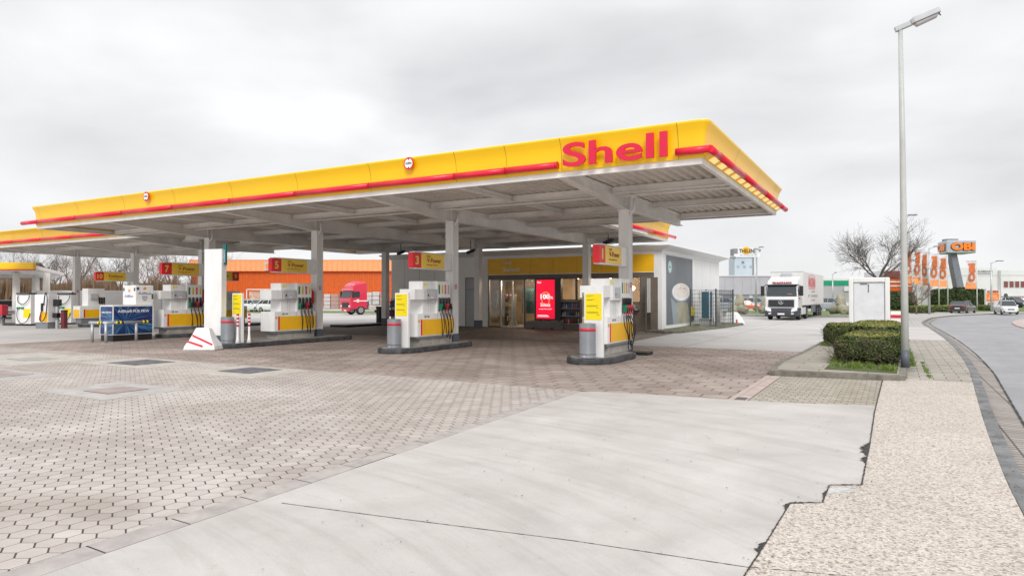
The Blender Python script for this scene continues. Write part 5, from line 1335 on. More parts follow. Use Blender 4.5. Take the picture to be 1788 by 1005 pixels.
def car(lab, x, y, rz, col, style='hatch', s=1.0, group=None, name='parked_car', plate=True):
    t_ = thing(name, lab, 'car' if style != 'van' else 'van', (x, y, 0), rz=rz, group=group, s=s)
    P_ = {'hatch': dict(L=4.2, W=1.76, bonnet=.95, belt=.98, roof=1.50, hood=.95, y=( -2.1, -1.05, -.35, 1.35, 1.95, 2.1)),
          'wagon': dict(L=4.7, W=1.82, bonnet=.9, belt=.95, roof=1.50, hood=.95, y=(-2.35, -1.05, -.35, 1.55, 2.2, 2.35)),
          'sedan': dict(L=4.6, W=1.8, bonnet=.9, belt=.95, roof=1.46, hood=.9, y=(-2.3, -1.0, -.3, 1.0, 1.7, 2.3)),
          'van': dict(L=4.4, W=1.85, bonnet=1.05, belt=1.12, roof=1.85, hood=1.1, y=(-2.2, -1.35, -.75, 2.0, 2.15, 2.2))}[style]
    L, Wd = P_['L'] / 2, P_['W'] / 2; yf, yw, yr0, yr1, ye, yb = P_['y']
    zb = .22
    def ring(y, w, z0, z1, tuck=.06):
        return [(-w + tuck, y, z0), (-w, y, z0 + .18), (-w, y, z1 - .22), (-w + .05, y, z1 - .04), (-w + .14, y, z1), (w - .14, y, z1), (w - .05, y, z1 - .04), (w, y, z1 - .22), (w, y, z0 + .18), (w - tuck, y, z0)]
    h, bt = P_['hood'], P_['belt']
    rings = [ring(-L, Wd * .72, zb + .12, h * .72), ring(-L + .10, Wd * .88, zb, h * .84), ring(-L + .35, Wd * .97, zb, h * .93), ring(yw, Wd, zb, bt), ring(0, Wd, zb, bt + .02), ring(yr1, Wd, zb, bt + .04), ring(L - .15, Wd * .95, zb, bt + (.04 if style != 'sedan' else .0)), ring(L, Wd * .84, zb + .12, bt - .02)]
    body = MB().loft(rings, smooth=False).build('body', paint(col[0], col[1]), t_, bevel=.03, seg=2)
    rf = P_['roof']; wi, wo = Wd * .74, Wd * .93
    tp = lambda y, z, w: [(-w, y, z), (w, y, z)]
    z0 = bt - .03
    G_ = MB(); a_ = [(-wo, yw, z0), (wo, yw, z0), (wi, yr0, rf - .05), (-wi, yr0, rf - .05)]
    b_ = [(-wo, ye, z0), (wo, ye, z0), (wi, yr1, rf - .05), (-wi, yr1, rf - .05)]
    G_.face(a_); G_.face([b_[1], b_[0], b_[3], b_[2]]); G_.face([a_[1], b_[1], b_[2], a_[2]]); G_.face([b_[0], a_[0], a_[3], b_[3]]); G_.face([a_[3], a_[2], b_[2], b_[3]])
    G_.build('windows', CARGL, t_)
    Rf = MB().prism([(-wi - .02, yr0 - .03), (wi + .02, yr0 - .03), (wi + .02, yr1 + .03), (-wi - .02, yr1 + .03)], rf - .07, rf)
    pm_ = paint(col[0], col[1])
    e = .012
    def pil(p, q, w=.05):
        for sx in (-1, 1):
            Rf.tube([(sx * (p[0] + e), p[1], p[2]), (sx * (q[0] + e), q[1], q[2])], w * .5, 5)
    pil((wo, yw, z0), (wi, yr0, rf - .04)); pil((wo, ye, z0), (wi, yr1, rf - .04), .1)
    ymid = .25; pil((wo, ymid, z0), (wi, ymid, rf - .04), .07)
    if style in ('wagon', 'hatch'): pil((wo, (ymid + ye) / 2 + .15, z0), (wi, (ymid + yr1) / 2 + .1, rf - .04), .05)
    if style == 'van':
        Rf.loft([[(-wo - .01, .2, z0), (-wi - .02, .2, rf - .05), (wi + .02, .2, rf - .05), (wo + .01, .2, z0)], [(-wo - .01, ye + .02, z0), (-wi - .02, yr1 + .04, rf - .05), (wi + .02, yr1 + .04, rf - .05), (wo + .01, ye + .02, z0)]])
    Rf.build('roof', pm_, t_, bevel=.02)
    MB().box(-Wd * .9, Wd * .9, -L + .01, -L + .12, zb + .02, zb + .26).box(-Wd * .9, Wd * .9, L - .12, L - .01, zb + .02, zb + .22).build('bumper', BLKP if style == 'van' else DG, t_, bevel=.03)
    MB().box(-.35, .35, -L - .015, -L + .05, h * .55, h * .68).build('grille', BLKP, t_)
    for sx in (-1, 1):
        MB().box(sx * Wd * .62 - .2, sx * Wd * .62 + .2, -L + .0, -L + .22, h * .60, h * .76).build('headlight', LENS, t_, bevel=.03)
        MB().box(sx * Wd * .74 - .12, sx * Wd * .74 + .12, L - .10, L + .012, bt * .72, bt * .93).build('tail_light', TAIL, t_, bevel=.02)
        MB().box(sx * (Wd + .09) - .09, sx * (Wd + .09) + .09, yw + .35, yw + .47, bt - .03, bt + .12).build('mirror', pm_, t_, bevel=.02)
        for yy in (-L + .78, L - .82): wheel(t_, sx * (Wd - .10), yy, .315)
    if plate:
        MB().box(-.26, .26, -L - .02, -L + .01, .42, .53).box(-.26, .26, L - .0, L + .02, .55, .66).build('number_plate', TXW, t_)
    return t_
# heading: local -Y is the front; rz of YAW means facing straight at the camera
x_, y_ = pd(479, 71); car('white parked hatchback with its bonnet towards the yellow pump, rightmost of the two', x_, y_, R(YAW + 68), ('white', (.74, .75, .77)), 'hatch', .88, 'white cars parked before the orange store')
x_, y_ = pd(443, 73); car('white parked hatchback half hidden beside the grey tower pump, left of the other', x_, y_, R(YAW + 62), ('white', (.74, .75, .77)), 'hatch', .88, 'white cars parked before the orange store')
x_, y_ = pd(20, 52); car('white car behind the far left guard rail', x_, y_, R(YAW + 205), ('white', (.74, .75, .77)), 'sedan', .95, name='parked_car')
x_, y_ = pd(1681, 66.5); car('dark brown estate car seen from behind on the bend', x_, y_, R(YAW + 180 - 48), ('brown', (.05, .035, .04)), 'wagon', .82, name='estate_car')
x_, y_ = pd(1756, 62); car('small white delivery van driving towards the camera on the road', x_, y_, R(YAW - 22), ('van_white', (.74, .74, .73)), 'van', .70, name='delivery_van')
x_, y_ = pd(1796, 100); car('red car at the right edge of the picture', x_, y_, R(YAW + 70), ('red', (.45, .02, .05)), 'hatch', 1.0)
x_, y_ = pd(1772, 100); car('dark car nose on beside the red car', x_, y_, R(YAW + 10), ('dark_blue', (.03, .04, .07)), 'hatch', .95)
x_, y_ = pd(1268, 78); car('silver car parked behind the wire mesh cage', x_, y_, R(YAW + 60), ('silver', (.42, .45, .5)), 'hatch', 1.0, 'cars parked before the grey hall')
x_, y_ = pd(1322, 82); car('pale blue car parked between the concrete tetrapods and the truck', x_, y_, R(YAW + 60), ('pale_blue', (.36, .42, .5)), 'hatch', 1.0, 'cars parked before the grey hall')
x_, y_ = pd(1303, 80); car('orange red car low behind the concrete tetrapod', x_, y_, R(YAW + 80), ('orange', (.6, .12, .04)), 'hatch', .8, 'cars parked before the grey hall')
x_, y_ = pd(1456, 76); car('silver car between the truck trailer and the right tetrapod', x_, y_, R(YAW + 30), ('silver', (.42, .45, .5)), 'hatch', 1.0, 'cars parked before the grey hall')

WTR = pm('truck_white', (.76, .76, .77), .3, coat=.5, var=.02); DBUMP = pm('bumper_dark', (.045, .048, .058), .5)
# white articulated truck (front towards -Y)
x_, y_ = pd(1364, 46.5)
S_ = .87; TRZ = R(-2)
t_ = thing('articulated_truck', 'white articulated truck with box trailer driving towards the camera', 'truck', (x_, y_, 0), rz=TRZ, s=S_)
w = 1.25
def cring(y, z0, z1, w0=w, w1=w - .05, bev=.10): return [(-w0, y, z0), (w0, y, z0), (w0, y, z1 - bev), (w1 - bev * .6, y, z1), (-w1 + bev * .6, y, z1), (-w0, y, z1 - bev)]
cabm = MB()
cabm.loft([[(-w + .12, -.02, .95), (w - .12, -.02, .95), (w - .10, -.02, 1.85), (-w + .10, -.02, 1.85)], [(-w, .12, .95), (w, .12, .95), (w, .10, 1.88), (-w, .10, 1.88)], [(-w, 2.1, .95), (w, 2.1, .95), (w, 2.1, 1.88), (-w, 2.1, 1.88)]])
cabm.loft([[(-w + .03, .16, 1.88), (w - .03, .16, 1.88), (w, 2.1, 1.88), (-w, 2.1, 1.88)], [(-w + .1, .42, 2.85), (w - .1, .42, 2.85), (w - .02, 2.1, 2.85), (-w + .02, 2.1, 2.85)], [(-w + .14, .55, 3.15), (w - .14, .55, 3.15), (w - .05, 2.1, 3.25), (-w + .05, 2.1, 3.25)], [(-w + .3, 1.0, 3.42), (w - .3, 1.0, 3.42), (w - .15, 2.1, 3.55), (-w + .15, 2.1, 3.55)]])
cab = cabm.build('cab', WTR, t_, bevel=.06, seg=3)
MB().face([(-w + .10, .15 - .05, 1.93), (w - .10, .15 - .05, 1.93), (w - .16, .39 - .04, 2.80), (-w + .16, .39 - .04, 2.80)]).build('windscreen', CARGL, cab)
MB().box(-w + .05, w - .05, .12, .42, 2.80, 2.88).build('sun_visor', DG, cab, bevel=.02)
for sx in (-1, 1):
    MB().face([(sx * (w + .006), .45, 1.98), (sx * (w + .006), 1.25, 1.98), (sx * (w + .004), 1.25, 2.72), (sx * (w + .004), .60, 2.72)]).build('side_window', CARGL, cab)
    MB().box(sx * (w + .02) - .012, sx * (w + .02) + .012, .35, 1.35, .95, .97).build('door_gap', DG, cab)
    m_ = MB().box(sx * (w + .22) - .14, sx * (w + .22) + .14, .12, .34, 1.95, 2.75).build('mirror', BLKP, t_, bevel=.05)
    MB().tube([(sx * (w + .2), .25, 2.7), (sx * (w - .05), .4, 2.85)], .03, 6).build('mirror_arm', BLKP, m_)
    MB().loft([[(sx * .74, -.17, .66), (sx * 1.2, -.13, .74), (sx * 1.22, -.10, 1.04), (sx * .78, -.13, .86)], [(sx * .72, .1, .72), (sx * 1.18, .1, .80), (sx * 1.18, .1, 1.08), (sx * .72, .1, .95)]]).build('headlight', LENS, t_, bevel=.02)
for k, z in enumerate((1.12, 1.27, 1.42, 1.57)):
    MB().box(-.98 + (3 - k) * -.01, .98, -.09, -.03, z - .055, z + .045).build('grille_slat', DBUMP, cab, bevel=.02)
MB().box(-.95, .95, -.035, -.022, 1.05, 1.64).build('grille_back', BLKP, cab)
g_ = MB()
n = 24
for k in range(n):
    a_, b_ = 2*math.pi*k/n, 2*math.pi*(k+1)/n; g_.tube([(.17*math.cos(a_), -.12, 1.45 + .17*math.sin(a_)), (.17*math.cos(b_), -.12, 1.45 + .17*math.sin(b_))], .018, 5)
for k in range(3):
    a_ = math.pi/2 + 2*math.pi*k/3; g_.tube([(0, -.12, 1.45), (.16*math.cos(a_), -.12, 1.45 + .16*math.sin(a_))], [.035, .008], 5)
g_.build('star_emblem', CHROME, cab)
bm_ = MB().loft([[(-w + .12, -.14, .34), (w - .12, -.14, .34), (w - .05, -.14, .78), (-w + .05, -.14, .78)], [(-w - .02, .05, .32), (w + .02, .05, .32), (w + .02, .05, 1.0), (-w - .02, .05, 1.0)], [(-w - .02, .55, .40), (w + .02, .55, .40), (w + .02, .55, 1.0), (-w - .02, .55, 1.0)]]).build('bumper', DBUMP, t_, bevel=.05)
MB().box(-.26, .26, -.155, -.142, .44, .56).build('number_plate', TXW, bm_)
MB().box(-.95, -.75, -.152, -.10, .48, .58).box(.75, .95, -.152, -.10, .48, .58).build('fog_light', LENS, bm_)
text('cab_lettering', 'MACHAN', pm('faded_red', (.62, .10, .12), .5), cab, (-.72, .46, 2.98), (1, 0, 0), (0, -.25, 1), 1.44, .14, .12, bold=.02)
text('cab_lettering', 'MACHAN', pm('faded_red', (.62, .10, .12), .5), cab, (w + .004, .5, 1.70), (0, 1, 0), (0, 0, 1), .7, .14, .006)
MB().box(.45, .80, .145, .15, 1.98, 2.12).build('windscreen_sticker', pm('salmon', (.6, .25, .18), .5), cab)
MB().box(-1.0, 1.0, .6, 6.0, .62, .82).box(-w + .05, w - .05, 2.0, 2.08, .95, 3.2).build('chassis', BLKP, t_)
for sx in (-1, 1):
    for yy in (1.35, 4.95): wheel(t_, sx * 1.08, yy, .50, .30)
    MB().box(sx * 1.12 - .12, sx * 1.12 + .12, 2.2, 4.2, .42, 1.0).build('side_skirt', WTR, t_, bevel=.03)
tr = MB().box(-1.27, 1.27, 2.55, 15.6, 1.18, 3.97).build('trailer_box', pm('trailer_white', (.72, .715, .70), .45, var=.03), t_, bevel=.02)
MB().box(-1.28, 1.28, 2.54, 2.60, 3.90, 3.985).box(-1.28, 1.28, 2.54, 15.6, 1.15, 1.22).build('trailer_trim', LG, tr)
MB().box(-.4, .4, 2.35, 2.54, 3.35, 3.85).build('cooling_unit', LG, tr, bevel=.04)
MB().box(-1.0, 1.0, 7.5, 15.3, .8, 1.15).box(1.18, 1.22, 7.6, 10.2, .5, 1.1).box(-1.22, -1.18, 7.6, 10.2, .5, 1.1).build('underrun_guard', pm('guard_grey', (.16, .17, .19), .5), tr)
for sx in (-1, 1):
    for yy in (11.2, 12.45, 13.7): wheel(t_, sx * 1.08, yy, .50, .34)
FR = pm('faded_red', (.62, .10, .12), .5)
text('trailer_lettering', 'MACHAN', FR, tr, (1.272, 5.5, 2.75), (0, 1, 0), (0, 0, 1), 4.2, .75, .006, bold=.03)
mb = MB()
for k in range(12): mb.box(1.272, 1.276, 5.6 + k * .34, 5.72 + k * .34, 2.52, 3.60)
for k in range(10):
    s0, s1 = k / 10, (k + 1) / 10; z_ = lambda s: 3.62 + .14 * math.sin(math.pi * s)
    mb.face([(1.274, 5.5 + 4.2 * s0, z_(s0)), (1.274, 5.5 + 4.2 * s1, z_(s1)), (1.274, 5.5 + 4.2 * s1, z_(s1) + .05), (1.274, 5.5 + 4.2 * s0, z_(s0) + .05)])
mb.build('trailer_emblem_bars', FR, tr)
text('trailer_lettering', 'Logistik', TXG, tr, (1.272, 7.0, 2.22), (0, 1, 0), (0, 0, 1), 2.3, .2, .006)
text('trailer_lettering', 'INT. TRANSPORTE', TXG, tr, (1.272, 5.3, 1.85), (0, 1, 0), (0, 0, 1), 6.0, .2, .006)
text('trailer_lettering', 'Spedition', FR, tr, (1.272, 7.2, 1.48), (0, 1, 0), (0, 0, 1), 2.2, .17, .006)

# red tractor unit
x_, y_ = pd(603, 60)
t_ = thing('red_tractor_unit', 'red truck tractor without trailer parked before the orange store', 'truck', (x_, y_, 0), rz=R(-18), s=.80)
w = 1.22; RDT = pm('truck_red', (.62, .01, .05), .3, coat=.7, var=.02); RDL = pm('truck_pink_visor', (.75, .16, .22), .35)
cab = MB().loft([[(-w + .06, 0, .62), (w - .06, 0, .62), (w, 2.1, .75), (-w, 2.1, .75)], [(-w, .02, 1.0), (w, .02, 1.0), (w, 2.1, 1.0), (-w, 2.1, 1.0)], [(-w, .04, 1.85), (w, .04, 1.85), (w, 2.1, 1.85), (-w, 2.1, 1.85)], [(-w + .10, .30, 2.75), (w - .10, .30, 2.75), (w - .04, 2.1, 2.75), (-w + .04, 2.1, 2.75)], [(-w + .14, .42, 3.25), (w - .14, .42, 3.25), (w - .08, 2.1, 3.3), (-w + .08, 2.1, 3.3)], [(-w + .30, .85, 3.62), (w - .30, .85, 3.62), (w - .12, 2.1, 3.68), (-w + .12, 2.1, 3.68)]]).build('cab', RDT, t_, bevel=.07, seg=3)
MB().face([(-w + .08, .02, 1.92), (w - .08, .02, 1.92), (w - .16, .24, 2.68), (-w + .16, .24, 2.68)]).build('windscreen', CARGL, cab)
MB().box(-w + .1, w - .1, .10, .38, 2.70, 2.95).build('sun_visor', RDL, cab, bevel=.04)
MB().box(-.62, .62, .38, .60, 3.05, 3.35).build('roof_board', RDL, cab, bevel=.03); MB().box(-.45, .45, .9, 1.5, 3.62, 3.78).build('roof_hatch', RDL, cab, bevel=.04)
MB().box(-.72, .72, -.05, .0, .80, 1.38).build('grille', BLKP, cab, bevel=.03)
MB().box(-1.0, 1.0, -.015, .03, 1.62, 1.70).build('front_step', RDL, cab)
for sx in (-1, 1):
    MB().box(sx * .92 - .17, sx * .92 + .17, -.045, .05, .88, 1.06).build('headlight', LENS, cab, bevel=.02)
    MB().face([(sx * (w + .005), .35, 1.95), (sx * (w + .005), 1.15, 1.95), (sx * (w - .01), 1.15, 2.62), (sx * (w - .01), .5, 2.62)]).build('side_window', CARGL, cab)
    MB().box(sx * (w + .16) - .1, sx * (w + .16) + .1, .1, .3, 1.95, 2.65).build('mirror', BLKP, cab, bevel=.04)
    MB().box(sx * (w + .012) - .01, sx * (w + .012) + .01, .35, 2.1, 1.52, 1.62).box(sx * (w + .012) - .01, sx * (w + .012) + .01, .75, 1.05, 1.42, 1.74).build('white_stripe', TXW, cab)
    for yy in (1.3, 4.9): wheel(t_, sx * 1.05, yy, .52, .32)
    MB().box(sx * .95 - .2, sx * .95 + .2, 2.4, 4.1, .5, 1.05).build('fuel_tank', pm('tank_beige', (.5, .46, .42), .4), t_, bevel=.08)
    MB().prof([(4.2, .9), (4.35, 1.1), (5.5, 1.1), (5.65, .9), (5.5, .95), (4.35, .95)], 'x', sx * 1.05 - .2, sx * 1.05 + .2).build('mudguard', DG, t_)
MB().box(-.9, .9, -.02, .3, .40, .62).build('bumper', RDT, t_, bevel=.05); MB().box(-.26, .26, -.03, -.021, .44, .55).build('number_plate', TXW, t_)
MB().box(-.45, .45, .5, 5.9, .78, 1.0).box(-.55, .55, 4.3, 5.4, 1.0, 1.15).box(-.9, .9, 2.2, 2.5, 1.0, 1.5).build('chassis', DG, t_)

# ================================================================== FAR BACKGROUND, right
def bld(name, lab, u, d, cat='building', group=None):
    x_, y_ = pd(u, d); return thing(name, lab, cat, (x_, y_, 0), rz=R(YAW), group=group)
def ux(u, u0, d, y=0.0): return (u - 894) / FPX * (d + y) - (u0 - 894) / FPX * d
GRYB = pm('grey_cladding', (.42, .42, .44), .5, var=.05, scale=.3); WHB = pm('white_cladding', (.70, .70, .70), .5, var=.04, scale=.3)
def ribs(x0, x1, y, z0, z1, step, w_=.06):
    mb = MB(); x = x0
    while x < x1: mb.box(x, x + w_, y - .05, y, z0, z1); x += step
    return mb
d = 115; t_ = bld('grey_hall', 'long grey clad hall behind the tetrapods, left of the truck', 1300, d)
X0, X1 = ux(1190, 1300, d), ux(1420, 1300, d)
MB().box(X0, X1, 0, 25, hz(514, d), hz(482, d)).build('upper_wall', GRYB, t_)
ribs(X0, X1, 0, hz(514, d), hz(482, d), 1.5, .05).build('wall_ribs', GRYB, t_)
MB().box(X0, X1, .3, 25, 0, hz(514, d)).build('lower_wall', WHB, t_)
MB().box(X0, X1, -.15, 25.1, hz(482, d), hz(480.5, d)).build('roof_edge', WHB, t_)
for k in range(9): MB().box(X0 + 2 + k * 2.6, X0 + 4 + k * 2.6, .2, .3, 0, 1.9).build('window', pm('far_window_grey', (.25, .26, .28), .3), t_)
d = 165; t_ = bld('water_tower', 'pale blue tower with a yellow and white sign on top', 1300, d, 'tower')
X0, X1 = ux(1283, 1300, d), ux(1314, 1300, d); zt = hz(449, d)
MB().box(X0, X1, 0, 4.5, 0, zt).build('shaft', pm('pale_blue_wall', (.50, .58, .64), .5, var=.04, scale=.4), t_)
MB().box(X1, X1 + .35, -.1, 3.5, 0, zt).box(X1 + 1.0, X1 + 1.2, 0, .2, 0, zt).build('pipe', MG, t_)
for u, v, s_ in ((1297.5, 458, 2.2), (1289, 465.5, 1.8), (1300, 465.5, 2.4), (1311, 465.5, 1.8)):
    MB().box(ux(u - s_, 1300, d), ux(u + s_, 1300, d), -.06, 0, hz(v + 2.2, d), hz(v - 2.2, d)).build('window', MG if v < 460 else pm('far_window_pale', (.36, .42, .46), .4), t_)
sg = MB().box(ux(1288, 1300, d), ux(1316, 1300, d), -.5, -.2, hz(443, d), hz(433, d)).build('sign_board', TXW, t_)
MB().lathe([(.95, 0), (.95, .1)], 24).build('sun_disc', YELP, sg, loc=(ux(1302, 1300, d), -.52, hz(437.5, d))).rotation_euler.x = R(90)
text('sign_text', 'THELEN', TXD, sg, (ux(1289.5, 1300, d), -.66, hz(441.5, d)), (1, 0, 0), (0, 0, 1), ux(1315, 1289.5, d), hz(434.5, d) - hz(441.5, d), .05, bold=.02)
s2 = MB().box(ux(1281, 1300, d), ux(1326, 1300, d), -.5, -.2, hz(448, d), hz(443.4, d)).build('sign_strip', TXW, t_)
text('strip_text', 'Sanierungstechnik', pm('lilac_print', (.3, .27, .42), .5), s2, (ux(1291, 1300, d), -.52, hz(446.8, d)), (1, 0, 0), (0, 0, 1), ux(1322, 1291, d), .32, .04)
MB().box(ux(1280, 1300, d), ux(1287, 1300, d), -.4, 2, hz(446, d), hz(434, d)).box(ux(1316, 1300, d), ux(1320, 1300, d), -.4, 2, hz(446, d), hz(433, d)).box(ux(1276, 1300, d), ux(1284, 1300, d), -.3, .5, hz(451, d), hz(448, d)).tube([(ux(1320, 1300, d), 0, hz(435, d)), (ux(1327, 1300, d), 0, hz(435.5, d))], .12, 5).tube([(ux(1326, 1300, d), 0, hz(438.5, d)), (ux(1328, 1300, d), 0, hz(435.5, d))], .25, 5).build('mast_equipment', MG, t_)
d = 112; t_ = bld('striped_hall', 'grey hall with a green stripe right of the truck trailer', 1470, d)
X0, X1 = ux(1430, 1470, d), ux(1560, 1470, d)
MB().box(X0, X1, 0, 20, 0, hz(498, d)).build('wall', GRYB, t_); ribs(X0, X1, 0, 0, hz(498, d), 2.2, .08).build('wall_ribs', LG, t_)
MB().box(X0, X1, -.1, 20, hz(498, d), hz(489.5, d)).build('green_stripe', pm('green_stripe', (.0, .30, .16), .5, var=.08), t_)
MB().box(X0, X1, 0, 20, hz(489.5, d), hz(486, d)).build('roof_edge', WHB, t_)
for k in range(3): MB().box(ux(1444 + k * 9, 1470, d), ux(1449 + k * 9, 1470, d), -.08, 0, hz(527, d), hz(520, d)).build('window', pm('far_window_grey', (.25, .26, .28), .3), t_)
MB().box(ux(1473, 1470, d), ux(1482, 1470, d), -.25, 0, hz(508, d), hz(500, d)).build('wall_sign', WHB, t_)
d = 105; t_ = bld('orange_shop_front', 'orange and dark red shop front seen behind the bare tree', 1565, d)
X0, X1 = ux(1550, 1565, d), ux(1592, 1565, d)
MB().box(X0, X1, 0, 1.5, 0, hz(484, d)).build('wall', ORNG, t_); MB().box(X0 - .2, X1 - 2, -.3, .6, hz(484, d), hz(473, d)).build('upper_sign', pm('dark_red_brown', (.30, .05, .03), .5, var=.1), t_)
MB().box(X0, X1, -.12, 0, hz(493, d), hz(490.5, d)).box(X0, X1, -.12, 0, hz(500, d), hz(498, d)).build('pale_band', WHB, t_)
# right white building
d = 125; t_ = bld('white_office_building', 'white industrial building with reddish windows at the right edge', 1720, d)
X0, X1, XM = ux(1632, 1720, d), ux(1860, 1720, d), ux(1748, 1720, d)
MB().box(X0, XM, .8, 25, 0, hz(467, d)).build('hall_wall', WHB, t_); MB().box(XM, X1, 0, 25, 0, hz(471.5, d)).build('office_wall', WHB, t_)
MB().box(X0, XM, .74, .8, hz(480.6, d), hz(480, d)).box(XM, X1, -.06, 0, hz(480.6, d), hz(480, d)).box(XM, X1, -.3, 0, hz(517.4, d), hz(516.2, d)).build('trim_line', LG, t_)
WRD = pm('reddish_window', (.20, .05, .04), .15, spec=.8); WGN = pm('greenish_window', (.10, .13, .12), .15, spec=.8)
for k in range(12):
    u0 = 1752 + k * 9.8
    f_ = MB().box(ux(u0 - .3, 1720, d), ux(u0 + 8.2, 1720, d), -.08, -.02, hz(502.3, d), hz(490, d)).build('window', WHB, t_)
    MB().box(ux(u0 + .4, 1720, d), ux(u0 + 7.6, 1720, d), -.10, -.081, hz(501.6, d), hz(490.8, d)).build('pane', WRD, f_)
    if k < 3:
        f_ = MB().box(ux(u0 - .3, 1720, d), ux(u0 + 8.2, 1720, d), -.08, -.02, hz(529.3, d), hz(518, d)).build('window', WHB, t_)
        MB().box(ux(u0 + .4, 1720, d), ux(u0 + 7.6, 1720, d), -.10, -.081, hz(528.6, d), hz(518.6, d)).build('pane', WGN, f_)
text('wall_lettering', 'METALLVEREDLUNG', TXG, t_, (ux(1706, 1720, d), .78, hz(475, d)), (1, 0, 0), (0, 0, 1), ux(1738.5, 1706, d), .36, .05)
text('wall_lettering', 'HARTCHROM UND SCHLEIFTECHNIK', TXG, t_, (ux(1706, 1720, d), .78, hz(478, d)), (1, 0, 0), (0, 0, 1), ux(1738.5, 1706, d), .17, .05)
MB().box(ux(1671, 1720, d), ux(1676, 1720, d), .68, .8, hz(503.5, d), hz(499.5, d)).build('green_sign', pm('exit_green', (.0, .18, .08), .5), t_)
MB().box(ux(1657, 1720, d), ux(1700, 1720, d), .2, .8, hz(508.5, d), hz(506, d)).build('canopy_slab', MG, t_)
# beige wall and small signs
d = 92; t_ = bld('beige_wall', 'low beige wall behind the flag poles', 1600, d, 'wall'); MB().box(ux(1586, 1600, d), ux(1611, 1600, d), 0, .4, 0, hz(526, d)).build('wall_panel', pm('beige_wall', (.50, .46, .34), .7), t_, bevel=.05); MB().box(ux(1588, 1600, d), ux(1609, 1600, d), .1, .5, hz(522, d), hz(520.5, d)).build('dark_beam', DG, t_)
# pylon with two big lettered boxes
OR2 = pm('sign_orange', (.95, .23, .01), .4); SGR = pm('sign_silver', (.42, .46, .52), .35, var=.05); ODK = pm('sign_shadow', (.08, .05, .03), .5)
d = 96; t_ = bld('sign_pylon', 'leaning grey pylon carrying a two faced silver sign box with orange letters', 1655, d, 'sign pylon')
zt, zb = hz(419, d), hz(441.5, d); xl, xm, xr = ux(1637, 1655, d), ux(1654, 1655, d), ux(1705.5, 1655, d)
yb_ = 4.2; xl = ux(1637.5, 1655, d, yb_)
MB().prism([(xm, 0), (xr, 0), (xr + .8, yb_), (xl, yb_)], zb, zt).build('sign_box', SGR, t_, bevel=.15, seg=3)
text('sign_letters', 'OBI', ODK, t_, (xm + .50, -.04, zb + .30), (1, 0, 0), (0, 0, 1), xr - xm - .75, (zt - zb) * .66, .04, bold=.09)
text('sign_letters', 'OBI', OR2, t_, (xm + .55, -.12, zb + .38), (1, 0, 0), (0, 0, 1), xr - xm - .85, (zt - zb) * .60, .06, bold=.05)
dirv = Vector((xm - xl, -yb_, 0)).normalized(); nn = dirv.cross(Vector((0, 0, 1)))
o0 = Vector((xl, yb_, zb + .3)) + dirv * .35 + nn * .02
text('sign_letters', 'OBI', ODK, t_, o0, dirv, (0, 0, 1), 3.4, (zt - zb) * .62, .05, bold=.08); text('sign_letters', 'OBI', OR2, t_, o0 + nn * .05 + Vector((0, 0, .08)), dirv, (0, 0, 1), 3.3, (zt - zb) * .56, .05, bold=.05)
MB().box((xm + xr) / 2 - 1.4, (xm + xr) / 2 + .2, 1, 2.2, zt, zt + .28).build('top_box', MG, t_)
def ub(u): return ux(u, 1655, d)
MB().loft([[(ub(1684), 1, .0), (ub(1699.5), 1, .0), (ub(1699.5), 2, .0), (ub(1684), 2, .0)], [(ub(1682), 1, hz(514, d)), (ub(1694.5), 1, hz(514, d)), (ub(1694.5), 2, hz(514, d)), (ub(1682), 2, hz(514, d))], [(ub(1669), 1, zb), (ub(1679.5), 1, zb), (ub(1679.5), 2, zb), (ub(1669), 2, zb)]]).build('leaning_leg', pm('leg_grey', (.20, .22, .25), .4, var=.1), t_)
MB().tube([(ub(1681.5), 2.6, zb), (ub(1700), 2.6, 0)], .22, 8).build('prop', SGR, t_)
# flags
FLO = pm('flag_orange', (.92, .33, .12), .7, var=.06); FLW = pm('flag_cloth', (.60, .60, .63), .7, var=.06)
def flag(u, vt, wpx, vb, d, k):
    x_, y_ = pd(u, d); t_ = thing('flag', 'white banner flag with orange letters, %s' % ['partly behind the near lamp post', 'first right of the near lamp post', 'left of the far street lamp', 'between the far street lamp and the sign pylon', 'nearest left of the sign pylon', 'right of the leaning pylon leg'][k], 'flag', (x_, y_, 0), rz=R(YAW), group='banner flags on poles')
    zt = hz(vt, d); MB().tube([(0, 0, 0), (0, 0, zt + .25)], [.075, .05], 8).build('pole', pm('flag_pole', (.66, .66, .64), .4), t_); wd = wpx / FPX * d
    MB().tube([(0, 0, zt), (-wd, 0, zt)], .025, 6).build('arm', STEEL, t_)
    zb = hz(vb, d); mb = MB(); N = 14; r_ = random.Random(k); ph = r_.uniform(0, 6); hgt = zt - zb
    def X(s, z): return -.10 - s * (wd - .1), .18 * s * math.sin(z * 1.6 + ph) * (1 + .5 * s)
    for i in range(N):
        za, zc = zt - hgt * i / N, zt - hgt * (i + 1) / N; m = 1 if i >= N - 3 else 0
        for j in range(5):
            s0, s1 = j / 5, (j + 1) / 5
            dz0 = -.25 * s0 * (1 - i / N) * 0; P_ = []
            for s, z in ((s0, za), (s1, za), (s1, zc), (s0, zc)): x, y = X(s, z); P_.append((x, y, z))
            mb.face(P_, m)
    mb.build('banner', [FLW, FLO], t_)
    hl = hgt * .68
    q_ = text('banner_text', 'OBI', FLO, t_, (-.10 - (wd - .1) * .10, -.30, zt - .25 - hl), (0, 0, 1), (-1, 0, 0), hl, (wd - .1) * .8, .02, bold=.07)
    for v in q_.data.vertices:
        s_ = (-.10 - v.co.x) / (wd - .1); pass
        v.co.y = .18 * s_ * math.sin(v.co.z * 1.6 + ph) * (1 + .5 * s_) - .05
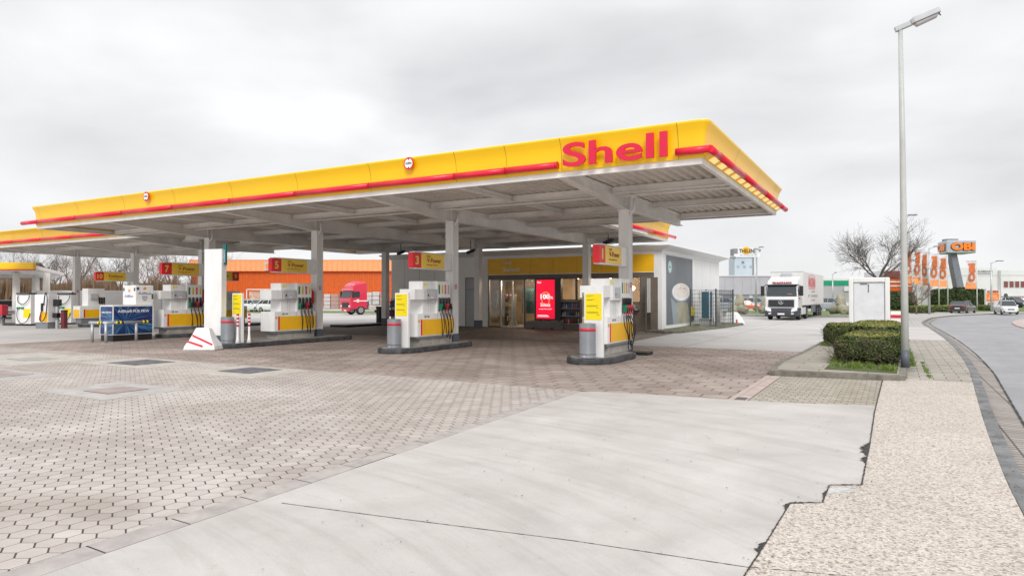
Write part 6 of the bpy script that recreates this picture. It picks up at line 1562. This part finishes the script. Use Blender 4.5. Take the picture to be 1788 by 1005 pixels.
flag(1593.5, 434, 12, 495, 84, 0); flag(1609, 436, 13, 496, 85, 1); flag(1621, 441, 12, 498, 86, 2)
flag(1639.5, 443.5, 15, 500, 84, 3); flag(1655, 447.5, 15.5, 501, 84, 4); flag(1706, 455.5, 18, 504, 78, 5)
def far_lamp(u, vt, vb, arm, lab, side=1):
    d = 1.65 * FPX / (vb - 517.35); x_, y_ = pd(u, d); t_ = thing('far_street_lamp', lab, 'street lamp', (x_, y_, 0), rz=R(YAW), group='street lamps further down the road')
    zt = hz(vt, d); MB().tube([(0, 0, 0), (0, 0, zt)], [.11, .06], 8).build('post', STEEL, t_)
    MB().tube([(0, 0, zt - .05), (side * arm * .5, 0, zt + .15)], .05, 6).build('arm', STEEL, t_)
    MB().box(min(side * arm * .45, side * arm), max(side * arm * .45, side * arm), -.12, .12, zt + .12, zt + .22).build('lamp_head', MG, t_, bevel=.03)
far_lamp(1622.5, 433, 548, 1.1, 'grey street lamp standing among the flag poles'); far_lamp(1731, 458, 544, 1.3, 'thin street lamp before the orange and white info board'); far_lamp(1576, 379, 556, 1.1, 'street lamp hidden behind the near lamp post')
far_lamp(1454, 478, 541, .5, 'thin lamp before the green striped hall')
far_lamp(1320, 434, 545, .8, 'thin dark lamp between the tower and the truck', side=1)
d = 86; t_ = bld('info_board', 'orange and white info board behind the white delivery van', 1733, d, 'sign')
MB().box(ux(1721, 1733, d), ux(1745.5, 1733, d), 0, .25, hz(535, d), hz(505.5, d)).box(ux(1722, 1733, d), ux(1725, 1733, d), .05, .2, 0, hz(535, d)).box(ux(1741, 1733, d), ux(1744, 1733, d), .05, .2, 0, hz(535, d)).build('board', WHB, t_)
MB().box(ux(1722.3, 1733, d), ux(1744, 1733, d), -.04, -.001, hz(526, d), hz(512, d)).build('orange_panel', OR2, t_)
text('board_letters', 'OBI', pm('board_red', (.55, .08, .04), .5), t_, (ux(1723, 1733, d), -.05, hz(510.8, d)), (1, 0, 0), (0, 0, 1), ux(1743, 1723, d), .30, .04, bold=.03)
text('board_text', 'Baumarkt', TXW, t_, (ux(1726.5, 1733, d), -.06, hz(517.6, d)), (1, 0, 0), (0, 0, 1), ux(1739.5, 1726.5, d), .14, .03, bold=.02)
text('board_text', 'Gartencenter', TXW, t_, (ux(1723.5, 1733, d), -.06, hz(521.6, d)), (1, 0, 0), (0, 0, 1), ux(1742.5, 1723.5, d), .16, .03, bold=.02)
text('board_text', '\u2190 P', BLKP, t_, (ux(1725, 1733, d), -.06, hz(530.5, d)), (1, 0, 0), (0, 0, 1), ux(1739, 1725, d), .17, .03) if False else MB().box(ux(1724.5, 1733, d), ux(1728, 1733, d), -.05, -.001, hz(530.5, d), hz(528.5, d)).box(ux(1733, 1733, d), ux(1739, 1733, d), -.05, -.001, hz(530.8, d), hz(528.6, d)).build('black_symbols', BLKP, t_)
d = 84; t_ = bld('round_road_sign', 'round road sign seen from behind above the white delivery van', 1755.5, d, 'road sign')
MB().tube([(0, 0, 0), (0, 0, hz(512, d))], .04, 6).build('post', STEEL, t_); q_ = MB().lathe([(.26, 0), (.26, .03)], 24).build('disc', DG, t_, loc=(0, -.05, hz(515.5, d))); q_.rotation_euler.x = R(90)
# far shrubs and hedges
hedge('dark_shrub', 'dark evergreen shrub mass below the flags, left part', *pd(1645, 92), 0, ux(1664, 1626, 92), 3, 2.7, 2200, .16, rz=R(YAW), cat='shrub', group='dark shrubs behind the flag poles', mats=[LEAFD, LEAFD], p=3, seed=21)
hedge('dark_shrub', 'dark evergreen shrub mass behind the dark estate car', *pd(1680, 92), 0, ux(1697, 1658, 92), 3, 2.9, 2400, .16, rz=R(YAW), cat='shrub', group='dark shrubs behind the flag poles', mats=[LEAFD, LEAFD], p=3, seed=22)
hedge('dark_shrub', 'dark evergreen shrub between the pylon leg and the info board', *pd(1706, 93), 0, ux(1722, 1692, 93), 3, 2.7, 2000, .16, rz=R(YAW), cat='shrub', group='dark shrubs behind the flag poles', mats=[LEAFD, LEAFD], p=3, seed=23)
hedge('dark_shrub', 'dark shrub under the orange shop front', *pd(1566, 80), 0, ux(1590, 1536, 80), 3, 2.3, 2200, .16, rz=R(YAW), cat='shrub', group='dark shrubs behind the flag poles', mats=[LEAFD, LEAFD], p=3, seed=24)
hedge('low_hedge', 'long low green hedge left of the far street lamp', *pd(1605, 66), 0, ux(1626, 1580, 66), 2, .72, 3000, .09, rz=R(YAW), group='low hedges along the bend', p=4, seed=31)
hedge('low_hedge', 'low green hedge in front of the dark estate car', *pd(1645, 71), 0, ux(1672, 1618, 71), 2, .70, 3000, .09, rz=R(YAW), group='low hedges along the bend', p=3, seed=32)
hedge('low_hedge', 'low green hedge between the estate car and the white van', *pd(1722, 78), 0, ux(1738, 1705, 78), 2, .65, 2000, .09, rz=R(YAW), group='low hedges along the bend', p=3, seed=33)
# tetrapods
TET = pm('tetrapod_concrete', (.36, .34, .25), .85, var=.3, scale=1.2, bump=.4, bscale=12)
def tetrapod(u, d, s, rz, lab):
    x_, y_ = pd(u, d); t_ = thing('tetrapod', lab, 'tetrapod', (x_, y_, 0), rz=R(YAW) + rz, group='concrete tetrapods on the verge')
    mb = MB(); c = Vector((0, 0, .72 * s))
    dirs = [Vector((0, 0, 1))] + [Vector((math.cos(a_) * .94, math.sin(a_) * .94, -.33)) for a_ in (-math.pi/2, math.pi/6, 5*math.pi/6)]
    for k, dd_ in enumerate(dirs):
        L = 1.2 * s if k == 0 else 1.02 * s
        mb.tube([c - dd_ * .1, c + dd_ * L * .5, c + dd_ * (L - .06), c + dd_ * L], [.52 * s, .40 * s, .29 * s, .24 * s], 14)
    mb.build('concrete_body', TET, t_)
tetrapod(1291, 58, .95, R(20), 'large concrete tetrapod left of the truck')
tetrapod(1336, 60, .85, R(70), 'concrete tetrapod half hidden by the truck cab')
tetrapod(1468, 57, .95, R(-10), 'concrete tetrapod left of the white equipment housing')
sheet('verge_strip', [gp(1262, 549), gp(1500, 552), pd(1500, 72), pd(1262, 74)], .06, GRASSD, .1)
sheet('verge_kerb', [gp(1262, 551.5), gp(1500, 554), gp(1500, 552), gp(1262, 549)], .10, CONC, .1)
def mesh_fence(u0, u1, d, h_, lab, step=2.5):
    x0, y0 = pd(u0, d); x1, y1 = pd(u1, d); L = math.hypot(x1 - x0, y1 - y0); t_ = thing('mesh_fence', lab, 'fence', (x0, y0, 0), rz=math.atan2(y1 - y0, x1 - x0))
    mb = MB(); n = int(L / .25)
    for k in range(n + 1): mb.tube([(L * k / n, 0, .05), (L * k / n, 0, h_)], .008, 3)
    for k in range(7): mb.tube([(0, 0, .1 + (h_ - .1) * k / 6), (L, 0, .1 + (h_ - .1) * k / 6)], .012, 3)
    mb.build('wire_mesh', pm('fence_wire', (.35, .37, .38), .5), t_)
    for k in range(int(L / step) + 1): MB().box(k * step - .04, k * step + .04, -.04, .04, 0, h_ + .05).build('post', pm('fence_post', (.32, .34, .35), .5), t_)
mesh_fence(1240, 1500, 74, 1.9, 'wire mesh fence before the grey hall and parked cars')

# ================================================================== FAR BACKGROUND, left
d = 98; t_ = bld('orange_store', 'large orange ribbed store with pale orange upper band behind the pumps', 560, d)
X0, X1 = ux(330, 560, d), ux(760, 560, d)
MB().box(X0, X1, .6, 30, 0, hz(472.5, d)).build('lower_wall', ORNG, t_); ribs(X0, X1, .6, 0, hz(472.5, d), .75, .12).build('lower_ribs', pm('orange_rib', (.66, .12, .0), .5), t_)
MB().box(X0, X1, 0, 30, hz(473, d), hz(454, d)).build('upper_band', ORNL, t_); ribs(X0, X1, 0, hz(473, d), hz(454, d), .75, .12).build('upper_ribs', pm('orange_light_rib', (.90, .33, .12), .5), t_)
MB().box(X0, X1, -.08, 30, hz(454, d), hz(453, d)).build('roof_edge', pm('roof_edge_peach', (.8, .45, .3), .5), t_)
q_ = MB().box(ux(462, 560, d), ux(505, 560, d), -.14, -.09, hz(472, d), hz(457, d)).build('logo_board', LG, t_)
text('logo_letters', 'O', OR2, q_, (ux(464, 560, d), -.18, hz(470, d)), (1, 0, 0), (0, 0, 1), ux(480, 464, d), hz(459, d) - hz(470, d), .04, bold=.1)
mesh_fence(430, 700, 80, 1.35, 'wire mesh fence behind the red tractor unit', 3)
PAL = pm('stacked_goods_grey', (.52, .51, .50), .7, var=.1, scale=4); PAR = pm('stacked_goods_red', (.42, .25, .22), .7, var=.15, scale=4)
def stack(u, wpx, vt, d, mat, lab):
    x_, y_ = pd(u, d); t_ = thing('pallet_stack', lab, 'pallet stack', (x_, y_, 0), rz=R(YAW), group='stacked pallets before the orange store'); w_ = wpx / FPX * d; h_ = hz(vt, d)
    n = 4
    for k in range(n): MB().box(-w_/2 + .02 * (k % 2), w_/2, 0, 1.0, h_ * k / n + .06, h_ * (k + 1) / n - .02).build('wrapped_load', mat, t_, bevel=.03)
    mb = MB()
    for k in range(n): mb.box(-w_/2, w_/2, .02, .98, h_ * k / n, h_ * k / n + .06)
    mb.build('pallet_boards', pm('pallet_wood', (.30, .22, .14), .8), t_)
stack(571, 11, 513, 88, PAL, 'grey wrapped pallet stack right of the column of lane five'); stack(584, 13, 513, 88, PAR, 'reddish pallet stack left of the red tractor unit')
stack(643, 12, 510, 86, PAL, 'grey wrapped pallet stack just right of the red cab'); stack(656, 12, 509, 86, PAL, 'grey wrapped pallet stack, right neighbour behind the tractor chassis'); stack(668, 9, 513, 86, PAR, 'reddish pallet stack left of the rear column')
t_ = bld('cage_container', 'white framed cage of orange goods behind the white cars', 463, 84, 'cage')
MB().box(-2.4, -2.3, 0, .1, 0, 2.6).box(2.3, 2.4, 0, .1, 0, 2.6).box(-2.4, 2.4, 0, .1, 2.5, 2.6).box(-2.4, 2.4, 1.9, 2.0, 2.5, 2.6).box(-.05, .05, 0, .1, 0, 2.5).build('frame', WHB, t_)
MB().box(-2.2, 2.2, .4, 1.8, 0, 2.3).build('goods', pm('pale_orange_goods', (.62, .42, .32), .7, var=.25, scale=2), t_, bevel=.05)
sheet('lawn', [gp(370, 546), gp(690, 546.5), gp(690, 543), gp(370, 542)], .02, GRASSD)
# low white wall, guard rail, small canopy at far left
d = 47; t_ = bld('white_container_wall', 'long low white container wall behind the left pumps', 190, d, 'container')
MB().box(ux(55, 190, d), ux(345, 190, d), 0, 2.4, .25, hz(507, d)).build('wall', pm('container_white', (.74, .74, .73), .45, var=.03), t_, bevel=.03)
MB().box(ux(55, 190, d), ux(345, 190, d), .3, 2.0, 0, .25).build('plinth', MG, t_)
mb = MB()
for u in (64, 126, 165, 215, 282, 330): mb.box(ux(u, 190, d) - .02, ux(u, 190, d) + .02, -.01, 0, .3, hz(508, d))
mb.build('wall_joint', LG, t_)
d = 41; t_ = bld('crash_barrier', 'grey steel crash barrier running along the far left edge', 60, d, 'guard rail')
MB().prof([(0, .55), (-.06, .60), (-.06, .66), (0, .70), (-.06, .74), (-.06, .82), (0, .86), (.02, .86), (.02, .55)], 'x', ux(-60, 60, d), ux(150, 60, d)).build('rail', STEEL, t_)
for u in range(-40, 150, 38): MB().box(ux(u, 60, d) - .05, ux(u, 60, d) + .05, .02, .12, 0, .8).build('post', STEEL, t_)
d = 43; x_, y_ = pd(58, d)
t_ = thing('small_canopy', 'smaller white canopy with a yellow front at the far left', 'canopy', (x_, y_, 0), rz=R(YAW))
MB().box(-30, 0, 0, .25, hz(470, d), hz(458, d)).build('yellow_fascia', YEL, t_, bevel=.02); MB().box(-30, .01, -.03, .2, hz(471.5, d), hz(470, d)).build('red_edge', REDP, t_)
MB().prism([(-30, .25), (0, .25), (-7.5, 14.1), (-37, 14.1)], hz(469, d), hz(463, d)).build('roof_slab', WC, t_)
for y in (2.5, 7, 11.5): MB().prof([(y - .9, hz(469, d)), (y + .9, hz(469, d)), (y + .2, hz(476, d)), (y - .2, hz(476, d))], 'x', -30, -.53 * y - .5).build('roof_rib', WC, t_)
for x, y in ((-.9, 2.5), (-2.6, 2.0), (-4.9, 7), (-8, 11.5)):
    MB().tube([(x, y, 0), (x, y, hz(474, d))], [.22, .20], 12).build('column', WC, t_)
t_ = bld('dark_roof_house', 'dark roofed house above the small far left canopy', 20, 110, 'house')
MB().box(-2.5, 2.6, 0, 5, 0, 5.0).build('wall', pm('house_wall', (.25, .22, .2), .8), t_); MB().prof([(-1, 5.0), (6, 5.0), (2.5, 7.4)], 'x', -3, 3.0).build('roof', pm('dark_roof', (.07, .065, .075), .7), t_)
MB().box(1.2, 2.2, -.6, .6, 5.7, 6.6).build('dormer', WHB, t_)

# ================================================================== BARE TREES
BARK = pm('bark', (.115, .10, .085), .85, var=.25, scale=8)
BARKR = pm('bark_reddish', (.20, .14, .115), .85, var=.25, scale=4)
def bare_tree(name, lab, x, y, z0, stems, h, spread, seed, mat, depth=5, group=None, r0=.09, lean=.25, rz=0, nb=(2, 4), minr=.004, dens=1.0, up=.12):
    t_ = thing(name, lab, 'tree', (x, y, 0), rz=rz, group=group); r_ = random.Random(seed)
    tr, cr_ = MB(), MB()
    def grow(p, dir_, L, r, lev):
        pts = [p]; rs = [r]; d_ = dir_.copy(); n = 4
        for k in range(n):
            d_ = (d_ + Vector((r_.gauss(0, .13), r_.gauss(0, .13), r_.gauss(0, .08) + up * .35))).normalized(); p = p + d_ * L / n; pts.append(p); rs.append(max(minr, r * (1 - .42 * (k + 1) / n)))
        (tr if lev <= 1 else cr_).tube(pts, rs, 7 if lev <= 1 else (4 if lev < 4 else 3), cap=lev <= 1)
        if lev >= depth: return
        for i in range(r_.randint(*nb)):
            k = r_.randint(1, n); q = pts[k]; ax_ = Vector((r_.gauss(0, 1), r_.gauss(0, 1), r_.gauss(0, 1))).normalized(); nd = (Matrix.Rotation(r_.uniform(.35, .95), 3, d_.cross(ax_).normalized()) @ d_)
            grow(q, nd, L * r_.uniform(.55, .82), rs[k] * r_.uniform(.5, .72), lev + 1)
        grow(pts[-1], d_, L * .72, rs[-1] * .9, lev + 1)
    tr.tube([(0, 0, 0), (0, 0, z0)], [r0 * 1.6, r0 * 1.25], 8)
    for i in range(stems):
        a_ = 2 * math.pi * (i + r_.uniform(-.2, .2)) / stems; dv = Vector((math.cos(a_) * spread, math.sin(a_) * spread, 1)).normalized()
        grow(Vector((0, 0, z0 * .97)), dv, h * r_.uniform(.30, .38), r0 * r_.uniform(.65, .9), 1)
    tr.build('trunk', mat, t_, norm=False); cr_.build('crown', mat, t_, norm=False)
    return t_
x_, y_ = pd(1534, 47)
bare_tree('bare_tree', 'spreading leafless tree rising behind the white equipment housing', x_, y_, 2.9, 5, 5.3, 1.05, 12, BARK, depth=5, r0=.085, nb=(3, 4), minr=.0055, up=.06)
x_, y_ = pd(1600, 62); bare_tree('bare_bush', 'thin leafless bush among the flag poles', x_, y_, .8, 5, 3.4, .8, 14, BARKR, depth=4, r0=.05, minr=.012)
protos = []
fu = [(25, 92), (82, 96), (130, 88), (165, 95), (205, 90), (240, 97), (300, 92), (345, 98), (395, 104), (440, 118), (478, 120), (185, 110), (100, 112), (60, 100), (270, 104), (600, 135), (625, 140)]
names = ['above the small far left canopy', 'left of the leftmost column', 'just right of the leftmost column', 'above lane sign ten, left one', 'above lane sign ten, right one', 'right of the column behind the blue cabinet', 'left of lane sign seven', 'behind lane sign seven', 'just right of the tall white slab', 'above the orange store, left one', 'above the orange store, left of lane sign five', 'far row above lane sign ten', 'far row between the left columns', 'right of the dark roofed house', 'between the column of sign ten and lane sign seven', 'far behind the orange store right of column five', 'far behind the orange store, furthest right']
for i, (u, d) in enumerate(fu):
    x_, y_ = pd(u, d); lab = 'leafless background tree ' + names[i]
    if i < 3:
        o = bare_tree('background_tree', lab, x_, y_, 2.2, 4, 7.4, .55, 40 + i, BARKR if i != 1 else BARK, depth=5, r0=.14, group='leafless trees behind the station', nb=(2, 3), minr=.009)
        protos.append(o)
    else:
        o = copy_tree(protos[i % 3]); o.location = (x_, y_, 0); o.rotation_euler.z = i * 1.7; s_ = (1.0, .9, 1.05, .85)[i % 4]; o.scale = (s_, s_, s_); o['label'] = lab
# brown thicket
THK = leaf_mat('dry_thicket', (.10, .065, .04), (.20, .13, .08), (.34, .24, .15))
mb = MB(); rg = random.Random(77)
for i in range(17000):
    u = rg.uniform(-60, 372); d = 84 + rg.uniform(-3, 5); x_, y_ = pd(u, d); zt = (3.75 + .35 * math.sin(u * .05) + .25 * math.sin(u * .17)) * rg.uniform(.5, 1.08)
    a_ = rg.uniform(0, 6.3); w_ = .05 * rg.uniform(.5, 1.4); lx = rg.gauss(0, .22); z0 = rg.uniform(0, zt * .6)
    mb.face([(x_ - w_ * math.cos(a_), y_ - w_ * math.sin(a_), z0), (x_ + w_ * math.cos(a_), y_ + w_ * math.sin(a_), z0), (x_ + lx, y_ + rg.gauss(0, .2), zt)])
a0, a1 = pd(-60, 88), pd(372, 88)
for k in range(40):
    p = Vector(a0).lerp(Vector(a1), k / 40); q = Vector(a0).lerp(Vector(a1), (k + 1) / 40); h0 = 3.1 + .3 * math.sin(k * .5)
    mb.face([(p.x, p.y, 0), (q.x, q.y, 0), (q.x, q.y, h0), (p.x, p.y, h0)])
tag(mb.build('thicket', THK, norm=False), 'dry brown thicket running behind the left pumps', 'thicket', kind='stuff')
# stray kerbs under the canopy
x0, y0 = gp(590, 570); x1, y1 = gp(673, 567)
t_ = thing('rear_kerb', 'black low kerb block right of the column of lane five', 'kerb', ((x0 + x1) / 2, (y0 + y1) / 2, 0)); MB().box(-.6, .6, -1.9, 1.6, 0, .12).build('kerb', BLK, t_, bevel=.02)
x_, y_ = gp(668, 566)
t_ = thing('dark_bin', 'slim dark post at the foot of the rear column', 'post', (x_ , y_ - .3, 0)); MB().box(-.13, .13, -.13, .13, 0, 1.05).build('post', BLKP, t_, bevel=.03); MB().box(-.14, .14, -.14, .14, .95, 1.07).build('red_cap', pm('dark_red', (.16, .02, .03), .5), t_)
x_, y_ = pd(1, 40)
t_ = thing('red_cabinet', 'red cabinet cut by the left edge behind the crash barrier', 'cabinet', (x_, y_, 0), rz=R(YAW)); MB().box(-.45, .10, 0, .5, .5, 1.15).build('cabinet', REDL, t_, bevel=.03); MB().box(-.05, .05, .2, .3, 0, .4).build('leg', DG, t_)
# cameras hung below the rear canopy edge
for i, (u, v) in enumerate(((700, 443), (822, 441), (1062, 424))):
    d_ = ray(u, v); tt = 27.5 / d_.y; p = Vector((d_.x * tt, 27.5, H + d_.z * tt))
    t_ = thing('security_camera', 'dark security camera hanging under the canopy, %s' % ['left of lane sign three', 'right of the third column', 'just left of the first column'][i], 'camera', p, group='cameras under the canopy')
    MB().tube([(0, 0, .12), (0, 0, max(.2, 4.4 - p.z))], .02, 6).build('stem', DG, t_); MB().tube([(-.22, 0, 0), (.20, .0, .12)], .08, 10).build('camera_body', BLKP, t_); MB().tube([(.1, 0, .04), (.28, 0, .16)], .04, 8).build('lens_hood', DG, t_)
